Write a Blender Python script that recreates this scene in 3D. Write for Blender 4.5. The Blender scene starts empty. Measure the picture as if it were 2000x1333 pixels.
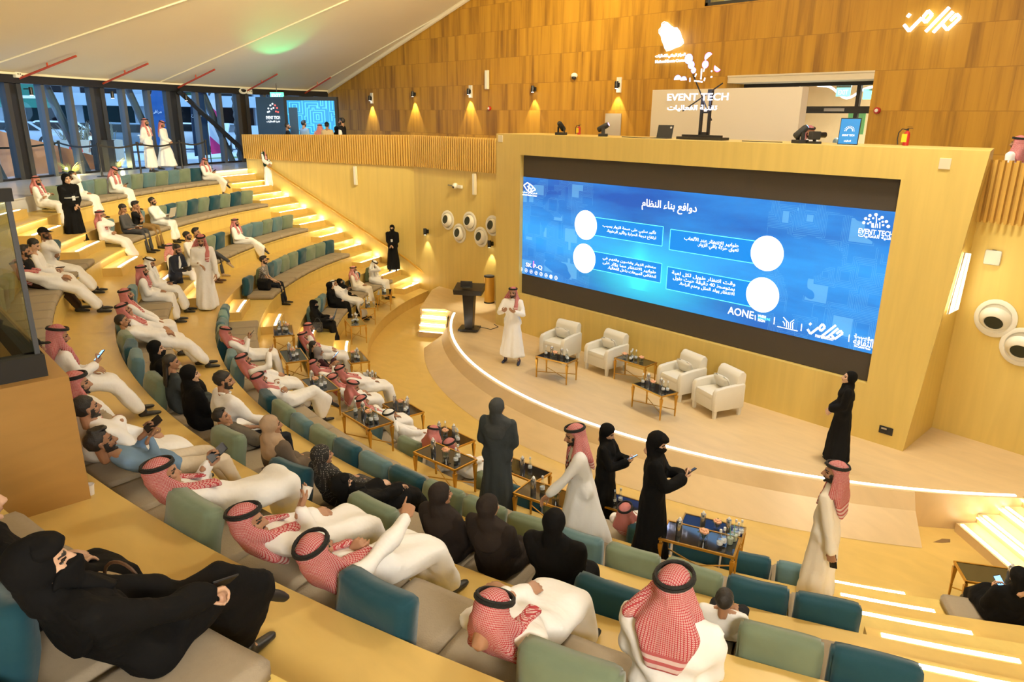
import bpy, bmesh, math, random
import numpy as np
from mathutils import Vector, Matrix
random.seed(7)
SC = bpy.context.scene
COL = SC.collection
pi = math.pi

# ------------------------------------------------------------------ camera, world, lights, exposure
CAM_POS = Vector((-8.58125, 12.31, 5.85))
FPX, PITCH, ROLL, HEAD = 1408.8, 0.301433, 0.011438, 0.818514
FH = Vector((math.sin(HEAD), -math.cos(HEAD), 0))     # horizontal view direction
RH = Vector((-math.cos(HEAD), -math.sin(HEAD), 0))    # horizontal direction to the right of the view
_f = FH*math.cos(PITCH) + Vector((0, 0, -math.sin(PITCH)))
_u = FH*math.sin(PITCH) + Vector((0, 0, math.cos(PITCH)))
_x = RH*math.cos(ROLL) + _u*math.sin(ROLL)
_u2 = -RH*math.sin(ROLL) + _u*math.cos(ROLL)
cd = bpy.data.cameras.new('camera')
cd.sensor_width = 36.0
cd.lens = FPX/2000*36.0
cd.clip_start, cd.clip_end = 0.1, 400
cam = bpy.data.objects.new('camera', cd)
COL.objects.link(cam)
cam.matrix_world = Matrix(((_x.x, _u2.x, -_f.x, CAM_POS.x), (_x.y, _u2.y, -_f.y, CAM_POS.y), (_x.z, _u2.z, -_f.z, CAM_POS.z), (0, 0, 0, 1)))
SC.camera = cam
SC.view_settings.view_transform = 'Standard'
SC.view_settings.look = 'None'
SC.view_settings.gamma = 1.0
SC.view_settings.use_curve_mapping = False
SC.view_settings.exposure = 0.5
try:
    SC.cycles.use_denoising = True
    SC.cycles.max_bounces = 8
    SC.cycles.diffuse_bounces = 4
    SC.cycles.sample_clamp_indirect = 4.0
    SC.cycles.caustics_reflective = False
    SC.cycles.caustics_refractive = False
except Exception:
    pass
w = bpy.data.worlds.new('world'); SC.world = w; w.use_nodes = True
_bg = w.node_tree.nodes['Background']
_bg.inputs[0].default_value = (0.36, 0.60, 0.95, 1); _bg.inputs[1].default_value = 1.9

def lamp(kind, loc, energy, col, size=1.0, target=None, name='ceiling_lamp', spot=60, blend=0.5, sizey=None):
    l = bpy.data.lights.new(name, kind); l.energy = energy; l.color = col
    o = bpy.data.objects.new(name, l); COL.objects.link(o); o.location = loc
    if kind == 'AREA':
        l.size = size
        if sizey: l.shape = 'RECTANGLE'; l.size_y = sizey
    else:
        l.shadow_soft_size = size
    if kind == 'SPOT':
        l.spot_size = math.radians(spot); l.spot_blend = blend
    if target is not None:
        o.rotation_euler = (Vector(target)-Vector(loc)).to_track_quat('-Z', 'Y').to_euler()
    return o
WARM = (1.0, 0.90, 0.72)
# added area lamps, out of view overhead, that brighten audience and stage
for (x, y, z, e) in ((-1.5, 6.5, 10.6, 850), (4.5, 4.5, 10.6, 950), (-5.5, 2.0, 10.4, 550), (1.0, 1.5, 11.2, 750), (-7.0, 8.5, 9.4, 450), (6.5, 7.5, 9.9, 900)):
    lamp('AREA', (x, y, z), e, WARM, 1.6, (x*0.95, y*0.95, 0))
# added spots without fixtures, out of view, that brighten the tent lining
for (x, y, z, tx, ty, e) in ((2.5, 4.5, 9.7, 12, 6, 520), (1.0, 0.5, 10.0, 10, -1, 520), (-3, 7, 9.2, 4, 12, 220)):
    lamp('SPOT', (x, y, z), e*8, (1.0, 0.86, 0.55), 0.5, (tx, ty, 10.6), 'tent_uplight', 120, 0.9)
# added unseen lamps: wall fills for plywood and stage, and camera-side fills
lamp('SPOT', (9.0, .5, 11.0), 2300, (1.0, 0.84, 0.55), .6, (10.0, -5.1, 7.4), 'wall_washer', 95, 1.0)
lamp('AREA', (-11.0, 13.0, 7.0), 800, (1.0, .93, .82), 2.0, (4.0, 2.0, 1.5), 'back_wall_flood')  # added fill behind the camera, brightens robe fronts
lamp('AREA', (-2.0, 15.0, 8.0), 800, (1.0, .93, .82), 2.0, (9.0, 0.0, 2.0), 'back_wall_flood')
lamp('AREA', (-6.5, 7.0, 8.6), 60, WARM, 1.0, (-3.0, -1.0, 2.0), 'wall_washer')

# ------------------------------------------------------------------ hall geometry (metres; stage wall on y=0, audience towards +y)
LV = [.324, 1.047, 1.77, 2.493, 3.216, 3.939]
STZ = .57
def ring(z):
    m = (z-1.047)/.723
    return (-.145-.043*m, -6.253-.133*m), 13.087+1.683*m
def rp(z, az, off=0.0, zz=None):
    """point on the tier curve of height z at azimuth az (degrees), off metres outwards"""
    (cx, cy), r = ring(z)
    a = math.radians(az)
    return Vector((cx+(r+off)*math.sin(a), cy+(r+off)*math.cos(a), z if zz is None else zz))
C5 = ring(LV[5])[0]
def pix(px, py):
    d = _x*(px-1000) - _u2*(py-666.5) + _f*FPX
    return d
def at(px, py, z):
    d = pix(px, py); return CAM_POS + d*((z-CAM_POS.z)/d.z)
def onseg(px, py, p0, p1):
    d = pix(px, py); t = Vector((p1[0]-p0[0], p1[1]-p0[1], 0)); n = Vector((-t.y, t.x, 0))
    k = (Vector((p0[0], p0[1], 0))-Vector((CAM_POS.x, CAM_POS.y, 0))).dot(n)/d.dot(n)
    return CAM_POS + d*k
def atdist(px, py, D):
    d = pix(px, py); return CAM_POS + d*(D/math.hypot(d.x, d.y))
def proj(P):
    q = Vector(P)-CAM_POS; zc = q.dot(_f)
    return (1000+FPX*q.dot(_x)/zc, 666.5-FPX*q.dot(_u2)/zc, zc)

# ------------------------------------------------------------------ materials
MATS = {}
def nodes(name):
    m = bpy.data.materials.new(name); m.use_nodes = True
    nt = m.node_tree; b = nt.nodes['Principled BSDF']
    MATS[name] = m
    return m, nt, b
def link(nt, a, b): nt.links.new(a, b)
def N(nt, t, **kw):
    n = nt.nodes.new(t)
    for k, v in kw.items():
        if k.startswith('i_'): n.inputs[int(k[2:]) if k[2:].isdigit() else k[2:]].default_value = v
        else: setattr(n, k, v)
    return n
def math_n(nt, op, a, b=None, c=None):
    n = nt.nodes.new('ShaderNodeMath'); n.operation = op
    for i, v in enumerate((a, b, c)):
        if v is None: continue
        if isinstance(v, (int, float)): n.inputs[i].default_value = v
        else: nt.links.new(v, n.inputs[i])
    return n.outputs[0]
def c4(c): return (c[0], c[1], c[2], 1)
def simple(name, col, rough=.5, metal=0.0, em=None, es=0.0, var=0.0, vs=8.0, bump=0.0, bs=40.0, sheen=0.0, spec=None, coat=0.0, stretch=None):
    m, nt, b = nodes(name)
    b.inputs['Base Color'].default_value = c4(col)
    b.inputs['Roughness'].default_value = rough
    b.inputs['Metallic'].default_value = metal
    if spec is not None: b.inputs['Specular IOR Level'].default_value = spec
    if coat: b.inputs['Coat Weight'].default_value = coat
    if sheen: b.inputs['Sheen Weight'].default_value = sheen
    if em: b.inputs['Emission Color'].default_value = c4(em); b.inputs['Emission Strength'].default_value = es
    if var or bump:
        tc = N(nt, 'ShaderNodeTexCoord'); mp = N(nt, 'ShaderNodeMapping'); link(nt, tc.outputs['Object'], mp.inputs[0])
        if stretch: mp.inputs['Scale'].default_value = stretch
    if var:
        nz = N(nt, 'ShaderNodeTexNoise'); nz.inputs['Scale'].default_value = vs; nz.inputs['Detail'].default_value = 4
        link(nt, mp.outputs[0], nz.inputs['Vector'])
        mx = N(nt, 'ShaderNodeMix', data_type='RGBA')
        mx.inputs[6].default_value = c4([max(0, c*(1-var)) for c in col]); mx.inputs[7].default_value = c4([min(1, c*(1+var)) for c in col])
        link(nt, nz.outputs[0], mx.inputs[0]); link(nt, mx.outputs[2], b.inputs['Base Color'])
    if bump:
        nb = N(nt, 'ShaderNodeTexNoise'); nb.inputs['Scale'].default_value = bs; nb.inputs['Detail'].default_value = 3
        link(nt, mp.outputs[0], nb.inputs['Vector'])
        bp = N(nt, 'ShaderNodeBump'); bp.inputs['Strength'].default_value = bump; bp.inputs['Distance'].default_value = .02
        link(nt, nb.outputs[0], bp.inputs['Height']); link(nt, bp.outputs[0], b.inputs['Normal'])
    return m
def wood(name, col, stretch, var=.16, rough=.42, joint=None):
    m, nt, b = nodes(name)
    tc = N(nt, 'ShaderNodeTexCoord'); mp = N(nt, 'ShaderNodeMapping'); link(nt, tc.outputs['Object'], mp.inputs[0])
    mp.inputs['Scale'].default_value = stretch
    n1 = N(nt, 'ShaderNodeTexNoise'); n1.inputs['Scale'].default_value = 1.0; n1.inputs['Detail'].default_value = 6; n1.inputs['Distortion'].default_value = .6
    link(nt, mp.outputs[0], n1.inputs['Vector'])
    n2 = N(nt, 'ShaderNodeTexNoise'); n2.inputs['Scale'].default_value = .35; n2.inputs['Detail'].default_value = 2
    link(nt, tc.outputs['Object'], n2.inputs['Vector'])
    f = math_n(nt, 'MULTIPLY_ADD', n1.outputs[0], .65, math_n(nt, 'MULTIPLY', n2.outputs[0], .35))
    mx = N(nt, 'ShaderNodeMix', data_type='RGBA')
    mx.inputs[6].default_value = c4([c*(1-var*1.5) for c in col]); mx.inputs[7].default_value = c4([min(1, c*(1+var)) for c in col])
    link(nt, f, mx.inputs[0])
    link(nt, mx.outputs[2], b.inputs['Base Color'])
    b.inputs['Roughness'].default_value = rough
    return m
WOODC = (.74, .555, .165)
wood('wood_wall', WOODC, (7, 7, .5))
wood('wood_floor', (.70, .49, .15), (2.2, 5, 2), rough=.33)
wood('wood_stage', (.70, .53, .30), (1.5, 6, 2), rough=.36)
wood('wood_slat', (.66, .40, .09), (9, 9, .6))
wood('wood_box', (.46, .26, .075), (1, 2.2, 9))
wood('wood_pale', (.66, .47, .26), (2, 2, 2))
def plywood():
    m, nt, b = nodes('plywood_panels')
    tc = N(nt, 'ShaderNodeTexCoord'); sp = N(nt, 'ShaderNodeSeparateXYZ'); link(nt, tc.outputs['Object'], sp.inputs[0])
    row = math_n(nt, 'FLOOR', math_n(nt, 'DIVIDE', math_n(nt, 'SUBTRACT', sp.outputs[2], 5.22), .84))
    fz = math_n(nt, 'FRACT', math_n(nt, 'DIVIDE', math_n(nt, 'SUBTRACT', sp.outputs[2], 5.22), .84))
    xs = math_n(nt, 'MULTIPLY_ADD', row, 3.713, math_n(nt, 'DIVIDE', sp.outputs[0], .40))
    cell = math_n(nt, 'FLOOR', xs); fx = math_n(nt, 'FRACT', xs)
    cb = N(nt, 'ShaderNodeCombineXYZ'); link(nt, cell, cb.inputs[0]); link(nt, row, cb.inputs[1])
    wn = N(nt, 'ShaderNodeTexWhiteNoise'); link(nt, cb.outputs[0], wn.inputs['Vector'])
    mp = N(nt, 'ShaderNodeMapping'); mp.inputs['Scale'].default_value = (4.2, 4.2, .25); link(nt, tc.outputs['Object'], mp.inputs[0])
    va = N(nt, 'ShaderNodeVectorMath'); va.operation = 'ADD'; link(nt, mp.outputs[0], va.inputs[0]); 
    cb2 = N(nt, 'ShaderNodeCombineXYZ'); link(nt, math_n(nt, 'MULTIPLY', row, 7.3), cb2.inputs[1]); link(nt, cb2.outputs[0], va.inputs[1])
    nz = N(nt, 'ShaderNodeTexNoise'); nz.inputs['Scale'].default_value = 1.0; nz.inputs['Detail'].default_value = 5; nz.inputs['Roughness'].default_value = .6
    link(nt, va.outputs[0], nz.inputs['Vector'])
    f = math_n(nt, 'MULTIPLY_ADD', nz.outputs[0], 1.15, math_n(nt, 'MULTIPLY_ADD', wn.outputs[0], .16, -.17))
    cr = N(nt, 'ShaderNodeValToRGB')
    cr.color_ramp.elements[0].position = .22; cr.color_ramp.elements[0].color = (.24, .105, .007, 1)
    cr.color_ramp.elements[1].position = .78; cr.color_ramp.elements[1].color = (.56, .295, .026, 1)
    e = cr.color_ramp.elements.new(.5); e.color = (.48, .24, .018, 1)
    link(nt, f, cr.inputs[0])
    jl = math_n(nt, 'MAXIMUM', math_n(nt, 'LESS_THAN', fz, .018), math_n(nt, 'MULTIPLY', math_n(nt, 'LESS_THAN', fx, .02), .55))
    mx = N(nt, 'ShaderNodeMix', data_type='RGBA'); mx.inputs[7].default_value = (.30, .14, .012, 1)
    link(nt, math_n(nt, 'MULTIPLY', jl, .75), mx.inputs[0]); link(nt, cr.outputs[0], mx.inputs[6]); link(nt, mx.outputs[2], b.inputs['Base Color'])
    b.inputs['Roughness'].default_value = .5
plywood()
simple('tent_lining', (.80, .70, .50), .75, var=.05, vs=.4)
simple('tent_seam', (.80, .72, .52), .7)
simple('black_metal', (.012, .012, .014), .4)
simple('black_matte', (.018, .018, .018), .7)
simple('mullion_dark', (.035, .037, .045), .5)
simple('mullion_grey', (.075, .085, .105), .5)
simple('red_pipe', (.42, .05, .012), .4)
simple('white_plastic', (.80, .77, .68), .35)
simple('cream_plastic', (.74, .66, .48), .4)
simple('white_paint', (.72, .62, .44), .6, var=.03)
simple('dark_hole', (.03, .035, .02), .8)
simple('gold_metal', (.62, .36, .07), .32, .85)
simple('gold_rail', (.70, .42, .08), .35, .6)
simple('led_white', (1, .95, .85), .5, em=(1.0, .90, .72), es=9.0)
simple('led_stage', (1, .95, .85), .5, em=(1.0, .90, .74), es=9.0)
simple('led_glow', (1, .9, .6), .5, em=(1.0, .80, .42), es=26.0)
simple('tread_platform', (.60, .60, .62), .18, var=.06, vs=2)
simple('screen_bezel', (.055, .045, .035), .75, var=.1, vs=60)
def glass(name, tint, alpha, rough=.02, refl=.8):
    m, nt, b = nodes(name)
    out = nt.nodes['Material Output']
    nt.nodes.remove(b)
    tr = N(nt, 'ShaderNodeBsdfTransparent'); tr.inputs[0].default_value = c4(tint)
    gl = N(nt, 'ShaderNodeBsdfGlossy'); gl.inputs['Roughness'].default_value = rough; gl.inputs[0].default_value = (1, 1, 1, 1)
    fr = N(nt, 'ShaderNodeFresnel'); fr.inputs[0].default_value = 1.45
    mx = N(nt, 'ShaderNodeMixShader')
    ge = N(nt, 'ShaderNodeNewGeometry'); link(nt, math_n(nt, 'MULTIPLY', math_n(nt, 'MULTIPLY_ADD', fr.outputs[0], refl, alpha), math_n(nt, 'SUBTRACT', 1.0, ge.outputs['Backfacing'])), mx.inputs[0]); link(nt, tr.outputs[0], mx.inputs[1]); link(nt, gl.outputs[0], mx.inputs[2])
    link(nt, mx.outputs[0], out.inputs[0])
glass('window_glass', (.86, .95, 1.0), .01, .02, .25)
glass('balustrade_glass', (.80, .84, .82), .04, .02, .6)
glass('bottle_glass', (.90, .94, .97), .16, .06)
def M(n): return MATS[n]

# ------------------------------------------------------------------ mesh helpers
class MB:
    """collects shapes for one mesh object"""
    def __init__(s): s.v = []; s.f = []; s.mi = []; s.cur = 0
    def add(s, vs, fs):
        o = len(s.v); s.v += [tuple(v) for v in vs]; s.f += [[i+o for i in f] for f in fs]; s.mi += [s.cur]*len(fs); return s
    def box(s, c, d, rz=0.0, top=None):
        """box centred at c with full sizes d; top=(sx,sy) scales the upper face"""
        hx, hy, hz = d[0]/2, d[1]/2, d[2]/2; tx, ty = top or (1, 1); cs, sn = math.cos(rz), math.sin(rz)
        vs = []
        for z, kx, ky in ((-hz, 1, 1), (hz, tx, ty)):
            for x, y in ((-hx, -hy), (hx, -hy), (hx, hy), (-hx, hy)):
                x, y = x*kx, y*ky
                vs.append((c[0]+x*cs-y*sn, c[1]+x*sn+y*cs, c[2]+z))
        return s.add(vs, [[3, 2, 1, 0], [4, 5, 6, 7], [0, 1, 5, 4], [1, 2, 6, 5], [2, 3, 7, 6], [3, 0, 4, 7]])
    def prism(s, poly, z0, z1):
        n = len(poly); vs = [(p[0], p[1], z0) for p in poly]+[(p[0], p[1], z1) for p in poly]
        fs = [list(range(n))[::-1], list(range(n, 2*n))]+[[i, (i+1) % n, n+(i+1) % n, n+i] for i in range(n)]
        return s.add(vs, fs)
    def hexa(s, b, t):
        vs = list(b)+list(t)
        return s.add(vs, [[3, 2, 1, 0], [4, 5, 6, 7], [0, 1, 5, 4], [1, 2, 6, 5], [2, 3, 7, 6], [3, 0, 4, 7]])
    def tube(s, pts, r, n=8, closed=False, cap=True):
        pts = [Vector(p) for p in pts]; k = len(pts); rr = r if isinstance(r, (list, tuple)) else [r]*k
        rings = []; up = None
        for i, p in enumerate(pts):
            a = pts[(i-1) % k] if (closed or i > 0) else p; b = pts[(i+1) % k] if (closed or i < k-1) else p
            t = (b-a).normalized() if (b-a).length > 1e-9 else Vector((0, 0, 1))
            if up is None:
                up = Vector((0, 0, 1)) if abs(t.z) < .9 else Vector((1, 0, 0))
            u = t.cross(up); 
            if u.length < 1e-6: u = t.cross(Vector((1, 0, 0)))
            u.normalize(); v = u.cross(t); v.normalize(); up = v
            rings.append([p+u*(rr[i]*math.cos(2*pi*j/n))+v*(rr[i]*math.sin(2*pi*j/n)) for j in range(n)])
        vs = [q for rg in rings for q in rg]; fs = []
        m = k if closed else k-1
        for i in range(m):
            a, b = i*n, ((i+1) % k)*n
            fs += [[a+j, a+(j+1) % n, b+(j+1) % n, b+j] for j in range(n)]
        if cap and not closed: fs += [list(range(n))[::-1], list(range((k-1)*n, k*n))]
        return s.add(vs, fs)
    def lathe(s, prof, c=(0, 0, 0), n=16, sq=None):
        """prof: (radius, z) pairs bottom to top"""
        vs = []
        for r, z in prof:
            for j in range(n):
                a = 2*pi*(j+.5)/n
                vs.append((c[0]+r*math.cos(a), c[1]+r*math.sin(a), c[2]+z))
        fs = []
        for i in range(len(prof)-1):
            a, b = i*n, (i+1)*n
            fs += [[a+j, a+(j+1) % n, b+(j+1) % n, b+j] for j in range(n)]
        fs += [list(range(n))[::-1], list(range((len(prof)-1)*n, len(prof)*n))]
        return s.add(vs, fs)
    def ell(s, c, r, n=12, m=8):
        vs = [(c[0], c[1], c[2]-r[2])]
        for i in range(1, m):
            t = pi*i/m
            for j in range(n):
                a = 2*pi*j/n; vs.append((c[0]+r[0]*math.sin(t)*math.cos(a), c[1]+r[1]*math.sin(t)*math.sin(a), c[2]-r[2]*math.cos(t)))
        vs.append((c[0], c[1], c[2]+r[2])); fs = []
        for j in range(n): fs.append([0, 1+(j+1) % n, 1+j])
        for i in range(m-2):
            a, b = 1+i*n, 1+(i+1)*n
            fs += [[a+j, a+(j+1) % n, b+(j+1) % n, b+j] for j in range(n)]
        a = 1+(m-2)*n; l = len(vs)-1
        for j in range(n): fs.append([a+j, a+(j+1) % n, l])
        return s.add(vs, fs)
    def sector(s, fi, fo, az0, az1, z0, z1, step=1.5):
        """annular sector; fi, fo: azimuth -> (x, y) of the inner and outer edge"""
        k = max(2, int(abs(az1-az0)/step)+1); vs = []; fs = []
        for i in range(k):
            a = az0+(az1-az0)*i/(k-1); p, q = fi(a), fo(a)
            vs += [(p[0], p[1], z0), (q[0], q[1], z0), (q[0], q[1], z1), (p[0], p[1], z1)]
        for i in range(k-1):
            b = i*4
            for a_, b_ in ((0, 1), (1, 2), (2, 3), (3, 0)): fs.append([b+a_, b+b_, b+4+b_, b+4+a_])
        fs += [[3, 2, 1, 0], [4*k-4, 4*k-3, 4*k-2, 4*k-1]]
        return s.add(vs, fs)
    def build(s, name, mat, parent=None, loc=None, smooth=False, kind=None, bevel=0):
        me = bpy.data.meshes.new(name); me.from_pydata(s.v, [], s.f)
        mats = mat if isinstance(mat, (list, tuple)) else [mat]
        for m in mats: me.materials.append(M(m) if isinstance(m, str) else m)
        if len(mats) > 1: me.polygons.foreach_set('material_index', s.mi)
        bm = bmesh.new(); bm.from_mesh(me); bmesh.ops.recalc_face_normals(bm, faces=bm.faces)
        if bevel: bmesh.ops.bevel(bm, geom=[e for e in bm.edges if len(e.link_faces) == 2 and e.calc_face_angle(0) > .5], offset=bevel, segments=2, affect='EDGES', profile=.6)
        bm.to_mesh(me); bm.free()
        if smooth:
            me.polygons.foreach_set('use_smooth', [True]*len(me.polygons))
            if smooth != 'full':
                try: me.set_sharp_from_angle(angle=math.radians(40))
                except Exception: pass
        o = bpy.data.objects.new(name, me); COL.objects.link(o)
        if parent is not None: o.parent = parent
        if loc is not None: o.location = loc
        if kind: o['kind'] = kind
        return o
def tag(o, label, cat, group=None, kind=None):
    o['label'] = label; o['category'] = cat
    if group: o['group'] = group
    if kind: o['kind'] = kind
    return o
def empty(name, loc, rz=0.0):
    o = bpy.data.objects.new(name, None); COL.objects.link(o); o.location = loc; o.rotation_euler = (0, 0, rz); o.empty_display_size = .1
    return o
def copy_tree(o, parent=None):
    c = o.copy(); COL.objects.link(c)
    if parent is not None: c.parent = parent
    for ch in list(o.children): copy_tree(ch, c)
    return c
# ------------------------------------------------------------------ structure: floor, tiers, stage, walls, tent
def sw(x): return .34965*x-5.36897          # stair side wall line
KX, KY = 10.93, sw(10.93)
mb = MB(); mb.sector(lambda a: (0, -6.0), lambda a: rp(LV[0], a, .2, 0), -89, 89, -.3, 0, 2)
mb.build('floor', 'wood_floor', kind='structure')
AZW = 67.9
def tier(name, z, zi, zo, az0, az1, zb, mat='wood_floor', lip=True, oi=0.0, oo=.04):
    m = MB(); m.sector(lambda a: rp(zi, a, oi), lambda a: rp(zo, a, oo), az0, az1, zb, z-.03)
    m.sector(lambda a: rp(zi, a, oi-.025), lambda a: rp(zo, a, oo), az0, az1, z-.03, z)
    return m.build(name, mat, kind='structure')
AISLES = ((30.0, 35.0), (-32.6, -27.6), (62.2, AZW))
tier('floor', LV[0], LV[0], LV[0]+.3615, -76, AZW, 0)
for n in range(5):
    z = LV[n]
    if n: tier('floor', z, z, z+.3615, -76, AZW, z-.3615)
    spans = ((-76, AZW),) if n < 4 else ((-76, -9.6), (9, AZW))
    for a0, a1 in spans: tier('floor', z+.3615, z+.3615, LV[n+1], a0, a1, z-.02, 'wood_wall')
    for a0, a1 in AISLES:
        for dz, zz in ((0, z), (.3615, z+.3615)):
            st = MB(); zt = zz+.18075
            st.sector(lambda a: rp(zt, a), lambda a: rp(zz+.3615, a, .03), a0, a1, zz-.02, zt)
            so = st.build('step', 'wood_floor', kind='structure')
            ls = MB(); ls.sector(lambda a: rp(zt, a, .055), lambda a: rp(zt, a, .105), a0+.35, a1-.5 if a0 < 60 else a1-.7, zt-.002, zt+.006)
            ls.build('step_light_strip', 'led_white', so)
            gl = MB(); zg = zz+.3615
            gl.sector(lambda a: rp(zg, a, -.010), lambda a: rp(zg, a, -.002), a0, a1, zg-.034, zg-.030)
            gl.build('riser_light_strip', 'led_glow', so)
# top platform and the gallery floor behind the stage wall
mb = MB(); mb.sector(lambda a: rp(LV[5], a, -.025), lambda a: rp(LV[5], a, 4.1), -90, AZW+1.2, LV[5]-.03, LV[5]); mb.sector(lambda a: rp(LV[5], a, 0), lambda a: rp(LV[5], a, 4.1), -90, AZW+1.2, LV[5]-.4, LV[5]-.03)
mb.build('floor', 'tread_platform', kind='structure')
mb = MB(); mb.prism([(24.5, -5.1), (24.5, 3.0), (18.2, sw(18.2)-.1), (KX, KY-.1), (5.2, -1.86), (5.1, -1.5), (-5.0, -1.5), (-5.0, -1.6), (-14, -1.0), (-14, -5.1)][::-1], LV[5]-.28, LV[5]-.005)
mb.build('floor', 'tread_platform', kind='structure')

# stage
SCX, SCY = -.039, -6.373
def spt(r, a): return (SCX+r*math.sin(math.radians(a)), SCY+r*math.cos(math.radians(a)))
arc = [spt(9.53, a) for a in np.linspace(-45.4, 47.1, 60)]
poly = arc + [(7.33, .05), (7.85, .57), (9.5, -1.1), (9.8, sw(10.93)-.1), (5.1, -1.9), (-5.1, -1.9), (-9.4, -1.25), (-8.2, .1), (-7.3, 1.0), (-6.95, .45)]
mb = MB(); mb.prism(poly, 0.0, STZ); stage = mb.build('floor', 'wood_stage', kind='structure')
# stage front: upright fascia and the sloping apron below it
m = MB(); prof = [(9.53, STZ), (9.555, STZ-.005), (9.70, .34), (10.16, .004), (9.5, .004)]
az = np.linspace(-36.2, 38.0, 64); vs = []; fs = []
for a in az: vs += [(*spt(r, a), z) for r, z in prof]
k = len(prof)
for i in range(len(az)-1):
    for j in range(k): fs.append([i*k+j, i*k+(j+1) % k, (i+1)*k+(j+1) % k, (i+1)*k+j])
fs += [list(range(k)), [(len(az)-1)*k+j for j in range(k)][::-1]]
m.add(vs, fs).build('trim_1', 'wood_stage', kind='structure')
m = MB(); m.sector(lambda a: spt(9.425, a), lambda a: spt(9.475, a), -45.0, 46.6, STZ-.002, STZ+.007, 1.0); ledr = m.build('trim_2', 'led_stage', kind='structure')
# stage stairs, left and right
for sx in (1, -1):
    A, Bp = Vector((7.17*sx, 1.15, 0)), Vector((6.50*sx, .71, 0))
    t = (Bp-A).normalized(); q = Vector((.70*sx, -.66, 0)).normalized()
    if sx < 0:
        A, Bp = Vector((-6.20, .98, 0)), Vector((-7.15, 1.80, 0)); t = (Bp-A).normalized(); q = Vector((-.60, -.70, 0)).normalized()
    L_ = (Bp-A).length
    for i in range(3 if sx > 0 else 4):
        z = STZ*(i+1)/4; d0 = .31*i
        c = [A+q*d0, Bp+q*d0, Bp+q*(1.5), A+q*1.5]
        s_ = MB(); s_.prism([(p.x, p.y) for p in c], STZ*i/4, z); so = s_.build('step', 'wood_stage', kind='structure')
        e = [A+q*(d0+.04)+t*.05, A+q*(d0+.04)+t*(L_-.05), A+q*(d0+.085)+t*(L_-.05), A+q*(d0+.085)+t*.05]
        s_ = MB(); s_.prism([(p.x, p.y) for p in e], z-.002, z+.007); s_.build('step_light_strip', 'led_white', so)
        if i < 3:
            e = [A+q*(d0+.27)+t*.03, A+q*(d0+.27)+t*(L_-.03), A+q*(d0+.285)+t*(L_-.03), A+q*(d0+.285)+t*.03]
            s_ = MB(); s_.prism([(p.x, p.y) for p in e], z+.10, z+.108); s_.build('riser_light_strip', 'led_glow', so)

# stage wall with the screen recess
YD = -1.55
SXL, SXR, SZB, SZT = 4.35, -4.29, 1.57, 4.98
PT = 5.455
m = MB()
m.box(((5.22+SXL)/2, YD/2, (STZ+PT)/2), (5.22-SXL, -YD, PT-STZ))
m.box(((SXL+SXR)/2, YD/2, (SZT+PT)/2), (SXL-SXR, -YD, PT-SZT))
m.box(((SXL+SXR)/2, YD/2, (STZ+SZB)/2), (SXL-SXR, -YD, SZB-STZ))
m.hexa([(SXR, 0, STZ), (-5.03, 0, STZ), (-5.0, YD, STZ), (SXR, YD, STZ)], [(SXR, 0, PT), (-5.43, 0, PT), (-5.08, YD, PT), (SXR, YD, PT)])
m.box(((SXL+SXR)/2, -1.0, (SZB+SZT)/2), (SXL-SXR, 1.0, SZT-SZB))
m.build('wall_stage', 'wood_wall', kind='structure')
# stair side wall, kinked wall, right wall with slatted parapets above
def wall_seg(name, p0, p1, z0, z1, th, mat):
    p0, p1 = Vector((p0[0], p0[1], 0)), Vector((p1[0], p1[1], 0)); t = (p1-p0).normalized(); n = Vector((t.y, -t.x, 0))
    m = MB(); m.prism([(p0.x, p0.y), (p1.x, p1.y), (p1+n*th).to_2d()[:], (p0+n*th).to_2d()[:]], z0, z1)
    return m, p0, p1, t, n
WL = (17.95, sw(17.95))
for i, (nm, p0, p1, zs, zt0, zt1) in enumerate((('wall_left', (KX, KY), WL, 4.32, 5.27, 5.14), ('wall_kinked', (5.2, -1.75), (KX, KY), 4.33, 5.27, 5.27), ('wall_right', (-13, -.83), (-5.0, -1.47), 4.31, 5.28, 5.28))):
    m, a, b, t, n = wall_seg(nm, p0, p1, 0, zs, .22, 'wood_wall')
    m.build(nm, 'wood_wall', kind='structure')
    m, a, b, t, n = wall_seg(nm, p0, p1, zs, 5.24 if i else 5.12, .16, 'wood_slat')
    L_ = (b-a).length; k = int(L_/.098)
    for j in range(k+1):
        p = a+t*(L_*j/k); z1 = zt0+(zt1-zt0)*j/k
        ang = math.atan2(t.y, t.x)
        q = p-n*.045
        m.box((q.x, q.y, (zs-.02+z1)/2), (.044, .095, z1-zs+.02), ang)
    m.build('trim_%d' % (3+i), 'wood_slat', kind='structure')
# upper plywood wall with the doorway and a high window
UY = -5.1
m = MB()
def ubox(x0, x1, z0, z1, y0=UY, th=.9): m.box(((x0+x1)/2, y0-th/2, (z0+z1)/2), (x1-x0, th, z1-z0))
DX0, DX1, DZ = -1.6, 2.06, 6.92
ubox(DX1, 23.3, 3.6, 8.62); ubox(-14, DX0, 3.6, 8.62); ubox(DX0, DX1, DZ, 8.62)
ubox(2.92, 23.3, 8.62, 12.5); ubox(-14, 0.2, 8.62, 12.5)
ubox(0.2, 2.92, 10.0, 12.5)
m.build('wall_upper', 'plywood_panels', kind='structure')
m = MB(); m.box(((DX0+DX1)/2, UY-.45, DZ-.02), (DX1-DX0, .9, .04)); m.build('ceiling', 'white_paint', kind='structure')
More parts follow.
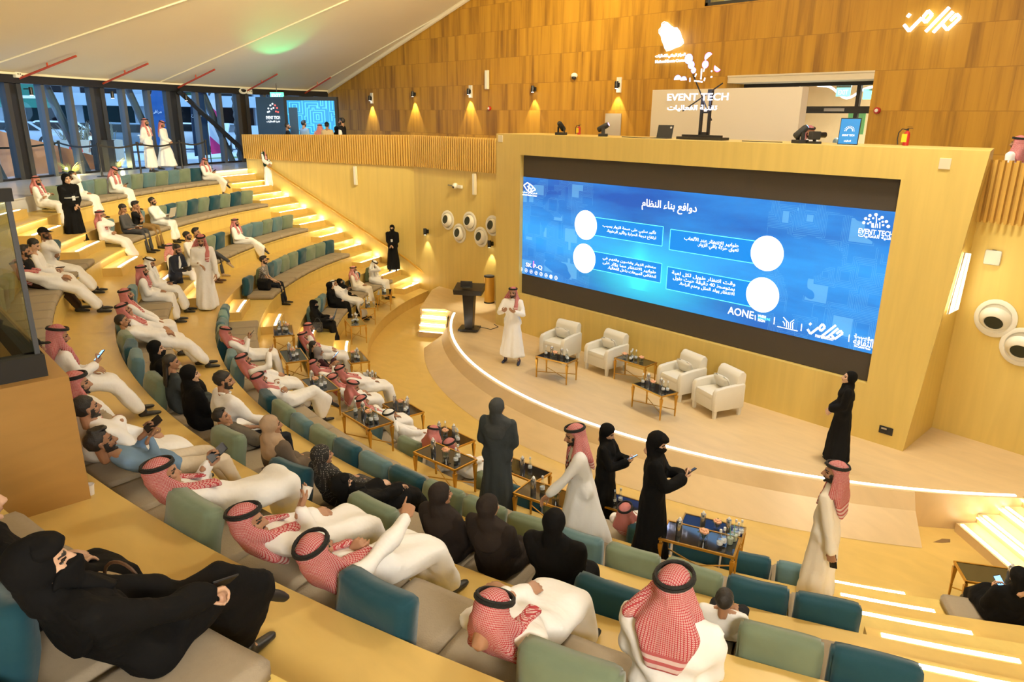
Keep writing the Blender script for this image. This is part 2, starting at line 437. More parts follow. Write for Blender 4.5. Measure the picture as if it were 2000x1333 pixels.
# tent lining, a cone rising from the window beam
def tz(r): return 6.86+.29*(22.83-r)
m = MB(); rs = np.linspace(22.95, .4, 24); azs = np.linspace(-100, 98, 67); vs = []; fs = []
for r in rs:
    for a in azs:
        t = ((a-46.5) % 18.2)/18.2; sag = -.05*math.sin(pi*t)*min(1, r/14)
        vs.append((C5[0]+r*math.sin(math.radians(a)), C5[1]+r*math.cos(math.radians(a)), tz(r)+sag))
k = len(azs)
for i in range(len(rs)-1):
    for j in range(k-1): fs.append([i*k+j, i*k+j+1, (i+1)*k+j+1, (i+1)*k+j])
nv = len(vs); vs += [(x, y, z+.04) for x, y, z in vs]
fs += [[q+nv for q in f[::-1]] for f in fs]
m.add(vs, fs).build('ceiling', 'tent_lining', smooth='full', kind='structure')
for i, a in enumerate((28.3, 46.5, 64.7, 82.9)):
    m = MB(); m.tube([(C5[0]+r*math.sin(math.radians(a)), C5[1]+r*math.cos(math.radians(a)), tz(r)-.02) for r in np.linspace(22.7, 3, 12)], .03, 6)
    m.build('trim_%d' % (6+i), 'tent_seam', kind='structure')
m = MB(); m.sector(lambda a: (C5[0]+22.55*math.sin(math.radians(a)), C5[1]+22.55*math.cos(math.radians(a))), lambda a: (C5[0]+22.9*math.sin(math.radians(a)), C5[1]+22.9*math.cos(math.radians(a))), 40, 88, 6.84, 6.90); m.build('trim_10', 'tent_seam', kind='structure')
m = MB(); m.tube([(x, UY+.06, tz(math.hypot(x-C5[0], UY-C5[1]))-.05) for x in np.linspace(22.5, 8, 20)], .09, 8); m.build('trim_11', 'tent_lining', kind='structure')
# closed back of the hall (behind and beside the camera)
m = MB(); m.sector(lambda a: (C5[0]+22.8*math.sin(math.radians(a)), C5[1]+22.8*math.cos(math.radians(a))), lambda a: (C5[0]+23.1*math.sin(math.radians(a)), C5[1]+23.1*math.cos(math.radians(a))), -95, 41.0, 3.6, 7.1, 3); m.build('wall_back', 'wood_wall', kind='structure')

# ------------------------------------------------------------------ window wall (curved, black frames)
WR = 22.83
def wp(a, r=WR): return (C5[0]+r*math.sin(math.radians(a)), C5[1]+r*math.cos(math.radians(a)))
g = MB(); g.sector(lambda a: wp(a, WR-.01), lambda a: wp(a, WR+.01), 41, 86, LV[5], 6.7, 2.77); win = g.build('window_1', 'window_glass', kind='structure')
m = MB(); m.sector(lambda a: wp(a, WR-.18), lambda a: wp(a, WR+.22), 41, 85.5, 6.62, 6.9, 1.4); m.build('window_beam', 'black_metal', win)
m = MB(); m.sector(lambda a: wp(a, WR-.06), lambda a: wp(a, WR+.06), 41, 86, LV[5], LV[5]+.06, 1.4); m.build('window_sill', 'black_metal', win)
for c in (41.4, 49.7, 58.0, 66.3, 74.6, 82.9):
    m = MB(); 
    for s in (-.55, .55): p = wp(c+s); m.box((p[0], p[1], (LV[5]+6.7)/2), (.17, .20, 6.7-LV[5]), -math.radians(c))
    m.build('window_post', 'mullion_dark', win)
    m = MB(); p = wp(c, WR-.02); m.box((p[0], p[1], (LV[5]+6.7)/2), (.28, .10, 6.7-LV[5]), -math.radians(c)); m.build('window_post', 'black_metal', win)
    for s in (2.77, 5.53):
        if c+s < 84:
            p = wp(c+s); m = MB(); m.box((p[0], p[1], (LV[5]+6.7)/2), (.13, .24, 6.7-LV[5]), -math.radians(c+s)); m.build('mullion', 'mullion_grey', win)
    a, b = wp(c+4.6, WR+.5), wp(c+7.4, WR+.45); m = MB(); m.tube([(a[0], a[1], 6.8), (b[0], b[1], LV[5])], .13, 10); m.build('strut', 'mullion_grey', win)
a, b = wp(66.6, WR-.25), wp(74.9, WR-.25); m = MB(); m.tube([(a[0], a[1], 6.65), (b[0], b[1], LV[5]+.1)], .10, 4); m.build('brace', 'black_metal', win)
# ------------------------------------------------------------------ people
def ico(sub=1):
    b = bmesh.new(); bmesh.ops.create_icosphere(b, subdivisions=sub, radius=1.0); v = np.array([x.co[:] for x in b.verts]); b.free(); return v
ICO1, ICO2 = ico(1), ico(2)
class Hulls:
    """pieces of body or cloth, each a convex skin over a few balls, later fused into one skin"""
    def __init__(s): s.bm = bmesh.new()
    def pts(s, P):
        vs = [s.bm.verts.new(p) for p in P]
        r = bmesh.ops.convex_hull(s.bm, input=vs, use_existing_faces=False)
        dead = {g for g in r['geom_interior'] if isinstance(g, bmesh.types.BMVert)} | {g for g in r['geom_unused'] if isinstance(g, bmesh.types.BMVert)}
        for v in dead:
            if v.is_valid: s.bm.verts.remove(v)
        return s
    def balls(s, *bs, keep=None, sub=1):
        P = []
        for c, r in bs:
            rr = np.array((r, r, r) if isinstance(r, (int, float)) else r)
            P.append((ICO2 if sub == 2 else ICO1)*rr+np.array(c))
        P = np.concatenate(P)
        if keep is not None: P = P[keep(P)]
        return s.pts(P)
    def chain(s, pts, rs):
        for i in range(len(pts)-1): s.balls((pts[i], rs[i]), (pts[i+1], rs[i+1]))
        return s
TS = bpy.data.scenes.new('bake')
def fuse(h, voxel, smooth=3, fac=.5):
    """fuse overlapping pieces into one continuous smooth mesh -> (verts, faces)"""
    me = bpy.data.meshes.new('t'); bmesh.ops.recalc_face_normals(h.bm, faces=h.bm.faces); h.bm.to_mesh(me); h.bm.free()
    o = bpy.data.objects.new('t', me); TS.collection.objects.link(o)
    m = o.modifiers.new('r', 'REMESH'); m.mode = 'VOXEL'; m.voxel_size = voxel
    if smooth:
        m = o.modifiers.new('s', 'SMOOTH'); m.factor = fac; m.iterations = smooth
    TS.view_layers[0].update(); dg = TS.view_layers[0].depsgraph
    ev = o.evaluated_get(dg).to_mesh()
    n = len(ev.vertices); co = np.empty(n*3); ev.vertices.foreach_get('co', co); co = co.reshape(-1, 3)
    no = np.empty(n*3); ev.vertices.foreach_get('normal', no); no = no.reshape(-1, 3)
    k = len(ev.loops); li = np.empty(k, dtype=np.int32); ev.loops.foreach_get('vertex_index', li)
    st = np.empty(len(ev.polygons), dtype=np.int32); ev.polygons.foreach_get('loop_start', st)
    faces = np.split(li, st[1:])
    o.evaluated_get(dg).to_mesh_clear()
    bpy.data.objects.remove(o); bpy.data.meshes.remove(me)
    return co, no, [f.tolist() for f in faces]
def mk(name, co, faces, mats, parent, mi=None, uv=None, smooth=True):
    me = bpy.data.meshes.new(name); me.from_pydata(co.tolist() if hasattr(co, 'tolist') else co, [], faces)
    for m in (mats if isinstance(mats, (list, tuple)) else [mats]): me.materials.append(M(m))
    if mi is not None: me.polygons.foreach_set('material_index', mi)
    if smooth: me.polygons.foreach_set('use_smooth', [True]*len(me.polygons))
    if uv is not None:
        l = me.uv_layers.new(name='UVMap'); li = np.empty(len(me.loops), dtype=np.int32); me.loops.foreach_get('vertex_index', li)
        l.data.foreach_set('uv', uv[li].astype(np.float32).ravel())
    o = bpy.data.objects.new(name, me); COL.objects.link(o)
    if parent is not None: o.parent = parent
    return o

for nm, c in (('skin_a', (.48, .27, .16)), ('skin_b', (.38, .20, .115)), ('skin_c', (.26, .13, .07)), ('skin_d', (.58, .36, .24))): simple(nm, c, .5, var=.05, vs=30)
simple('hair_black', (.012, .010, .009), .55, bump=.3, bs=120)
simple('eye_dark', (.015, .01, .008), .25); simple('lip', (.36, .15, .12), .45)
def cloth(name, col, rough=.85, b=.8, bs=7, var=.04, sheen=.0): return simple(name, col, rough, var=var, vs=5, bump=b, bs=bs, sheen=sheen, spec=.12)
cloth('thobe_white', (.87, .86, .84)); cloth('thobe_cream', (.82, .77, .67)); cloth('thobe_grey', (.80, .81, .82))
cloth('abaya_black', (.006, .006, .0065), .85); cloth('abaya_brown', (.022, .017, .015), .85); cloth('abaya_slate', (.045, .055, .062), .85)
cloth('hijab_black', (.0055, .0055, .006), .85); cloth('hijab_brown', (.028, .022, .020), .85); cloth('hijab_slate', (.055, .062, .068), .85)
cloth('hijab_beige', (.42, .30, .20), .8); cloth('hijab_grey', (.24, .22, .22), .8); cloth('taupe_coat', (.13, .10, .075), .85)
cloth('suit_navy', (.022, .026, .042), .7); cloth('shirt_grey', (.085, .085, .092)); cloth('tee_black', (.012, .012, .013)); cloth('tee_taupe', (.11, .095, .075)); cloth('shirt_blue', (.16, .26, .40))
cloth('tee_white', (.80, .80, .79)); cloth('trousers_khaki', (.26, .16, .06)); cloth('trousers_grey', (.06, .062, .07)); cloth('trousers_brown', (.055, .032, .018)); cloth('trousers_dark', (.016, .018, .024)); cloth('trousers_cream', (.60, .52, .40))
cloth('vest_green', (.010, .030, .018)); cloth('jacket_black', (.012, .012, .014)); cloth('purple_cloth', (.22, .03, .25)); cloth('pink_cloth', (.62, .40, .36)); cloth('denim_light', (.25, .36, .50)); cloth('beige_cloth', (.55, .42, .25))
simple('shoe_black', (.012, .012, .012), .45); simple('shoe_brown', (.09, .04, .018), .5); simple('shoe_beige', (.40, .30, .18), .6); simple('sock_black', (.015, .015, .015), .8)
simple('reflective_grey', (.38, .40, .40), .4); simple('mask_white', (.75, .76, .78), .7); simple('agal_black', (.006, .006, .006), .75, bump=.4, bs=150)
simple('lanyard_white', (.7, .7, .7), .5); simple('paper_white', (.8, .8, .78), .6)
def shemagh(name, red, white, cell=95.0):
    m, nt, b = nodes(name)
    uv = N(nt, 'ShaderNodeUVMap'); sp = N(nt, 'ShaderNodeSeparateXYZ'); link(nt, uv.outputs[0], sp.inputs[0])
    u = math_n(nt, 'MULTIPLY', sp.outputs[0], cell); v = math_n(nt, 'MULTIPLY', sp.outputs[1], cell)
    su = math_n(nt, 'SINE', math_n(nt, 'MULTIPLY', u, 2*pi)); sv = math_n(nt, 'SINE', math_n(nt, 'MULTIPLY', v, 2*pi))
    chk = math_n(nt, 'GREATER_THAN', math_n(nt, 'MULTIPLY', math_n(nt, 'ADD', su, .35), math_n(nt, 'ADD', sv, .35)), .12)
    lat = math_n(nt, 'MAXIMUM', math_n(nt, 'GREATER_THAN', su, .55), math_n(nt, 'GREATER_THAN', sv, .55))
    f = math_n(nt, 'MAXIMUM', math_n(nt, 'MULTIPLY', chk, .92), math_n(nt, 'MULTIPLY', lat, .90))
    nz = N(nt, 'ShaderNodeTexNoise'); nz.inputs['Scale'].default_value = 7; link(nt, uv.outputs[0], nz.inputs['Vector'])
    # woven border bands near the hem (v below -0.27) turn to plain red and white stripes
    band = math_n(nt, 'LESS_THAN', sp.outputs[1], -.275)
    stripe = math_n(nt, 'GREATER_THAN', math_n(nt, 'SINE', math_n(nt, 'MULTIPLY', sp.outputs[1], 150)), .1)
    f2 = math_n(nt, 'ADD', math_n(nt, 'MULTIPLY', f, math_n(nt, 'SUBTRACT', 1.0, band)), math_n(nt, 'MULTIPLY', band, math_n(nt, 'MULTIPLY', stripe, .8)))
    mx = N(nt, 'ShaderNodeMix', data_type='RGBA'); mx.inputs[6].default_value = c4(white); mx.inputs[7].default_value = c4(red); link(nt, f2, mx.inputs[0])
    link(nt, mx.outputs[2], b.inputs['Base Color']); b.inputs['Roughness'].default_value = .85; b.inputs['Specular IOR Level'].default_value = .15
    nb = N(nt, 'ShaderNodeTexNoise'); nb.inputs['Scale'].default_value = 14; link(nt, uv.outputs[0], nb.inputs['Vector'])
    bp = N(nt, 'ShaderNodeBump'); bp.inputs['Strength'].default_value = .35; bp.inputs['Distance'].default_value = .02; link(nt, nb.outputs[0], bp.inputs['Height']); link(nt, bp.outputs[0], b.inputs['Normal'])
shemagh('shemagh_red', (.40, .012, .028), (.66, .50, .48)); shemagh('shemagh_pink', (.46, .045, .055), (.66, .46, .43)); shemagh('shemagh_bright', (.62, .05, .03), (.82, .78, .74), 60.0)
cloth('ghutra_white', (.86, .86, .85))
def dotted():
    m, nt, b = nodes('hijab_dotted'); tc = N(nt, 'ShaderNodeTexCoord'); vo = N(nt, 'ShaderNodeTexVoronoi'); vo.inputs['Scale'].default_value = 55; vo.inputs['Randomness'].default_value = .15
    link(nt, tc.outputs['Object'], vo.inputs['Vector']); mx = N(nt, 'ShaderNodeMix', data_type='RGBA'); mx.inputs[6].default_value = (.012, .012, .013, 1); mx.inputs[7].default_value = (.30, .28, .25, 1)
    link(nt, math_n(nt, 'LESS_THAN', vo.outputs['Distance'], .26), mx.inputs[0]); link(nt, mx.outputs[2], b.inputs['Base Color']); b.inputs['Roughness'].default_value = .85
dotted()
def checked():
    m, nt, b = nodes('shirt_check'); tc = N(nt, 'ShaderNodeTexCoord'); ck = N(nt, 'ShaderNodeTexChecker'); ck.inputs['Scale'].default_value = 38
    ck.inputs[1].default_value = (.42, .40, .38, 1); ck.inputs[2].default_value = (.09, .085, .09, 1); link(nt, tc.outputs['Object'], ck.inputs[0]); link(nt, ck.outputs[0], b.inputs['Base Color']); b.inputs['Roughness'].default_value = .85
checked()

# ---- head and hand shapes, modelled once and reused in every body
def head_template(beard, ears=True):
    h = Hulls()
    h.balls(((0, -.015, .025), (.076, .098, .090)), sub=2)
    h.balls(((0, .022, -.028), (.063, .068, .084)), sub=2)
    h.balls(((0, .045, -.08), (.044, .040, .036)), ((0, -.02, -.05), (.055, .05, .05)))
    h.balls(((.028, .078, .019), (.016, .014, .009)), ((-.028, .078, .019), (.016, .014, .009)))
    h.balls(((0, .090, .010), .008), ((0, .116, -.030), .011), ((.013, .098, -.034), .008), ((-.013, .098, -.034), .008))
    h.balls(((0, .090, -.061), (.022, .010, .008))); h.balls(((0, .080, -.098), (.02, .017, .015)))
    for s in (-1, 1):
        h.balls(((s*.046, .062, -.022), .019), ((s*.03, .075, -.04), .014))
        if ears: h.balls(((s*.077, -.008, .012), (.007, .018, .016)), ((s*.077, -.003, -.026), (.007, .010, .012)))
    h.balls(((0, -.026, -.06), .052), ((0, -.030, -.15), .050))
    co, no, fs = fuse(h, .0075, 2, .45)
    c = np.array([co[f].mean(0) for f in fs]); x, y, z = np.abs(c[:, 0]), c[:, 1], c[:, 2]
    mi = np.zeros(len(fs), dtype=np.int32)
    if beard:
        full = (y > .0) & (z < -.052+.25*np.clip(.055-x, 0, 1)*0) & (z > -.125) & (y > -.75*z-.06)
        if beard == 2: full = full & ((x < .034) | (z < -.085))
        side = (x > .052) & (z < .0) & (z > -.08) & (y > .005) & (y < .045)
        mo = (x < .032) & (z < -.041) & (z > -.054) & (y > .078)
        mi[full | (side if beard == 1 else False) | mo] = 1
    mi[(x < .021) & (np.abs(z+.062) < .0075) & (y > .085)] = 3
    mi[(np.abs(x-.033) < .021) & (np.abs(z-.0225) < .0055) & (y > .055)] = 1
    mi[(np.abs(x-.032) < .0145) & (np.abs(z-.001) < .0062) & (y > .055)] = 2
    return co, fs, mi
HEADS = [head_template(0), head_template(1), head_template(2), head_template(0, False)]
def hand_template(curl, point=False, spread=0.0):
    h = Hulls()
    h.balls(((-.030, .02, 0), .014), ((.028, .018, 0), .013), ((-.034, .085, 0), .0125), ((.033, .078, 0), .011), ((0, .09, .002), .013))
    h.balls(((0, -.05, 0), (.026, .03, .022)), ((0, .02, 0), (.029, .02, .017)))
    for i, (bx, by, ln) in enumerate(((-.032, .088, .074), (-.011, .093, .083), (.011, .089, .077), (.031, .079, .060))):
        cu = (8, 8, 5) if (point and i == 0) else ((75, 85, 45) if point else curl)
        p = np.array([bx, by, 0.]); a = 0; P = [p.copy()]
        for seg, c in zip((.45, .30, .25), cu):
            a += math.radians(c); p = p+np.array([bx*spread, math.cos(a), -math.sin(a)])*ln*seg; P.append(p.copy())
        h.chain(P, (.0098, .0090, .0082, .0070))
    k = .5 if point else min(1, sum(curl)/120)
    h.chain([(-.026, .025, -.008), (-.050, .055, -.016-.01*k), (-.056+.018*k, .082, -.026-.022*k), (-.050+.03*k, .103, -.034-.03*k)], (.015, .012, .0105, .0085))
    return fuse(h, .0058, 2, .4)[::2]
HANDS = {'relax': hand_template((22, 28, 18)), 'hold': hand_template((48, 58, 30)), 'flat': hand_template((6, 8, 6)), 'fist': hand_template((70, 85, 50)), 'point': hand_template((70, 80, 40), True), 'open': hand_template((14, 16, 10), spread=.25)}
HANDS = {k: (np.array(v[0]), v[1]) for k, v in HANDS.items()}

def frame(o, fwd, up):
    """4x4 with y=fwd, z~up"""
    y = Vector(fwd).normalized(); x = y.cross(Vector(up)); x.normalize(); z = x.cross(y)
    return Matrix(((x.x, y.x, z.x, o[0]), (x.y, y.y, z.y, o[1]), (x.z, y.z, z.z, o[2]), (0, 0, 0, 1)))
def ik(a, c, l1, l2, pole):
    a, c = Vector(a), Vector(c); d = c-a; L = d.length
    if L > (l1+l2)*.995: c = a+d*((l1+l2)*.995/L); d = c-a; L = d.length
    x = (l1*l1-l2*l2+L*L)/(2*L); hh = math.sqrt(max(0, l1*l1-x*x)); t = d.normalized()
    p = Vector(pole); p = p-t*p.dot(t)
    if p.length < 1e-4: p = Vector((0, -1, 0))
    return a+t*x+p.normalized()*hh, c
def wrinkle(co, no, amp, seed, freq=9.0):
    rs = np.random.RandomState(seed); d = np.zeros(len(co))
    for i in range(6):
        k = rs.normal(size=3)*freq*(1+i*.35); d += np.sin(co@k+rs.uniform(0, 6.3))/(1+i*.4)
    return co+no*(amp*d/2.2)[:, None]

TORSO = dict(neck=.47, head=.155, sh=.43)
def sit_head(theta, sl=0.0):
    """height of the head centre above the cushion and its distance behind the pelvis"""
    k = .47-.09*sl
    return .11+k*math.cos(theta)+.155*math.cos(theta*.4), k*math.sin(theta)+.155*math.sin(theta*.4)
NP = [0]
def person(loc, yaw, pose='sit', s=1.0, lean=0.0, outfit='thobe', mat='thobe_white', head='shemagh', hmat='shemagh_red', arms=('lap', 'lap'), hands=('relax', 'relax'), legs='down', ext=.2, hyaw=0, hpitch=0, hroll=0, skin='skin_b', beard=1, label='', extra=(), lower='trousers_dark', shoe='shoe_black', drape='front', bend=0.0, spread=.13, wid=1.0, voxel=.024, group=None, floor=-.47, feet=None, cap=None, sl=0.0):
    NP[0] += 1; seed = NP[0]
    root = empty('person', loc, 0); root.rotation_euler = (0, 0, yaw); root.scale = (s, s, s)
    tag(root, label, 'person', group or 'people in the hall')
    V = lambda *a: Vector(a)
    if pose == 'sit':
        P = V(0, 0, .11); u = V(0, -math.sin(lean), math.cos(lean))
        hd = V(0, -math.sin(lean*.4), math.cos(lean*.4))
        fz = floor/s
        HIP = [P+V(sx*.095, .02, -.01) for sx in (-1, 1)]
        KN = [V(sx*spread, .45, .09-.13*ext) for sx in (-1, 1)]
        AN = [V(sx*(spread-.015), .50+.26*ext, fz+.085) for sx in (-1, 1)]
        if legs == 'cross': KN[1] = V(-.02, .44, .21-.1*ext); AN[1] = V(-.12, .72+.1*ext, -.07-.1*ext)
        if legs == 'crossl': KN[0] = V(.02, .44, .21-.1*ext); AN[0] = V(.12, .72+.1*ext, -.07-.1*ext)
        if legs == 'figure4': KN[1] = V(.30, .36, .17); AN[1] = V(-.10, .47, .15)
        if legs == 'floor': KN = [V(-.2, .36, .28), V(.2, .36, .24)]; AN = [V(-.1, .5, -.1), V(.12, .52, -.1)]
        if legs == 'side': KN = [V(.05, .42, .07), V(.24, .40, .07)]; AN = [V(.1, .45, fz+.08), V(.26, .46, fz+.08)]
    else:
        P = V(0, 0, .93); u = V(0, math.sin(bend), math.cos(bend)); hd = V(0, math.sin(bend*.6), math.cos(bend*.6))
        HIP = [P+V(sx*.095, 0, -.02) for sx in (-1, 1)]
        if bend > .3: P = P+V(0, -.12*math.sin(bend), 0)
        AN = [V(-.10, .0, .085), V(.10, .02, .085)]
        if legs == 'walk': AN = [V(-.08, .24, .085), V(.09, -.24, .11)]
        if legs == 'wide': AN = [V(-.17, .05, .085), V(.15, -.02, .085)]
        KN = [(h+a)*.5+V(0, .02, 0) for h, a in zip(HIP, AN)]
        if feet: AN = [V(*feet[0]), V(*feet[1])]; KN = [(h+a)*.5+V(0, .08, 0) for h, a in zip(HIP, AN)]
    side = V(1, 0, 0)
    kk = 1-.19*sl
    CH = P+u*.30*kk; NE = P+u*TORSO['neck']*kk; HE = NE+hd*TORSO['head']
    SH = [P+u*TORSO['sh']*kk+side*(sx*.175*wid) for sx in (-1, 1)]
    R3 = Matrix.Rotation(-math.radians(hyaw), 4, 'Z') @ Matrix.Rotation(-math.radians(hpitch)-(lean*.25 if pose == 'sit' else -bend*.4)*-1, 4, 'X') @ Matrix.Rotation(math.radians(hroll), 4, 'Y')
    HM = Matrix.Translation(HE) @ R3
    front = u.cross(side)*-1 if False else side.cross(u)*-1
    fw = V(0, math.cos(lean), math.sin(lean)) if pose == 'sit' else V(0, math.cos(bend), -math.sin(bend))
    # arms
    WR_, EL, HD = [None, None], [None, None], [None, None]
    for i, sx in enumerate((-1, 1)):
        a = arms[i]; pole = V(sx*.6, -.5, -.7)
        if isinstance(a, (tuple, list)): tgt = V(*a[:3]); hdir = V(*a[3:6]) if len(a) > 5 else None
        else:
            hdir = None
            if pose == 'sit':
                base = P
                tgt = {'lap': base+V(sx*.075, .27, .07), 'knee': base+V(sx*.15, .40, .08), 'phone': CH+fw*.30+V(sx*.05, 0, -.10), 'cross': CH+fw*.19+V(-sx*.09, 0, -.05+sx*.02), 'chin': HE+V(sx*.03, .10, -.14), 'temple': HE+V(sx*.09, .06, .0), 'cheek': HE+V(sx*.075, .05, -.08), 'side': base+V(sx*.30, .10, .0), 'laptop': base+V(sx*.10, .36, .14), 'belly': CH+fw*.19+V(sx*.03, 0, -.13), 'up': CH+fw*.33+V(sx*.04, 0, .10)}[a]
                if a in ('chin', 'temple', 'cheek'): hdir = (HE+V(sx*.02, .06, 0))-tgt+V(-sx*.02, 0, .08); pole = V(sx*.5, .5, -.9)
                if a == 'phone' or a == 'up': hdir = V(-sx*.25, .6, .5)
                if a == 'cross': hdir = V(-sx, .15, 0)
            else:
                tgt = {'down': V(sx*.235, .06, .74), 'front': P+V(sx*.03, .20, .06), 'behind': P+V(sx*.03, -.20, .02), 'phone': CH+fw*.30+V(sx*.05, 0, -.06), 'gest': CH+V(sx*.13, .30, -.02), 'swing': V(sx*.24, .20, .80), 'swingb': V(sx*.25, -.16, .80), 'cross': CH+fw*.19+V(-sx*.09, 0, -.03), 'belly': P+V(sx*.05, .22, .16), 'lap': V(sx*.235, .06, .74)}[a]
                if a == 'behind': pole = V(sx, .2, -.3)
                if a == 'front' or a == 'belly': hdir = V(-sx*.7, .4, -.5)
                if a == 'gest': hdir = V(-sx*.55, .55, .45)
                if a == 'phone': hdir = V(-sx*.3, .6, .35)
        e, wv = ik(SH[i], tgt, .275, .25, pole); WR_[i], EL[i] = wv, e; HD[i] = hdir if hdir is not None else (wv-e)
    # ---- body (one continuous skin, with head and hands)
    h = Hulls()
    h.balls((HIP[0], .085), (HIP[1], .085), (P+u*.1, (.115, .08, .08)))
    h.balls((P+u*.1, (.115, .08, .08)), (CH, (.13, .09, .1)), (SH[0], .045), (SH[1], .045), (NE, .05))
    for i in (0, 1):
        lr = .7 if outfit in ('thobe', 'abaya') else 1
        h.balls((HIP[i], .078*lr), (KN[i], .055*lr)); h.balls((KN[i], .052*lr), (AN[i], .036))
        h.balls((AN[i], .036), (AN[i]+V(0, .04, -.045), .03))
        h.balls((SH[i], .045), (EL[i], .037)); h.balls((EL[i], .037), (WR_[i], .026))
    h.balls((NE-u*.05, .06), (NE+hd*.06, .05))
    co, no, fs = fuse(h, .026, 2)
    mi = [0]*len(fs); off = len(co); allco = [co]; allf = list(fs)
    hc, hf, hm = HEADS[3 if head in ('hijab', 'niqab') else beard]
    R = np.array(HM); allco.append(hc@R[:3, :3].T+R[:3, 3]); allf += [[q+off for q in f] for f in hf]; mi += hm.tolist(); off += len(hc)
    for i, sx in enumerate((-1, 1)):
        tc, tf = HANDS[hands[i]]
        pn = V(-sx*.5, -.1, .85)   # back of the hand
        if arms[i] in ('chin', 'temple', 'cheek'): pn = V(sx*.9, -.1, .1)
        if arms[i] in ('phone', 'up', 'gest', 'laptop') and hands[i] in ('hold', 'open'): pn = V(sx*.5, .1, -.85) if hands[i] == 'open' or arms[i] != 'laptop' else pn
        if isinstance(arms[i], (tuple, list)) and len(arms[i]) > 8: pn = V(*arms[i][6:9])
        if arms[i] in ('down', 'swing', 'swingb'): pn = V(sx, 0, .05)
        Rm = np.array(frame(WR_[i], HD[i], pn)); t = tc.copy()
        if sx < 0: t[:, 0] *= -1
        allco.append(t@Rm[:3, :3].T+Rm[:3, 3]); allf += [[q+off for q in (f[::-1] if sx < 0 else f)] for f in tf]; mi += [0]*len(tf); off += len(t)
    mk('body', np.concatenate(allco), allf, [skin, 'hair_black', 'eye_dark', 'lip'], root, np.array(mi, dtype=np.int32))
    # ---- garments
    def garment(nm, h, m, amp=.006, fold=None, vx=voxel, sm=4):
        co, no, fs = fuse(h, vx, sm)
        if fold:
            zt, zb, k, A, cx, cy = fold
            th = np.arctan2(co[:, 0]-cx, co[:, 1]-cy); t = np.clip((zt-co[:, 2])/(zt-zb), 0, 1.05)
            rs = np.random.RandomState(seed); d = np.sin(k*th+rs.uniform(0, 6)+1.2*np.sin(co[:, 2]*3+rs.uniform(0, 6)))+.6*np.sin((k*1.7)*th+rs.uniform(0, 6)+co[:, 2]*2)
            hz = no.copy(); hz[:, 2] = 0
            co = co+hz*(A*t*d)[:, None]
        return mk(nm, wrinkle(co, no, amp, seed), fs, m, root)
    def torso(h, g=0.0, loose=0.0):
        h.balls((HIP[0]+V(0, 0, .02), .105+g), (HIP[1]+V(0, 0, .02), .105+g), (P+u*.12, (.14*wid+g, .115+g, .1)))
        h.balls((P+u*.12, (.14*wid+g, .115+g+loose*.02, .1)), (CH, (.155*wid+g, .118+g, .12)), (SH[0]-u*.02, .06+g), (SH[1]-u*.02, .06+g))
        h.balls((NE+hd*.035, (.062, .060, .02)), (NE-u*.02, (.075, .07, .03)))
        h.balls((CH+u*.05, (.12, .09, .08)), (SH[0], .052+g), (SH[1], .052+g), (NE+u*.0, (.06, .055, .03)))
    def sleeves(h, g=0.0, short=0, wide=0.0):
        for i in (0, 1):
            if short:
                q = SH[i]+(EL[i]-SH[i])*.62; h.balls((SH[i], .062+g), (q, .056+g))
            else:
                w2 = EL[i]+(WR_[i]-EL[i])*.93
                h.balls((SH[i], .062+g), (EL[i], .053+g)); h.balls((EL[i], .052+g), (w2, .042+g+wide))
    robe = outfit in ('thobe', 'abaya')
    if robe:
        g = .018 if outfit == 'abaya' else .010
        h = Hulls(); torso(h, g, 1); sleeves(h, g, 0, .02 if outfit == 'abaya' else 0.006)
        if pose == 'sit':
            hem = [KN[i]+(AN[i]-KN[i])*.86 for i in (0, 1)]
            lo = V(0, 0, 0)
            h.balls((HIP[0], .10+g), (HIP[1], .10+g), (KN[0], .078+g), (KN[1], .078+g))
            h.balls((KN[0], .078+g), (KN[1], .078+g), (hem[0]+V(-.015, -.01, 0), .078+g), (hem[1]+V(.015, -.01, 0), .078+g))
            nm = 'thobe' if outfit == 'thobe' else 'abaya'
            garment(nm, h, mat, .014, (0.0, fz, 7, .016, 0, .3) if legs == 'down' else None)
        else:
            hz = .13 if outfit == 'thobe' else .05
            f0, f1 = AN; mx_ = (f0+f1)*.5
            hw = .235 if outfit == 'thobe' else .27
            sx_ = abs(f0.x-f1.x)/2+.09; sy_ = abs(f0.y-f1.y)/2+.10
            h.balls((P+V(0, 0, .02), (.165*wid+g, .135+g, .1)), ((mx_.x, mx_.y, hz+.03), (max(hw, sx_+.05), max(hw*.85, sy_+.06), .03)), (P+u*.12, (.14*wid+g, .115+g, .08)), (KN[0], .11), (KN[1], .11), (AN[0]+V(0, 0, .12), .08), (AN[1]+V(0, 0, .12), .08))
            garment(outfit, h, mat, .009, (1.0, hz, 6 if outfit == 'thobe' else 8, .020, mx_.x*.5, mx_.y*.5))
    else:
        lw = Hulls()
        lw.balls((HIP[0], .10), (HIP[1], .10), (P+u*.08, (.135, .105, .07)))
        for i in (0, 1):
            lw.balls((HIP[i], .098), (KN[i], .074)); lw.balls((KN[i], .072), (AN[i]+V(0, -.01, .02), .056))
        garment('trousers', lw, lower, .006)
        h = Hulls(); torso(h, .012 if outfit == 'suit' else .004, 1); sleeves(h, .008 if outfit == 'suit' else 0, outfit in ('tee', 'polo'))
        if outfit == 'suit': h.balls((P+u*.1, (.16, .13, .1)), (HIP[0]+V(0, 0, -.06), .11), (HIP[1]+V(0, 0, -.06), .11))
        garment({'suit': 'jacket', 'tee': 'shirt', 'polo': 'shirt', 'shirt': 'shirt'}[outfit], h, mat, .006)
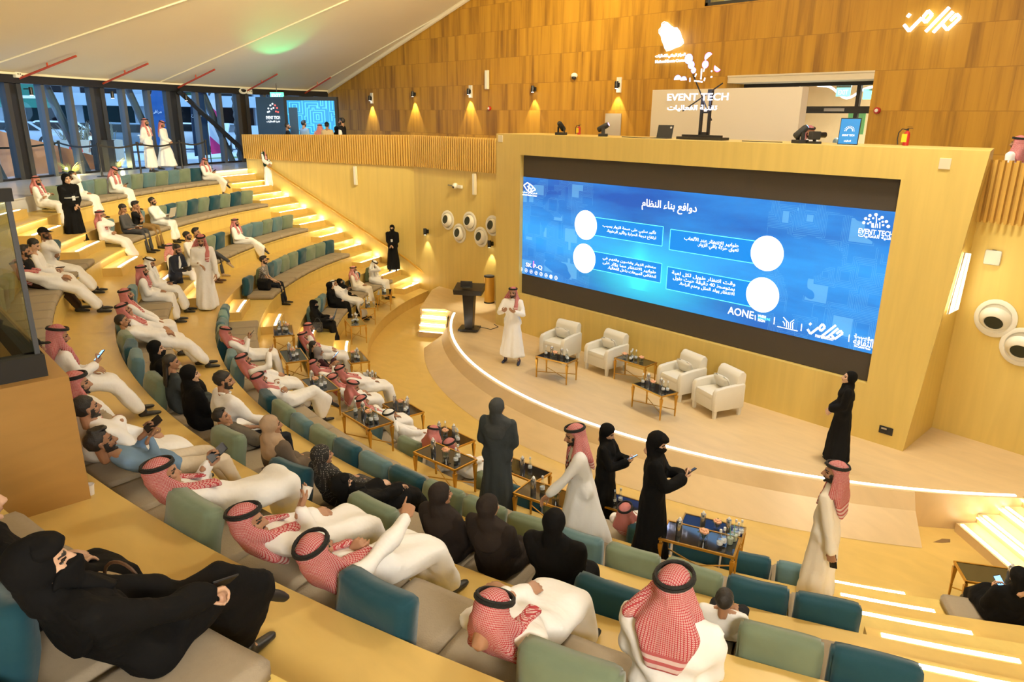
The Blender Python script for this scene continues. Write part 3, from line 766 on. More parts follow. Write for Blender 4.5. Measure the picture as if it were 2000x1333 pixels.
    # ---- shoes
    for i, sx in enumerate((-1, 1)):
        fd = V(sx*.12, 1, 0).normalized(); dn = V(0, 0, -1)
        if pose == 'sit' and ((legs == 'cross' and i == 1) or (legs == 'crossl' and i == 0)): fd = V(sx*.1, .75, -.5).normalized(); dn = V(0, -.5, -.8).normalized()
        if pose == 'sit' and legs == 'figure4' and i == 1: fd = V(-.9, .3, -.1).normalized()
        a = AN[i]; hs = Hulls(); heel = a+dn*.05-fd*.035; toe = a+dn*.058+fd*.165
        hs.balls((heel, (.034, .036, .032)), (a+dn*.045+fd*.08, (.040, .045, .030)), (toe, (.036, .036, .024))); hs.balls((heel, .034), (a+dn*.005, .042))
        co, no, fs = fuse(hs, .014, 2); mk('shoe', co, fs, shoe, root)
    # ---- head covering
    Hw = lambda *p: HM @ V(*p)
    def scarf(nm, hh, m, vx=.015):
        co, no, fs = fuse(hh, vx, 4)
        co = wrinkle(co, no, .004, seed+50, 16)
        inv = np.array(HM.inverted()); q = co@inv[:3, :3].T+inv[:3, 3]
        uu = np.arctan2(q[:, 0], q[:, 1]+.02)*.12; vv = q[:, 2]
        top = q[:, 2] > .07
        uv = np.stack([np.where(top, q[:, 0], uu), np.where(top, q[:, 1], vv)], 1)
        return mk(nm, co, fs, m, root, uv=uv)
    if head in ('shemagh', 'ghutra'):
        hh = Hulls()
        cap_ = ICO2*np.array((.092, .113, .103))+np.array((0, -.018, .028))
        lim = .012+np.clip((cap_[:, 2]-.0)/.06, 0, 1)*.085
        cap_ = cap_[cap_[:, 1] < lim]
        hh.pts([Hw(*p) for p in cap_])
        bk = P+u*.40
        if drape != 'short': hh.balls((Hw(0, -.085, -.02), .045), (Hw(.06, -.05, -.05), .04), (Hw(-.06, -.05, -.05), .04), (NE-fw*.05, .075), (bk-fw*.10+side*.13, .035), (bk-fw*.10-side*.13, .035), (P+u*.22-fw*.135+side*.07, .02), (P+u*.22-fw*.135-side*.07, .02))
        else: hh.balls((Hw(0, -.085, -.02), .045), (Hw(.06, -.05, -.05), .04), (Hw(-.06, -.05, -.05), .04), (bk-fw*.08+side*.11, .03), (bk-fw*.08-side*.11, .03))
        for sx in (-1, 1):
            if drape == 'back' or (drape == 'left' and sx > 0) or (drape == 'right' and sx < 0):
                hh.balls((Hw(sx*.084, -.005, .02), .022), (Hw(sx*.070, -.03, -.09), .028), (SH[0 if sx < 0 else 1]-fw*.05+u*.03, .04))
            else:
                hh.balls((Hw(sx*.086, .0, .02), .018), (Hw(sx*.078, .03, -.08), .018), (Hw(sx*.07, -.04, -.06), .025), (P+u*.40+side*(sx*.13)+fw*.03, .035))
                hh.balls((Hw(sx*.078, .03, -.08), .018), (P+u*.40+side*(sx*.12)+fw*.06, .032), (P+u*.20+side*(sx*.11)+fw*.125, .02), (P+u*.22+side*(sx*.06)+fw*.135, .02))
        scarf('headscarf', hh, hmat)
        ag = MB()
        for dz in (0, .014):
            pts = []
            for k in range(20):
                t = 2*pi*k/20; x, y = .091*math.sin(t), .108*math.cos(t)-.018
                pts.append(Hw(x*(1-dz*3), y*(1-dz*3), .074+dz+.10*(y+.02)*.6))
            ag.tube(pts, .0095, 6, closed=True)
        ag.build('head_rope', 'agal_black', root, smooth=True)
    elif head in ('hijab', 'niqab'):
        hh = Hulls()
        cap_ = ICO2*np.array((.096, .114, .112))+np.array((0, -.020, .022))
        cap_ = cap_[cap_[:, 1] < .045+np.clip((cap_[:, 2]-.03)/.06, 0, 1)*.055]
        hh.pts([Hw(*p) for p in cap_])
        hh.balls((Hw(0, .025, -.108), (.060, .040, .03)), (Hw(0, -.06, -.06), (.080, .055, .06)), (NE+fw*.035, (.08, .075, .04)), (NE-fw*.05, (.09, .07, .05)))
        hh.balls((NE+u*.03, (.075, .075, .04)), (SH[0]+u*.005-side*.0, .058), (SH[1]+u*.005, .058), (CH+fw*.10+u*.02, (.10, .04, .06)), (CH-fw*.10, (.13, .04, .10)))
        scarf('headscarf', hh, hmat)
        if head == 'niqab':
            vv = Hulls()
            vv.pts([Hw(*p) for p in ((-.074, .062, -.012), (.074, .062, -.012), (-.036, .112, -.016), (.036, .112, -.016), (0, .136, -.018), (0, .142, -.04), (-.062, .05, -.11), (.062, .05, -.11), (-.05, .09, -.11), (.05, .09, -.11), (0, .118, -.12), (-.08, .02, -.05), (.08, .02, -.05))])
            vv.pts([Hw(*p) for p in ((-.062, .05, -.10), (.062, .05, -.10), (0, .118, -.10))]+list([CH+fw*.135+u*.06+side*.09, CH+fw*.135+u*.06-side*.09, CH+fw*.11+u*.05+side*.09, CH+fw*.11+u*.05-side*.09, CH+fw*.16-u*.02]))
            b_ = ICO2*np.array((.093, .120, .055))+np.array((0, -.012, .070)); b_ = b_[(b_[:, 1] > -.02)]
            vv.pts([Hw(*p) for p in b_])
            lw_ = ICO2*np.array((.090, .122, .135))+np.array((0, -.002, -.020)); lw_ = lw_[(lw_[:, 2] < -.012) & (lw_[:, 1] > -.03) & (lw_[:, 2] > -.125)]; vv.pts([Hw(*p) for p in lw_])
            co, no, fs = fuse(vv, .011, 2); mk('face_veil', co, fs, hmat, root)
    elif head in ('hair', 'longhair', 'cap'):
        b_ = ICO2*np.array((.083, .106, .098))+np.array((0, -.019, .032))
        b_ = b_[(b_[:, 1] < .018+np.clip(b_[:, 2]-.005, 0, .1)*1.02) & (b_[:, 2] > -.052)]
        hh = Hulls(); hh.pts([Hw(*p) for p in b_])
        if head == 'hair' and seed % 2: hh.balls((Hw(0, .06, .112), (.055, .035, .018)), (Hw(0, -.01, .122), (.06, .06, .014)))
        if head == 'longhair': hh.balls((Hw(0, -.08, .0), (.07, .04, .06)), (P+u*.33-fw*.11, (.09, .03, .06)))
        co, no, fs = fuse(hh, .010, 2); mk('hair', wrinkle(co, no, .003, seed, 60), fs, 'hair_black', root)
        if head == 'cap':
            b_ = ICO2*np.array((.088, .112, .10))+np.array((0, -.015, .036)); b_ = b_[b_[:, 2] > .035]
            hh = Hulls(); hh.pts([Hw(*p) for p in b_]); hh.pts([Hw(*p) for p in ((-.06, .08, .05), (.06, .08, .05), (-.05, .165, .036), (.05, .165, .036), (-.06, .08, .038), (.06, .08, .038), (-.05, .165, .03), (.05, .165, .03), (0, .18, .036))])
            co, no, fs = fuse(hh, .010, 2); mk('cap', co, fs, hmat, root)
    # ---- small extras that belong to the person
    for e in extra:
        if e == 'glasses' or e == 'sunglasses_up':
            m = MB(); zz, yy, tl = (.002, .100, 0) if e == 'glasses' else (.105, .075, .6)
            for sx in (-1, 1):
                m.tube([Hw(sx*.033+.020*math.cos(t), yy-.6*abs(sx*.033+.020*math.cos(t))**1.0*.25, zz+.015*math.sin(t)) for t in np.linspace(0, 2*pi, 12, endpoint=False)], .0022, 4, closed=True)
                m.tube([Hw(sx*.053, yy-.012, zz+.004), Hw(sx*.078, -.0, zz+.004)], .0022, 4)
            m.tube([Hw(-.013, yy, zz+.004), Hw(.013, yy, zz+.004)], .0022, 4)
            m.build('glasses', 'black_matte', root)
        if e == 'mask' or e == 'maskb':
            vv = Hulls(); vv.pts([Hw(*p) for p in ((-.058, .062, -.028), (.058, .062, -.028), (0, .124, -.022), (0, .126, -.045), (-.052, .055, -.10), (.052, .055, -.10), (0, .105, -.115), (-.03, .11, -.06), (.03, .11, -.06))])
            co, no, fs = fuse(vv, .010, 1); mk('face_mask', co, fs, 'mask_white' if e == 'mask' else 'tee_black', root)
        if e == 'badge':
            m = MB(); q = CH+fw*.142-u*.10; 
            m.tube([NE+side*.06+fw*.03, CH+fw*.135+side*.03, q+side*.0+u*.05], .004, 4); m.tube([NE-side*.06+fw*.03, CH+fw*.135-side*.03, q+u*.05], .004, 4)
            m.build('lanyard', 'black_matte', root)
            m = MB(); t0 = frame(q+fw*.012, fw, u); m.hexa([t0 @ V(x, y, -.05) for x, y in ((-.035, -.004), (.035, -.004), (.035, .004), (-.035, .004))], [t0 @ V(x, y, .05) for x, y in ((-.035, -.004), (.035, -.004), (.035, .004), (-.035, .004))]); m.build('name_badge', 'lanyard_white', root)
        if e in ('vest', 'vestr'):
            h = Hulls(); torso(h, .020, 1); garment('vest', h, 'vest_green' if e == 'vest' else 'jacket_black', .004)
        if e == 'bands':
            for k, z in ((0, .10), (1, .21)):
                m = MB(); ring_ = [P+u*z+side*(.188*wid*math.sin(t))+fw*(.150*math.cos(t)) for t in np.linspace(0, 2*pi, 25)[:-1]]
                m.tube(ring_, .016, 4, closed=True); m.build('reflective_band', 'reflective_grey', root)
        if e == 'collar':
            m = MB(); m.tube([NE+u*.015+side*(.062*math.sin(t))+fw*(.058*math.cos(t)) for t in np.linspace(0, 2*pi, 17)[:-1]], .016, 6, closed=True); m.build('collar', mat if robe else 'tee_white', root, smooth=True)
        if e == 'shirtfront':
            h = Hulls(); h.balls((NE+fw*.04, .03), (CH+fw*.112+side*.025, .022), (CH+fw*.112-side*.025, .022), (P+u*.18+fw*.115, .02)); co, no, fs = fuse(h, .014, 2); mk('shirt_front', co, fs, 'tee_white', root)
    root['_w'] = 0; del root['_w']
    W = Matrix.Translation(Vector(loc)) @ Matrix.Rotation(yaw, 4, 'Z') @ Matrix.Diagonal((s, s, s, 1))
    return root, {'W': W, 'wrist': [W @ q for q in WR_], 'hd': [(W.to_3x3() @ q).normalized() for q in HD], 'head': W @ HE, 'CH': W @ CH, 'P': W @ P, 'lap': W @ (P+V(0, .25, .09)), 'fw': (W.to_3x3() @ fw).normalized(), 'hw': lambda *p: W @ Hw(*p)}

def solve_sit(n, px, py, s=1.0, th=None, fwd=0.0, azr=(-60, 72)):
    """azimuth, backward lean and slouch that bring a sitter's head of row n to the place where the photograph shows it"""
    best = None
    for ti in ([th] if th is not None else range(0, 61, 4)):
        for sl in (0, .5, 1.0):
            t = math.radians(ti); hz, hb = sit_head(t, sl)
            dr = -(.30+.35*max(0, math.sin(t)))+hb*s-fwd
            f = lambda a: proj(rp(LV[n], a, dr, LV[n-1]+.47+hz*s))
            bb = None
            def tryit(a):
                nonlocal bb
                q = f(a)
                if q[2] < .5: return
                e = abs(q[0]-px)+.5*abs(q[1]-py)
                if bb is None or e < bb[0]: bb = (e, a)
            for a in np.arange(azr[0], azr[1], 2.0): tryit(a)
            for st in (.4, .08, .02):
                a0 = bb[1]
                for k in range(-6, 7): tryit(a0+st*k)
            q = f(bb[1]); e = abs(q[0]-px)+abs(q[1]-py)
            sc = e+.28*abs(ti)+3*sl
            if best is None or sc < best[0]: best = (sc, bb[1], t, q, sl, e)
    return best
PERS = {}
def sit(key, n, px, py, label, s=1.0, turn=0.0, th=None, fwd=0.0, azr=(-60, 72), **kw):
    s *= .96
    sc, a, t, q, sl, e = solve_sit(n, px, py, s, th, fwd, azr)
    loc = rp(LV[n], a, -(.30+.35*max(0, math.sin(t)))-fwd, LV[n-1]+.47)
    (cx, cy), r = ring(LV[n]); d = Vector((cx-loc.x, cy-loc.y, 0))
    yaw = math.atan2(d.y, d.x)-pi/2+math.radians(turn)
    if DEBUG: print('SIT', key, 'az %.1f lean %.0f sl %.1f err %.0f at %.0f,%.0f' % (a, math.degrees(t), sl, e, q[0], q[1]))
    kw.setdefault('group', 'audience seated on the tiers')
    r_, info = person(loc, yaw, 'sit', s, max(t, -.25), sl=sl, label=label, floor=-.47, **kw)
    info['az'] = a; info['n'] = n; PERS[key] = info
    return r_, info
def stand(key, z, px, py, label, face=0.0, H=1.75, s=None, feetpx=None, **kw):
    """px, py: top of the head in the photograph; face: heading in degrees, 0 = to the right of the picture, 90 = away from the camera"""
    s = (s or H/1.70)
    if z is None:
        lo, hi = 0.0, 4.2
        for _ in range(40):
            m = (lo+hi)/2; p = at(*feetpx, m); q = proj((p.x, p.y, m+H))
            if q[1] < py: hi = m
            else: lo = m
        z = lo; loc = at(*feetpx, z)
    else:
        p = at(px, py, z+H) if feetpx is None else at(*feetpx, z); loc = Vector((p.x, p.y, z))
    fa = math.radians(face); d = RH*math.cos(fa)+FH*math.sin(fa)
    if DEBUG: print('STAND', key, 'at', [round(v, 2) for v in loc], 'feet px', [round(v) for v in proj(loc)[:2]], 'head', [round(v) for v in proj((loc.x, loc.y, loc.z+H))[:2]])
    r_, info = person(loc, math.atan2(d.y, d.x)-pi/2, 'stand', s, label=label, **kw)
    PERS[key] = info
    return r_, info
DEBUG = False
cloth('purple_dark', (.045, .018, .022)); cloth('hijab_palegrey', (.45, .47, .50)); simple('shoe_navy', (.015, .02, .06), .5)
simple('black_gloss', (.010, .010, .011), .3); simple('leaf_straw', (.20, .50, .25), .5); simple('panel_lit', (1, .95, .75), .5, em=(1.0, .92, .66), es=1.3)
simple('led_neon', (1, 1, 1), .5, em=(1, .97, .92), es=3.0); simple('lens_pink', (.8, .3, .8), .2, em=(.8, .4, 1), es=3.0); simple('lens_blue', (.1, .3, 1), .2, em=(.1, .35, 1), es=4.0); simple('tag_yellow', (.75, .55, .02), .5)
simple('poster_blue', (.01, .12, .30), .4, em=(.005, .13, .36), es=.9, var=.3, vs=5); simple('hatch_grey', (.42, .36, .28), .5); simple('panel_navy', (.035, .075, .13), .5, var=.15, vs=2); simple('panel_letter', (.75, .8, .85), .5, em=(.8, .9, 1), es=.6); simple('alarm_lit', (.8, .1, .1), .5, em=(1, .15, .15), es=.6)
simple('exit_lit', (.05, .6, .3), .5, em=(.10, .95, .50), es=2.2); simple('bin_grey', (.04, .045, .055), .5); simple('alarm_red2', (.60, .06, .035), .5); simple('phone_black', (.012, .013, .016), .25); simple('phone_lit', (.1, .2, .5), .3, em=(.25, .55, 1), es=1.4); simple('laptop_silver', (.62, .62, .60), .4, .3); simple('bag_beige', (.40, .31, .18), .8, bump=.2)
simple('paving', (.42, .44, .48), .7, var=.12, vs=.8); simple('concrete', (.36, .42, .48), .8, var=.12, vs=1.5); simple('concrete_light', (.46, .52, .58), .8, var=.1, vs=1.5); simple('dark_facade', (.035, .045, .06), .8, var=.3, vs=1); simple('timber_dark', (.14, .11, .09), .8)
for nm, c in (('car_grey', (.10, .14, .18)), ('car_white', (.70, .72, .75)), ('car_silver', (.40, .44, .48))): simple(nm, c, .3, coat=.5)
simple('flag_navy', (.012, .03, .07), .8); simple('flag_blue', (.02, .10, .30), .8); simple('flag_white', (.8, .8, .85), .8); simple('palm_bark', (.13, .12, .11), .9, var=.4, vs=14); simple('palm_green', (.05, .12, .04), .7); simple('terracotta', (.50, .20, .10), .8, var=.08, vs=1); simple('planter_beige', (.45, .38, .30), .8); simple('dry_plant', (.22, .20, .14), .9); simple('dry_grass', (.55, .45, .15), .9); simple('lawn', (.10, .16, .03), .95, var=.25, vs=8); simple('sign_green', (.01, .16, .10), .5)
def pinkflag():
    m, nt, b = nodes('flag_pink'); tc = N(nt, 'ShaderNodeTexCoord'); sp = N(nt, 'ShaderNodeSeparateXYZ'); link(nt, tc.outputs['Object'], sp.inputs[0])
    k = math_n(nt, 'ADD', sp.outputs[2], math_n(nt, 'MULTIPLY', sp.outputs[0], -.9)); f = math_n(nt, 'MAXIMUM', math_n(nt, 'LESS_THAN', k, .55), math_n(nt, 'LESS_THAN', math_n(nt, 'ABSOLUTE', math_n(nt, 'SUBTRACT', k, 1.75)), .14))
    mx = N(nt, 'ShaderNodeMix', data_type='RGBA'); mx.inputs[6].default_value = (.72, .74, .82, 1); mx.inputs[7].default_value = (.75, .03, .20, 1); link(nt, f, mx.inputs[0]); link(nt, mx.outputs[2], b.inputs['Base Color']); b.inputs['Roughness'].default_value = .8
pinkflag()
def smallscreen():
    m, nt, b = nodes('screen_small'); tc = N(nt, 'ShaderNodeTexCoord'); vo = N(nt, 'ShaderNodeTexVoronoi'); vo.distance = 'CHEBYCHEV'; vo.inputs['Scale'].default_value = 1.8; link(nt, tc.outputs['Object'], vo.inputs['Vector'])
    rg = math_n(nt, 'LESS_THAN', math_n(nt, 'FRACT', math_n(nt, 'MULTIPLY', vo.outputs['Distance'], 7)), .35); mx = N(nt, 'ShaderNodeMix', data_type='RGBA'); mx.inputs[6].default_value = (.02, .30, .62, 1); mx.inputs[7].default_value = (.10, .62, .95, 1); link(nt, rg, mx.inputs[0])
    b.inputs['Base Color'].default_value = (.01, .02, .03, 1); link(nt, mx.outputs[2], b.inputs['Emission Color']); b.inputs['Emission Strength'].default_value = 1.0
smallscreen()
# ------------------------------------------------------------------ the audience, row by row, then the people on their feet
RED, PINK, WH = 'shemagh_red', 'shemagh_pink', 'ghutra_white'
# top row
sit('A1', 5, 72, 362, 'man with glasses and red headscarf, arms folded, first in the top row', arms=('cross', 'cross'), hyaw=15, extra=('glasses', 'collar'))
sit('A2', 5, 142, 358, 'bareheaded man in white robe shading his brow behind the woman in a reflective vest', head='hair', arms=('lap', 'temple'), beard=1)
sit('A3', 5, 228, 347, 'man in red headscarf bent over his phone beside the top row of pillows', hpitch=30, th=-24, arms=('lap', 'phone'), hands=('relax', 'hold'))
sit('A4', 5, 400, 324, 'man in red headscarf with crossed legs at the stair end of the top row', legs='cross', hpitch=20, arms=('lap', 'phone'))
# second row from the top
sit('B1', 4, 197, 427, 'reclining man in red headscarf holding sunglasses beside his cheek, next to the aisle', arms=('belly', 'cheek'), ext=.6, extra=('glasses',))
sit('B2', 4, 240, 413, 'dark-haired man in grey shirt and grey trousers reading his phone', head='hair', outfit='shirt', mat='shirt_grey', lower='trousers_grey', arms=('lap', 'lap'), hands=('relax', 'hold'), hpitch=25, beard=0)
sit('B3', 4, 264, 403, 'man in black t-shirt and khaki trousers with hand at his chin', head='hair', outfit='tee', mat='tee_black', lower='trousers_khaki', arms=('cross', 'chin'), hpitch=15, beard=2)
sit('B4', 4, 298, 397, 'bareheaded man in white robe typing on a silver laptop', head='hair', arms=('laptop', 'laptop'), beard=1, extra=('collar',))
# third row, beyond the aisle
sit('C0', 3, 333, 487, 'person in bold red and white headscarf hidden behind the man in a suit', hmat='shemagh_bright', beard=0, hyaw=-40)
sit('C1', 3, 366, 463, 'bareheaded man with glasses and white robe behind the walking man', head='hair', extra=('glasses',), ext=.5, shoe='shoe_brown')
sit('C2', 3, 383, 456, 'dark-haired man in grey trousers and beige shoes with one leg crossed', head='hair', outfit='shirt', mat='tee_white', lower='trousers_grey', legs='cross', shoe='shoe_beige', beard=2)
sit('C3', 3, 460, 441, 'man in red headscarf sitting alone on the row with legs stretched out', legs='cross', ext=.8, arms=('side', 'lap'))
# second row from the stage, beyond and before the aisle
sit('D1', 2, 515, 509, 'man with glasses and beard in checked short-sleeved shirt and dark jeans', head='hair', outfit='polo', mat='shirt_check', lower='trousers_dark', extra=('glasses',), arms=('lap', 'knee'), th=-8, skin='skin_d')
sit('D2', 2, 440, 650, 'man in red headscarf looking down at his phone, alone at the aisle end', hpitch=28, arms=('phone', 'phone'), hands=('hold', 'hold'), hmat=PINK)
sit('D3', 2, 476, 704, 'man in red headscarf raising one hand as he talks, legs stretched', arms=('lap', 'up'), hands=('relax', 'open'), ext=.45, hmat=RED, hyaw=10)
sit('D4', 2, 507, 742, 'man in red headscarf with folded arms, seen from behind, beside a sage pillow', arms=('cross', 'cross'), ext=.45, legs='cross', hmat=RED)
# front row, beyond the aisle
sit('E1', 1, 737, 529, 'man in white headscarf leaning forward with hand over his face', head='ghutra', hmat=WH, arms=('lap', 'temple'), hpitch=25, th=-28, fwd=.1)
sit('E2', 1, 691, 532, 'man in red headscarf and white face mask, hands in his lap', hmat='shemagh_bright', extra=('mask',), th=0, mat='thobe_cream')
sit('E3', 1, 652, 554, 'man in white headscarf with phone and hand at his mouth', head='ghutra', hmat=WH, th=40, arms=('phone', 'cheek'), ext=.3)
sit('E4', 1, 664, 565, 'small woman in black face veil with a hand raised between two guests', head='niqab', outfit='abaya', mat='abaya_black', hmat='hijab_black', s=.82, th=10, arms=('lap', 'cheek'), beard=0, skin='skin_d')
sit('E5', 1, 645, 582, 'smiling woman in black headscarf and black abaya beside the woman with a laptop', head='hijab', outfit='abaya', mat='abaya_black', hmat='hijab_black', s=.94, th=0, beard=0, skin='skin_d', hyaw=-25)
sit('E6', 1, 613, 598, 'woman in black face veil working on a laptop with a blue screen', head='niqab', outfit='abaya', mat='abaya_black', hmat='hijab_black', s=.95, arms=('laptop', 'laptop'), hpitch=12, beard=0, skin='skin_d')
# front row, nearer
sit('F1', 1, 590, 640, 'man in red headscarf in the front row nearest the aisle, above two women', hmat=PINK, legs='cross', ext=.15)
sit('F2', 1, 584, 658, 'man in red headscarf whose face is hidden behind the glass-topped table', hmat=PINK, hyaw=20)
sit('F3', 1, 590, 675, 'dark-haired girl in black looking towards the stage beside a grey headscarf', head='longhair', outfit='abaya', mat='abaya_black', s=.86, beard=0, skin='skin_d')
sit('F4', 1, 622, 674, 'girl in grey headscarf and dark maroon coat filming with a phone', head='hijab', hmat='hijab_grey', outfit='abaya', mat='purple_dark', s=.88, arms=('lap', 'up'), hands=('relax', 'hold'), beard=0, skin='skin_b')
sit('F5', 1, 614, 712, 'man in red headscarf adjusting his cuff in the front row', hmat=RED, arms=('phone', 'phone'))
sit('F6', 1, 667, 724, 'man in pale red headscarf sitting upright, seen from behind, in the front row', fwd=.35, hmat=PINK, arms=('lap', 'lap'))
sit('F7', 1, 652, 742, 'man in pale red headscarf whose head shows just above a table of bottles', hmat=PINK, hroll=10)
sit('F8', 1, 690, 762, 'man in pale red headscarf bending towards his neighbour in the front row', hmat=PINK, hyaw=30, hpitch=15, ext=.15)
sit('F9', 1, 708, 786, 'man in red headscarf and white robe partly behind a vase of pale flowers', hmat=PINK, ext=.15)
sit('F10', 1, 763, 812, 'man in white headscarf with black head rope in the front row, legs stretched', head='ghutra', hmat=WH, ext=.15, drape='back')
sit('F11', 1, 847, 851, 'bearded man in red headscarf turning his head behind the tables', hmat=PINK, hyaw=-10, hpitch=20)
sit('F12', 1, 880, 872, 'man in red headscarf hidden by the flowers on the nearest tables', hmat=RED, ext=.15)
sit('F15', 1, 1222, 1000, 'man in white robe hidden behind the standing woman in black veil', hmat=RED, ext=.15)
# third row, before the aisle
sit('G1', 3, 278, 538, 'man in red headscarf behind the man in white headscarf, near the aisle', hmat=RED)
sit('G2', 3, 293, 553, 'older man in white headscarf and white robe holding a phone on his lap', head='ghutra', hmat=WH, hpitch=22, wid=1.15, arms=('lap', 'lap'), hands=('relax', 'hold'), ext=.5)
sit('G3', 3, 226, 576, 'man in pale red headscarf farthest behind in the huddle of three men', hmat=PINK)
sit('G4', 3, 238, 605, 'man in pale red headscarf holding his hand to his mouth', hmat=PINK, arms=('lap', 'chin'), ext=.7)
sit('G5', 3, 231, 628, 'bareheaded man with moustache in white robe looking towards the screen', head='hair', ext=.9, beard=2, hyaw=15, extra=('collar',))
sit('G6', 3, 305, 682, 'woman in black headscarf and black face mask, hand on her shoulder', head='hijab', hmat='hijab_black', outfit='abaya', mat='abaya_black', s=.95, extra=('maskb',), arms=('lap', 'lap'), beard=0, skin='skin_d', hyaw=20)
sit('G7', 3, 335, 706, 'woman with black hair and a ribbon clip sitting between two black headscarves', head='longhair', outfit='abaya', mat='abaya_slate', s=.93, beard=0, hyaw=15)
sit('G8', 3, 372, 718, 'woman in black headscarf and abaya seen in profile with a phone', head='hijab', hmat='hijab_black', outfit='abaya', mat='abaya_black', s=.98, wid=1.15, beard=0, skin='skin_d', arms=('lap', 'lap'), hands=('hold', 'hold'), hyaw=15)
sit('G9', 3, 437, 746, 'broad man in white shirt with sunglasses pushed up on black hair', head='hair', wid=1.25, s=1.04, extra=('sunglasses_up', 'collar'), th=-6, arms=('lap', 'knee'), hyaw=25, fwd=.1)
sit('G10', 3, 432, 816, 'boy in taupe t-shirt with cropped black hair resting chin on hand', head='hair', outfit='tee', mat='tee_taupe', s=.84, arms=('lap', 'chin'), beard=0, lower='trousers_dark', hyaw=30)
sit('G11', 3, 530, 832, 'woman in beige headscarf and taupe coat seen from behind', head='hijab', hmat='hijab_beige', outfit='abaya', mat='taupe_coat', s=.97, beard=0, hyaw=15)
sit('G12', 3, 630, 890, 'woman in dotted black headscarf and dotted black abaya', head='hijab', hmat='hijab_dotted', outfit='abaya', mat='hijab_dotted', s=.95, beard=0, hyaw=10)
sit('G13', 3, 668, 958, 'woman in plain black veil reclining against teal pillows, hand on her knee', head='niqab', hmat='hijab_black', outfit='abaya', mat='abaya_black', s=.93, beard=0, skin='skin_d', hyaw=15, arms=('lap', 'knee'), ext=.7)
sit('G14', 3, 862, 966, 'woman in dark brown headscarf with clasped hands, behind the standing woman in grey', head='hijab', hmat='hijab_brown', outfit='abaya', mat='abaya_brown', s=.95, beard=0, hyaw=20)
sit('G15', 3, 955, 992, 'woman in dark brown headscarf seen from behind above a slate blue pillow', head='hijab', hmat='hijab_brown', outfit='abaya', mat='abaya_brown', s=.97, wid=1.05, beard=0, hyaw=5)
sit('G16', 3, 1085, 1022, 'woman in plain black headscarf seen from behind, nearest the bending man', head='hijab', hmat='hijab_black', outfit='abaya', mat='abaya_black', s=1.0, wid=1.12, beard=0, hyaw=0)
sit('G18', 3, 1415, 1186, 'boy in white t-shirt with cropped dark hair, seen from behind', head='hair', outfit='tee', mat='tee_white', s=.80, beard=0, hyaw=0, skin='skin_b', th=28)
# second row from the top, before the aisle
sit('H0', 4, 86, 452, 'reclining man in black baseball cap and white robe, hand at his mouth', head='cap', hmat='tee_black', arms=('cross', 'chin'), ext=.9, hyaw=20, skin='skin_c', shoe='shoe_black')
sit('H1', 4, 66, 480, 'dark-haired man in white robe looking at his phone beside the baseball cap', head='hair', hpitch=25, ext=.8, arms=('lap', 'lap'), hands=('relax', 'hold'), beard=0, skin='skin_d')
sit('H2', 4, 48, 500, 'person in black sleeveless top and brown trousers, head behind the glass', head='hair', outfit='tee', mat='tee_black', lower='trousers_brown', ext=.7, beard=1, skin='skin_b')
sit('H3', 4, 38, 545, 'man in white robe with black trainers, upper body behind the glass', hmat=PINK, ext=.9)
sit('H4', 4, 62, 612, 'man in white robe with hands clasped on his stomach beside the glass', head='cap', hmat='tee_black', ext=.8, arms=('belly', 'belly'))
sit('H5', 4, 114, 680, 'man in red headscarf beside the glass corner, phone glowing in his hand', hmat=RED, fwd=.35, th=0, ext=.8, hpitch=15, arms=('lap', 'phone'), hands=('relax', 'hold'))
sit('H6', 4, 150, 745, 'man in cream robe whose joined hands show beside the wooden box', mat='thobe_cream', hmat=PINK, ext=.5, arms=('lap', 'lap'), hyaw=10)
sit('H6b', 4, 168, 800, 'man in white robe with a phone lying on his thigh by the wooden box', head='hair', ext=.5, arms=('lap', 'cross'))
sit('H7', 4, 197, 868, 'bearded man in blue shirt pointing at the phone in his hand', head='hair', outfit='shirt', mat='shirt_blue', lower='trousers_cream', arms=('phone', 'phone'), hands=('hold', 'point'), skin='skin_c', beard=1, hyaw=15, ext=.5)
sit('H8', 4, 316, 925, 'man in red headscarf with cheek on hand, phone in the other hand', hmat=RED, ext=.5, arms=('phone', 'cheek'), hands=('hold', 'flat'), hyaw=20, hpitch=10, legs='figure4', shoe='shoe_brown', s=1.04)
sit('H9', 4, 484, 1034, 'man in red headscarf turning to his neighbour with a paper cup', hmat=RED, ext=.4, hyaw=45, arms=('lap', 'phone'), hands=('relax', 'open'), s=1.04, drape='front', hpitch=10)
sit('H10', 4, 618, 1082, 'man in red headscarf pointing at the stage with raised arm', hmat=RED, ext=.5, arms=('belly', (.14, .44, .52, -.35, .75, .40, .3, -.4, .8)), hands=('fist', 'point'), s=1.06, drape='front', hyaw=0)
sit('H11', 4, 962, 1196, 'man in red headscarf bowed forward over his lap, seen from above', hmat='shemagh_red', ext=.5, hpitch=38, s=1.06, hyaw=15, arms=('lap', 'cross'), drape='front', wid=1.1)
sit('G17', 4, 1318, 1152, 'broad man in red headscarf thrown over his shoulder, seen from behind near the table', hmat='shemagh_red', s=1.06, wid=1.18, drape='right', hyaw=10, fwd=.2, th=0)
# nearest row
sit('I1', 5, 78, 1112, 'woman in black veil and abaya nearest the camera, phone in her hand', head='niqab', hmat='hijab_black', outfit='abaya', mat='abaya_black', beard=0, skin='skin_d', legs='cross', ext=.5, arms=('lap', 'knee'), hands=('relax', 'hold'), wid=1.1, hyaw=20)
sit('I2', 5, -50, 990, 'woman in black abaya leaning back, lap towards the wooden box', head='hijab', hmat='hijab_black', outfit='abaya', mat='abaya_black', beard=0, skin='skin_d', ext=.4, wid=1.1)
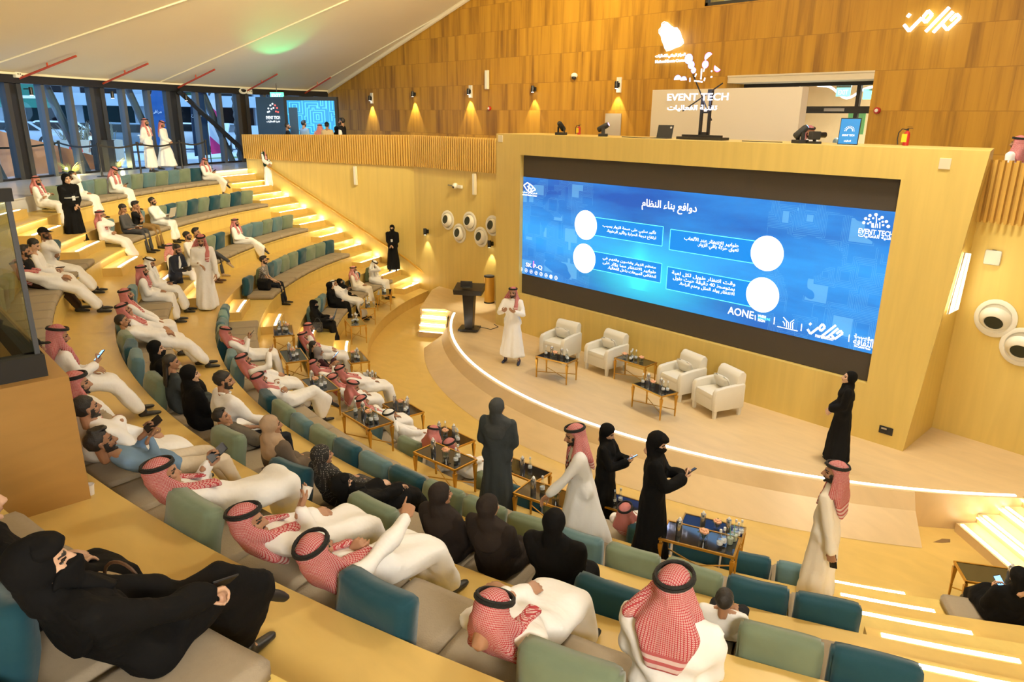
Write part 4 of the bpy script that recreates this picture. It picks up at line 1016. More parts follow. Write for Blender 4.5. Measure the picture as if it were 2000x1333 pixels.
# front rows past the nearer aisle
sit('J1', 1, 1990, 1132, 'woman in black coat with purple cuff holding a phone by the last table', head='hijab', hmat='hijab_black', outfit='abaya', mat='abaya_black', beard=0, skin='skin_d', arms=('phone', 'phone'), hands=('hold', 'hold'), hpitch=25, legs='cross')

# ---- people on their feet
stand('S1', LV[5], 284, 232, 'bearded man in white robe standing by the windows, hands behind his back', face=-5, H=1.76, feetpx=(297, 337), arms=('behind', 'behind'), hmat=PINK, group='people standing in the hall')
stand('S2', LV[5], 316, 238, 'man in white robe walking along the windows, head bowed', face=5, H=1.68, feetpx=(328, 333), arms=('front', 'front'), hmat=PINK, hpitch=25, legs='walk', group='people standing in the hall', drape='back')
stand('S3', 3.216, 521, 281, 'usher in dark green vest and red headscarf on the stairs below the slatted parapet', face=-62, H=1.62, feetpx=(529, 371), arms=('front', 'front'), hmat=RED, extra=('vest', 'badge'), group='people standing in the hall')
stand('S4', None, 128, 337, 'woman usher in black abaya and vest with grey reflective bands on the aisle steps', face=-28, H=1.66, feetpx=(152, 482), head='hijab', hmat='hijab_black', outfit='abaya', mat='abaya_black', arms=('front', 'front'), extra=('vestr', 'bands', 'badge'), beard=0, skin='skin_d', group='people standing in the hall')
stand('S5', None, 352, 472, 'man in navy suit bending over a camera in the aisle', face=-12, H=1.66, feetpx=(352, 612), head='hair', outfit='suit', mat='suit_navy', lower='suit_navy', bend=.32, arms=('phone', 'phone'), hands=('hold', 'hold'), hpitch=10, legs='wide', beard=1, extra=('shirtfront',), group='people standing in the hall')
stand('S6', None, 392, 456, 'man in white robe walking up the aisle beside the man in a suit', face=-72, H=1.76, feetpx=(409, 612), hmat=PINK, arms=('swing', 'belly'), legs='walk', drape='left', hpitch=15, beard=2, extra=('collar',), group='people standing in the hall')
stand('S7', .868, 762, 438, 'woman in black face veil with white badge on the stairs by the handrail', face=-92, H=1.56, feetpx=(769, 529), head='niqab', hmat='hijab_black', outfit='abaya', mat='abaya_black', arms=('front', 'front'), extra=('badge',), beard=0, skin='skin_d', group='people standing in the hall')
stand('S8', STZ, 1005, 556, 'speaker in white robe and red headscarf talking with both hands on stage', face=-105, H=1.76, feetpx=(1000, 708), hmat=RED, arms=('gest', 'gest'), hands=('open', 'open'), drape='left', legs='wide', extra=('collar',), shoe='shoe_navy', group='people standing in the hall', beard=1)
stand('S9', STZ, 1658, 727, 'woman in black abaya on stage looking up at the screen', face=160, H=1.60, feetpx=(1632, 905), head='hijab', hmat='hijab_black', outfit='abaya', mat='abaya_black', arms=('front', 'front'), hyaw=-10, hpitch=-12, beard=0, skin='skin_d', group='people standing in the hall')
stand('S10', LV[1], 972, 774, 'woman in slate grey headscarf and long coat standing among the tables, back turned', face=72, H=1.66, head='hijab', hmat='hijab_slate', outfit='abaya', mat='abaya_slate', arms=('belly', 'belly'), beard=0, hyaw=15, group='people standing in the hall')
stand('S11', LV[1], 1146, 822, 'man in white robe and red headscarf reaching down to a table', face=188, H=1.74, hmat=RED, bend=.22, arms=((-.10, .52, .78), 'swingb'), legs='walk', drape='front', extra=('badge',), mat='thobe_grey', group='people standing in the hall', hpitch=8)
stand('S12', LV[0], 1188, 826, 'woman in black headscarf checking a phone behind the man reaching down', face=-22, H=1.64, head='hijab', hmat='hijab_black', outfit='abaya', mat='abaya_black', arms=('phone', 'phone'), hands=('hold', 'hold'), hpitch=25, beard=0, skin='skin_d', group='people standing in the hall')
stand('S13', LV[1], 1286, 840, 'woman in black face veil walking with a phone beside the double table', face=-12, H=1.66, head='niqab', hmat='abaya_black', outfit='abaya', mat='abaya_black', arms=('phone', 'phone'), hands=('hold', 'hold'), hpitch=28, beard=0, skin='skin_d', wid=1.12, group='people standing in the hall')
stand('S14', None, 1628, 897, 'man in white robe and red headscarf standing on the aisle steps by the stage', face=138, H=1.78, feetpx=(1588, 1192), hmat=RED, arms=('swingb', 'down'), hands=('hold', 'relax'), drape='right', group='people standing in the hall', hyaw=-20, mat='thobe_cream')
# ---- people at the counter behind the slatted parapet, on the gallery and outdoors
for k, (px, py, D, f, lab, kw) in enumerate((
    (561, 239, 28.9, 10, 'dark-haired man in black at the counter under the glowing logo panel', dict(head='hair', outfit='tee', mat='tee_black')),
    (593, 234, 28.9, 60, 'man in light blue shirt facing the blue screen of the counter', dict(head='hair', outfit='shirt', mat='denim_light')),
    (624, 241, 28.4, 90, 'man in faded red headscarf bending at the counter', dict(hmat=PINK, mat='pink_cloth')),
    (638, 237, 28.2, 90, 'person in black cap and beige top leaning on the counter', dict(head='cap', hmat='tee_black', outfit='shirt', mat='beige_cloth')),
    (656, 246, 28.6, 150, 'person in black headscarf facing the counter', dict(head='hijab', hmat='hijab_black', outfit='abaya', mat='abaya_black', beard=0)),
    (667, 229, 28.4, 170, 'dark-haired man in white shirt and black waistcoat beside the counter', dict(head='hair', outfit='shirt', mat='tee_white', extra=('vestr',))))):
    P_ = atdist(px, py, D); fa = math.radians(f); d = RH*math.cos(fa)+FH*math.sin(fa)
    person((P_.x, P_.y, LV[5]), math.atan2(d.y, d.x)-pi/2, 'stand', max(.9, (P_.z-LV[5])/1.70), label=lab, voxel=.04, group='people at the counter', **kw)
def gallery(px, py, y, f, lab, **kw):
    d_ = pix(px, py); t = (y-CAM_POS.y)/d_.y; P_ = CAM_POS+d_*t; fa = math.radians(f); d = RH*math.cos(fa)+FH*math.sin(fa)
    person((P_.x, P_.y, LV[5]), math.atan2(d.y, d.x)-pi/2, 'stand', (P_.z-LV[5])/1.70, label=lab, group='people on the gallery', **kw)
gallery(1583, 243, -2.6, -80, 'man in red headscarf working a camera behind the stage wall', hmat=RED, hpitch=15, arms=('phone', 'phone'), hands=('hold', 'hold'))
gallery(1992, 262, -2.2, 120, 'man in red headscarf behind the slatted parapet above the round vents', hmat=RED, drape='front')
gallery(1636, 268, -6.9, -60, 'person in pale grey headscarf beyond the glass door', head='hijab', hmat='hijab_palegrey', outfit='abaya', mat='abaya_slate', beard=0)
for px, py, D, f, lab, kw in ((14, 248, 31.5, 0, 'dark-haired man in navy shirt walking outside the window', dict(head='hair', outfit='tee', mat='suit_navy')), (178, 260, 31, 180, 'person in white shirt half hidden behind the window post outside', dict(head='hair', outfit='tee', mat='tee_white'))):
    P_ = atdist(px, py, D); fa = math.radians(f); d = RH*math.cos(fa)+FH*math.sin(fa)
    person((P_.x, P_.y, 3.9), math.atan2(d.y, d.x)-pi/2, 'stand', max(.8, min(1.1, (P_.z-3.9)/1.70)), label=lab, voxel=.04, group='people outdoors', **kw)
# ------------------------------------------------------------------ seat pads and back pillows
def velvet(name, col): return simple(name, col, .8, var=.10, vs=6, bump=.35, bs=7, sheen=.25, spec=.2)
velvet('velvet_teal', (.010, .060, .088)); velvet('velvet_slate', (.10, .185, .21)); velvet('velvet_sage', (.165, .215, .145)); velvet('velvet_light', (.16, .30, .29))
simple('pad_linen', (.34, .28, .20), .9, var=.06, vs=30, bump=.15, bs=90)
CW = {'t': ('velvet_teal', 'deep teal'), 's': ('velvet_slate', 'slate blue'), 'g': ('velvet_sage', 'sage green'), 'l': ('velvet_light', 'pale teal')}
ORD = ['zeroth', 'first', 'second', 'third', 'fourth', 'fifth', 'sixth', 'seventh', 'eighth', 'ninth', 'tenth', 'eleventh', 'twelfth', 'thirteenth', 'fourteenth', 'fifteenth', 'sixteenth', 'seventeenth', 'eighteenth', 'nineteenth', 'twentieth']
def ordw(n):
    if n <= 20: return ORD[n]
    return ('twenty-' if n < 30 else 'thirty-')+ORD[n % 10] if n % 10 else ('thirtieth' if n == 30 else 'fortieth')
def cushion_mesh(name, w, d, h, seed, nx=9, ny=9, puff=.35, wr=.010):
    """box cushion, w x d seen from its face, h thick, soft corners"""
    rs = np.random.RandomState(seed); vs = []; fs = []
    U = np.linspace(-1, 1, nx); Vv = np.linspace(-1, 1, ny); ph = rs.uniform(0, 6, 6)
    for sgn in (1, -1):
        for v in Vv:
            for u in U:
                t = ((1-abs(u)**3.2)*(1-abs(v)**3.2))**.5
                pin = 1-.05*(abs(u)**6*abs(v)**6) - .035*(1-abs(u)**2)*(abs(v)**4) - .035*(1-abs(v)**2)*(abs(u)**4)
                z = sgn*h/2*((1-puff)+puff*t) + wr*(math.sin(3*u+ph[0]+2*v)+.6*math.sin(5*v+ph[1]-2*u))*(.5+.5*t)
                vs.append((u*w/2*pin, v*d/2*pin, z))
    n = nx*ny
    for j in range(ny-1):
        for i in range(nx-1):
            a = j*nx+i; fs.append([a, a+1, a+nx+1, a+nx]); fs.append([n+a, n+a+nx, n+a+nx+1, n+a+1])
    bd = [i for i in range(nx)]+[j*nx+nx-1 for j in range(1, ny)]+[(ny-1)*nx+i for i in range(nx-2, -1, -1)]+[j*nx for j in range(ny-2, 0, -1)]
    for a, b in zip(bd, bd[1:]+bd[:1]): fs.append([b, a, n+a, n+b])
    me = bpy.data.meshes.new(name); me.from_pydata(vs, [], fs)
    bm = bmesh.new(); bm.from_mesh(me); bmesh.ops.recalc_face_normals(bm, faces=bm.faces)
    bmesh.ops.bevel(bm, geom=[e for e in bm.edges if len(e.link_faces) == 2 and e.calc_face_angle(0) > .75], offset=.018, segments=2, affect='EDGES')
    bm.to_mesh(me); bm.free(); me.polygons.foreach_set('use_smooth', [True]*len(me.polygons)); return me
PIL = {}
for c in CW:
    for k in range(4):
        me = cushion_mesh('pillow', .54, .47, .19, 10*ord(c)+k, wr=.013); me.materials.append(M(CW[c][0])); PIL[c, k] = me
PADS = []
for k in range(3):
    me = cushion_mesh('pad', .555, .66, .115, 900+k, puff=.10, wr=.004); me.materials.append(M('pad_linen')); PADS.append(me)
def inview(P, mgx=60, mgy=60):
    x, y, z = proj(P); return z > .6 and -mgx < x < 2000+mgx and -mgy < y < 1333+mgy
PAZ = [(v['n'], v['az'], k) for k, v in PERS.items() if 'az' in v]
ROWN = {1: 'front row', 2: 'second row', 3: 'third row', 4: 'fourth row', 5: 'top row'}
def seat_run(n, a0, a1, seq, anchor, pstart=.0, hide=()):
    """pads and pillows of row n from azimuth a0 to a1, counted from a0"""
    R = ring(LV[n])[1]; sg = 1 if a1 > a0 else -1
    step = .57/R*57.2958; k = int(abs(a1-a0)/step); ip = 0
    for i in range(k):
        a = a0+sg*step*(i+.5); rot = random.Random(n*100+i+int(a0*7))
        (cx, cy), _ = ring(LV[n]); nm = '%s from %s' % (ordw(i+1), anchor)
        p = rp(LV[n], a, -.475, LV[n-1]+.3615+.0575)
        yaw = math.atan2(cy-p.y, cx-p.x)-pi/2
        if inview(p):
            o = bpy.data.objects.new('seat_pad', PADS[i % 3]); COL.objects.link(o); o.location = p; o.rotation_euler = (0, 0, yaw+rot.uniform(-.02, .02))
            tag(o, 'grey-beige linen seat pad, %s' % nm, 'seat pad', 'seat pads of the tiers')
        c = seq[i % len(seq)]
        if c == '.': continue
        q = rp(LV[n], a+rot.uniform(-.15, .15)*step*.3, -.135, LV[n-1]+.3615+.115+.195)
        if not inview(q): continue
        if any(m == n and abs(b-a) < step*.52 for m, b, _ in PAZ): continue
        o = bpy.data.objects.new('back_pillow', PIL[c, i % 4]); COL.objects.link(o); o.location = q
        o.rotation_euler = (math.radians(90+rot.uniform(4, 11)), rot.uniform(-.06, .06), yaw+pi+rot.uniform(-.10, .10))
        tag(o, '%s velvet back pillow, %s' % (CW[c][1], nm), 'pillow', 'back pillows along the tiers')
seat_run(5, 61.8, 38.2, 'gtgsgsgstgsst', 'the stairs in the top row')
seat_run(4, 61.8, 35.6, 'gtgtgtgtgsstgst', 'the stairs in the second highest row')
seat_run(3, 61.8, 35.6, 'gsgsssgtgssgt', 'the stairs in the middle row')
seat_run(2, 61.8, 35.6, 'tggtggstggt', 'the stairs in the second lowest row')
seat_run(1, 61.8, 35.6, 'gststlts', 'the stairs in the front row')
seat_run(1, -27.2, 29.8, 'stttggtgstggststggst', 'the lit aisle steps in the front row')
seat_run(2, -27.2, 29.8, 'ttggsgggtstgsgtgtssstgsls', 'the lit aisle steps in the second lowest row')
seat_run(3, -27.2, 29.8, 'tggtgstggttgsstgtstgtsstgslt', 'the lit aisle steps in the middle row')
seat_run(4, -27.2, 29.8, 'ggtggttggttsgtgstgsts', 'the lit aisle steps in the second highest row')
seat_run(5, -26, -10, 'gstg', 'the lit aisle steps in the top row')
seat_run(1, -33.0, -48, 'ltsg', 'the lit steps towards the stage stairs')

# ------------------------------------------------------------------ side tables and what stands on them
def tabtop():
    m, nt, b = nodes('smoked_glass'); b.inputs['Base Color'].default_value = (.012, .011, .010, 1); b.inputs['Roughness'].default_value = .06; b.inputs['Coat Weight'].default_value = .6; b.inputs['Coat Roughness'].default_value = .03
tabtop()
TH = .48
def make_table(W=.80, D=.42):
    r = empty('side_table', (0, 0, 0))
    m = MB(); m.box((0, 0, TH-.012), (W-.03, D-.03, .010)); m.build('table_top', 'smoked_glass', r)
    m = MB()
    for sx, sy, w_, d_ in ((0, 1, W, .02), (0, -1, W, .02), (1, 0, .02, D), (-1, 0, .02, D)): m.box((sx*(W/2-.01), sy*(D/2-.01), TH-.014), (w_, d_, .026))
    m.build('rim', 'gold_metal', r)
    for sx in (-1, 1):
        for sy in (-1, 1):
            m = MB(); x, y = sx*(W/2-.022), sy*(D/2-.022); s2 = 2**.5
            m.lathe([(.010*s2, 0), (.012*s2, .16), (.013*s2, .17), (.010*s2, .175), (.024*s2, .40), (.024*s2, .41), (.012*s2, .415), (.016*s2, .43), (.012*s2, .44), (.012*s2, TH-.027)], (x, y, 0), 4)
            m.build('leg', 'gold_metal', r)
    m = MB()
    for s in (-1, 1): m.tube([(-(W/2-.03), -s*(D/2-.03), .13), (W/2-.03, s*(D/2-.03), .13)], .008, 6)
    m.build('stretcher', 'gold_metal', r)
    return r
table0 = make_table(); first_table = [True]
def place_table(loc, yaw, label, group='gold-legged side tables'):
    if first_table[0]: t = table0; first_table[0] = False
    else: t = copy_tree(table0)
    t.location = loc; t.rotation_euler = (0, 0, yaw); tag(t, label, 'table', group); return t
simple('water', (.75, .82, .88), .05, spec=.5); simple('label_white', (.75, .78, .8), .5); simple('steel', (.62, .63, .66), .18, .95); simple('tissue_white', (.85, .85, .83), .7)
simple('petal', (.78, .42, .26), .7, var=.12, vs=40); simple('leaf', (.05, .10, .03), .6); simple('paper_cup', (.78, .76, .72), .6); simple('iced_drink', (.62, .66, .48), .3)
def make_bottle():
    r = empty('water_bottle', (0, 0, 0)); m = MB()
    m.lathe([(.026, 0), (.031, .006), (.031, .085), (.027, .105), (.014, .150), (.012, .185)], n=14); m.build('bottle_body', 'bottle_glass', r, smooth=True)
    m = MB(); m.lathe([(.024, .006), (.027, .012), (.027, .080), (.022, .098)], n=12); m.build('water', 'bottle_glass', r, smooth=True)
    m = MB(); m.lathe([(.0145, .178), (.0145, .208), (.013, .212)], n=12); m.build('cap', 'label_white', r)
    m = MB(); m.lathe([(.0316, .035), (.0316, .070)], n=14); m.build('label', 'label_white', r, smooth=True); return r
def make_can():
    r = empty('tissue_canister', (0, 0, 0)); m = MB(); m.lathe([(.032, 0), (.034, .004), (.034, .175), (.030, .182), (.02, .183)], n=18); m.build('canister_body', 'steel', r, smooth=True)
    m = MB(); m.lathe([(.014, .182), (.022, .192), (.017, .205), (.008, .222)], n=9); m.build('tissue', 'tissue_white', r); return r
def make_vase(seed=0):
    r = empty('flower_vase', (0, 0, 0)); rs = random.Random(seed); m = MB(); m.lathe([(.036, 0), (.043, .006), (.045, .082), (.043, .083), (.040, .012)], n=18); m.build('vase', 'bottle_glass', r, smooth=True)
    m = MB()
    for k in range(9):
        a = 2*pi*k/6; q = .034 if k < 6 else .012
        c = (q*math.cos(a), q*math.sin(a), .105+(.018 if k >= 6 else rs.uniform(-.006, .006)))
        m.ell(c, (.024, .024, .020), 8, 6)
        for j in range(5): b = 2*pi*j/5+k; m.ell((c[0]+.013*math.cos(b), c[1]+.013*math.sin(b), c[2]+.004), (.013, .013, .015), 6, 4)
    m.build('flowers', 'petal', r, smooth='full')
    m = MB()
    for k in range(7): a = 2*pi*k/7+.4; m.tube([(.01*math.cos(a), .01*math.sin(a), .02), (.03*math.cos(a), .03*math.sin(a), .09), (.066*math.cos(a), .066*math.sin(a), .098+.02*(k % 2))], [.003, .004, .007], 4)
    m.build('leaves', 'leaf', r); return r
def make_papercup():
    m = MB(); m.lathe([(.026, 0), (.033, .075), (.036, .077), (.033, .080), (.030, .074), (.026, .008)], n=14); return m.build('paper_cup', 'paper_cup', smooth=True)
ITEM = {'b': (make_bottle(), 'clear water bottle', 'bottle', 'water bottles on the side tables'), 'c': (make_can(), 'silver tissue canister', 'canister', 'silver canisters on the side tables'), 'v': (make_vase(), 'glass vase of peach flowers', 'vase', 'flower vases on the side tables'), 'p': (make_papercup(), 'white paper cup', 'cup', 'paper cups')}
used = {k: False for k in ITEM}
def put(kind, loc, label, yaw=0.0, group=None):
    src, nm, cat, grp = ITEM[kind]
    if used[kind]: o = copy_tree(src)
    else: o = src; used[kind] = True
    o.location = loc; o.rotation_euler = (0, 0, yaw); tag(o, label, cat, group or grp); return o
SPOT = ['by its near edge', 'beside the first', 'at its middle', 'towards its end', 'at its far corner', 'at its rim']
def dress(loc, yaw, items, phrase):
    """items: (kind, u, v) with u along the table and v across it, metres from its middle"""
    tot = {}; cnt = {}
    for k, u, v in items: tot[k] = tot.get(k, 0)+1
    for k, u, v in sorted(items, key=lambda t: (t[0], t[1])):
        cnt[k] = cnt.get(k, 0)+1
        c, s = math.cos(yaw), math.sin(yaw)
        lab = ITEM[k][1]+(' ' if tot[k] == 1 else ', %s of %s, ' % (ORD[cnt[k]], ['', 'one', 'two', 'three', 'four', 'five'][tot[k]]))+'on '+phrase
        put(k, (loc[0]+u*c-v*s, loc[1]+u*s+v*c, loc[2]+TH-.006), lab, yaw+u)
def row_table(z, az, r_off, label, phrase, items, dyaw=0.0):
    C_, r0 = ring(z); a = math.radians(az); p = Vector((C_[0]+r_off*math.sin(a), C_[1]+r_off*math.cos(a), z)); yaw = -a+math.radians(dyaw)
    place_table(p, yaw, label); dress(p, yaw, items, phrase); return p, yaw
B3 = [('c', -.22, .05), ('v', -.08, .02), ('b', .14, -.05), ('b', .20, .03)]
B4 = [('c', .22, .06), ('v', .06, .04), ('c', -.02, -.08), ('b', -.16, -.02), ('b', -.22, .05)]
T1 = (('24', 24.0, 'gold-legged side table with a greenish top behind the two girls', 'the greenish table behind the two girls', [('c', .10, .06), ('b', -.02, -.02), ('b', -.08, -.06), ('b', -.02, .08), ('v', .05, -.08)]),
      ('16', 16.4, 'side table nearest the talking man in the second lowest row', 'the table nearest the talking man', [('c', .16, .04), ('v', .02, .0), ('b', -.09, -.05), ('b', -.15, .02)]),
      ('9', 8.9, 'side table in line with the man with folded arms', 'the table before the man with folded arms', [('c', .14, .08), ('v', .02, .06), ('b', -.12, -.05), ('b', -.17, .03)]),
      ('1', 1.4, 'side table beside the man in white headscarf', 'the table beside the man in white headscarf', [('b', .26, .05), ('c', .12, .0), ('v', -.04, .0), ('b', -.16, -.05), ('b', -.19, .05), ('b', -.23, -.02)]),
      ('-6', -6.3, 'side table directly behind the bearded man turning his head', 'the table behind the bearded man', [('c', .18, .04), ('v', -.04, .02), ('b', -.20, -.05), ('b', -.25, .04)]),
      ('-13', -13.6, 'side table the bending man in white reaches down to', 'the table the bending man reaches to', [('c', .20, .06), ('b', .12, -.02), ('v', -.10, .04), ('b', -.26, -.02)]),
      ('-21', -21.4, 'front half of the double side table near the boy in white', 'the front half of the double table', [('c', .22, .05), ('v', -.04, .02), ('b', -.22, .08), ('b', -.25, .02)]))
TA = {}
for k, a, lab, ph, it in T1: TA[k] = row_table(LV[1], a, 13.32, lab, ph, it)
T0 = (('54', 54.2, 'side table nearest the stairs, before the men in white robes', 'the table nearest the stairs', [('b', -.05, .02), ('b', -.12, -.03), ('b', .06, -.02), ('c', .14, .05)], 18),
      ('46', 46.6, 'side table before the smiling woman', 'the table before the smiling woman', [('c', -.16, .03), ('b', .05, -.03), ('b', .10, .04), ('b', .0, .03)], 14),
      ('38', 38.0, 'side table before the woman with the laptop', 'the table before the woman with the laptop', [('b', -.02, -.05), ('b', .06, .0), ('b', .0, .07), ('c', .14, -.04)], 18),
      ('24', 23.9, 'side table at the aisle end, before the man nearest the aisle', 'the table at the aisle end', [('v', .06, .05), ('c', .0, -.03), ('b', -.10, .03), ('b', -.16, -.02)], 6),
      ('16', 16.3, 'side table with a paper cup beside its bottles', 'the table with a paper cup', [('p', .28, .04), ('c', .05, .05), ('c', -.02, -.02), ('b', -.10, .05), ('b', -.16, -.04)], 4),
      ('8', 8.3, 'side table nearest the stage edge before the man in white headscarf', 'the table nearest the stage edge', [('c', .18, .06), ('v', .08, .0), ('c', -.03, -.08), ('b', -.14, .0), ('b', -.19, .06)], 4),
      ('1', .8, 'side table in front of the bearded man turning his head', 'the table in front of the bearded man', [('c', .22, .05), ('b', .17, -.04), ('v', .06, .05), ('c', -.03, -.06), ('b', -.18, .0), ('b', -.24, .03)], 2),
      ('-7', -7.2, 'blue-reflecting side table beyond the woman in the grey coat', 'the blue table beyond the grey coat', [('v', .22, .05), ('c', .0, .0), ('b', -.10, -.06)], 0),
      ('-15', -14.9, 'side table between the two standing women in black', 'the table between the standing women in black', [('b', .0, .05), ('b', -.06, -.02)], 0),
      ('-21', -21.4, 'back half of the double side table, reflecting the blue screen', 'the back half of the double table', [('c', .12, .02), ('v', -.06, .0), ('c', -.20, .02), ('b', -.33, .08), ('b', -.36, .0), ('b', -.29, .02)], 0),
      ('-37', -37.2, 'side table by the stage stairs beyond the lit aisle', 'the table by the stage stairs', [('c', -.10, .05), ('v', -.24, .0)], -4))
for k, a, lab, ph, it, dy in T0: TA['f'+k] = row_table(LV[0], a, 11.72, lab, ph, it, dy)
# iced drinks at the near corner of the double table
p, yw = TA['-21']
for i, (u, v) in enumerate(((-.31, -.03), (-.34, -.11))):
    r = empty('drink_cup', (p.x+u*math.cos(yw)-v*math.sin(yw), p.y+u*math.sin(yw)+v*math.cos(yw), p.z+TH-.006))
    m = MB(); m.lathe([(.030, 0), (.040, .10), (.042, .102), (.038, .104)], n=14); m.build('cup', 'bottle_glass', r, smooth=True)
    m = MB(); m.lathe([(.028, .004), (.036, .075)], n=12); m.build('drink', 'iced_drink', r)
    m = MB(); m.lathe([(.042, .103), (.040, .112), (.02, .118)], n=14); m.build('lid', 'bottle_glass', r)
    m = MB(); m.tube([(0, 0, .06), (.01, .012, .20)], .0035, 6); m.build('straw', 'leaf_straw', r)
    tag(r, ['plastic cup of iced green drink with straw, nearer the bottles', 'plastic cup of iced green drink at the corner of the double table'][i], 'cup', 'iced drinks')
# tables on the stage
for k, (x, y, yw, lab, ph, it) in enumerate(((1.25, 1.82, 10.0, 'gold table with black top before the first armchair', 'the table before the first armchair', [('b', .26, .02), ('c', .14, -.02), ('v', .03, .02), ('c', -.10, -.03), ('b', -.22, -.04), ('b', -.28, .02)]),
        (.04, .72, 2.0, 'gold table between the two middle armchairs', 'the table between the middle armchairs', [('v', .22, .08), ('b', .08, .02), ('b', .12, -.05), ('b', .02, -.04), ('b', .06, .09), ('v', -.16, .02)]),
        (-1.2, 1.74, -10.0, 'gold table with black top before the third armchair', 'the table before the third armchair', [('b', .28, .04), ('c', .22, -.04), ('v', .05, .0), ('c', -.10, -.06), ('b', -.22, .0), ('b', -.27, -.06)]))):
    p = Vector((x, y, STZ)); yr = math.radians(yw); place_table(p, yr, lab, 'side tables on the stage'); dress(p, yr, it, ph)

# ------------------------------------------------------------------ armchairs, lectern and stage fittings
simple('ivory_leather', (.74, .70, .60), .5, var=.03, vs=4, bump=.08, bs=60); simple('ivory_pillow', (.70, .67, .58), .8, bump=.2, bs=10)
def make_armchair():
    r = empty('armchair', (0, 0, 0))
    m = MB(); m.box((0, .02, .27), (.52, .60, .26)); m.build('base', 'ivory_leather', r, bevel=.03, smooth=True)
    m = MB(); m.box((0, .06, .40), (.50, .54, .12)); m.build('seat_cushion', 'ivory_leather', r, bevel=.045, smooth=True)
    for s in (-1, 1):
        m = MB(); pr = [(-.34, .15), (.34, .15), (.34, .50), (.30, .575), (.10, .60), (-.34, .62)]
        n = len(pr); vs = [(s*.355, y, z) for y, z in pr]+[(s*.25, y, z) for y, z in pr]
        m.add(vs, [list(range(n)), list(range(n, 2*n))[::-1]]+[[i, (i+1) % n, n+(i+1) % n, n+i] for i in range(n)]); m.build('arm', 'ivory_leather', r, bevel=.035, smooth=True)
    m = MB(); pr = [(-.36, .15), (-.18, .15), (-.17, .60), (-.20, .76), (-.26, .83), (-.33, .84), (-.38, .78)]
    n = len(pr); vs = [(.30, y, z) for y, z in pr]+[(-.30, y, z) for y, z in pr]
    m.add(vs, [list(range(n)), list(range(n, 2*n))[::-1]]+[[i, (i+1) % n, n+(i+1) % n, n+i] for i in range(n)]); m.build('backrest', 'ivory_leather', r, bevel=.03, smooth=True)
    for sx in (-1, 1):
        for sy in (-1, 1):
            m = MB(); m.box((sx*.30, sy*.28, .075), (.05, .05, .15), 0, (1.25, 1.25)); m.build('leg', 'ivory_leather', r)
    me = cushion_mesh('lumbar_pillow', .42, .27, .12, 77, puff=.8, wr=.006); me.materials.append(M('ivory_pillow')); o = bpy.data.objects.new('lumbar_pillow', me); COL.objects.link(o); o.parent = r; o.location = (0, -.08, .585); o.rotation_euler = (math.radians(66), 0, 0)
    return r
ch0 = make_armchair()
for i, (x, y, rz, lab) in enumerate(((2.12, .78, 6, 'ivory armchair nearest the speaker, behind a table of bottles'), (.92, .60, -4, 'ivory armchair second from the speaker, beside the low middle table'), (-1.03, .62, -14, 'ivory armchair third from the speaker, behind the second bottle table'), (-1.98, .82, -20, 'ivory armchair farthest from the speaker, standing free of tables'))):
    c = ch0 if i == 0 else copy_tree(ch0); c.location = (x, y, STZ); c.rotation_euler = (0, 0, math.radians(rz)); tag(c, lab, 'armchair', 'ivory armchairs on stage')
lec = empty('lectern', (5.22, .90, STZ), math.radians(38))
m = MB(); m.box((0, 0, .055), (.52, .46, .05)); m.build('base', 'black_gloss', lec, bevel=.008)
m = MB(); m.box((0, 0, .55), (.20, .26, .94), 0, (1.5, 1.25)); m.build('column', 'black_gloss', lec, bevel=.008)
m = MB(); m.hexa([(-.36, -.23, 1.02), (.36, -.23, 1.02), (.36, .23, .98), (-.36, .23, .98)], [(-.37, -.25, 1.20), (.37, -.25, 1.20), (.37, .25, 1.10), (-.37, .25, 1.10)]); m.build('desk', 'black_gloss', lec, bevel=.006)
for sx in (-1, 1):
    for sy in (-1, 1):
        m = MB(); m.ell((sx*.22, sy*.19, .018), (.018, .018, .018), 8, 6); m.build('caster', 'steel', lec)
tag(lec, 'black lectern on casters standing on stage behind the speaker', 'lectern')
mon = empty('monitor', (5.20, .97, STZ+1.16), math.radians(38)); m = MB(); m.box((.02, .05, .08), (.30, .02, .16)); m.build('screen', 'black_matte', mon); m = MB(); m.box((.02, .08, .01), (.18, .12, .02)); m.build('foot', 'black_matte', mon); tag(mon, 'small dark monitor lying on the lectern desk', 'monitor')
spk = empty('column_speaker', (7.08, -1.40, STZ)); m = MB(); m.lathe([(.15, .03), (.15, .78)], n=20); m.build('body', 'gold_rail', spk, smooth=True); m = MB(); m.lathe([(.155, 0), (.155, .04)], n=20); m.build('foot', 'black_matte', spk); m = MB(); m.lathe([(.155, .78), (.155, .82), (.12, .83)], n=20); m.build('top_cap', 'black_matte', spk); tag(spk, 'gold cylindrical floor lamp with black cap beside the stage wall column', 'lamp')  # cylindrical speaker, gives off no light
lamp('SPOT', (7.02, -1.05, STZ+1.4), 60, (1, .9, .7), .05, (7.0, -.75, STZ), 'floor_spot', 60, .6)
m = MB(); m.tube([(5.05, .78, STZ+.12), (4.9, .45, STZ+.008), (4.95, .15, STZ+.008), (5.21, .06, STZ+.01)], .008, 6); tag(m.build('cable', 'black_matte'), 'black cable running from the lectern to the wall', 'cable')
for i, (x, y) in enumerate(((7.65, -1.60), (7.36, -1.58))):
    o = empty('socket', (x, y+.0, STZ+.33)); m = MB(); m.box((0, 0, 0), (.13, .03, .10)); m.build('plate', 'black_matte', o, bevel=.004); m = MB(); m.box((0, .017, .0), (.05, .006, .05)); m.build('outlet', 'black_metal', o); tag(o, ['black wall socket behind the lectern, farther from the gold lamp', 'black wall socket right beside the gold lamp'][i], 'socket', 'black sockets')
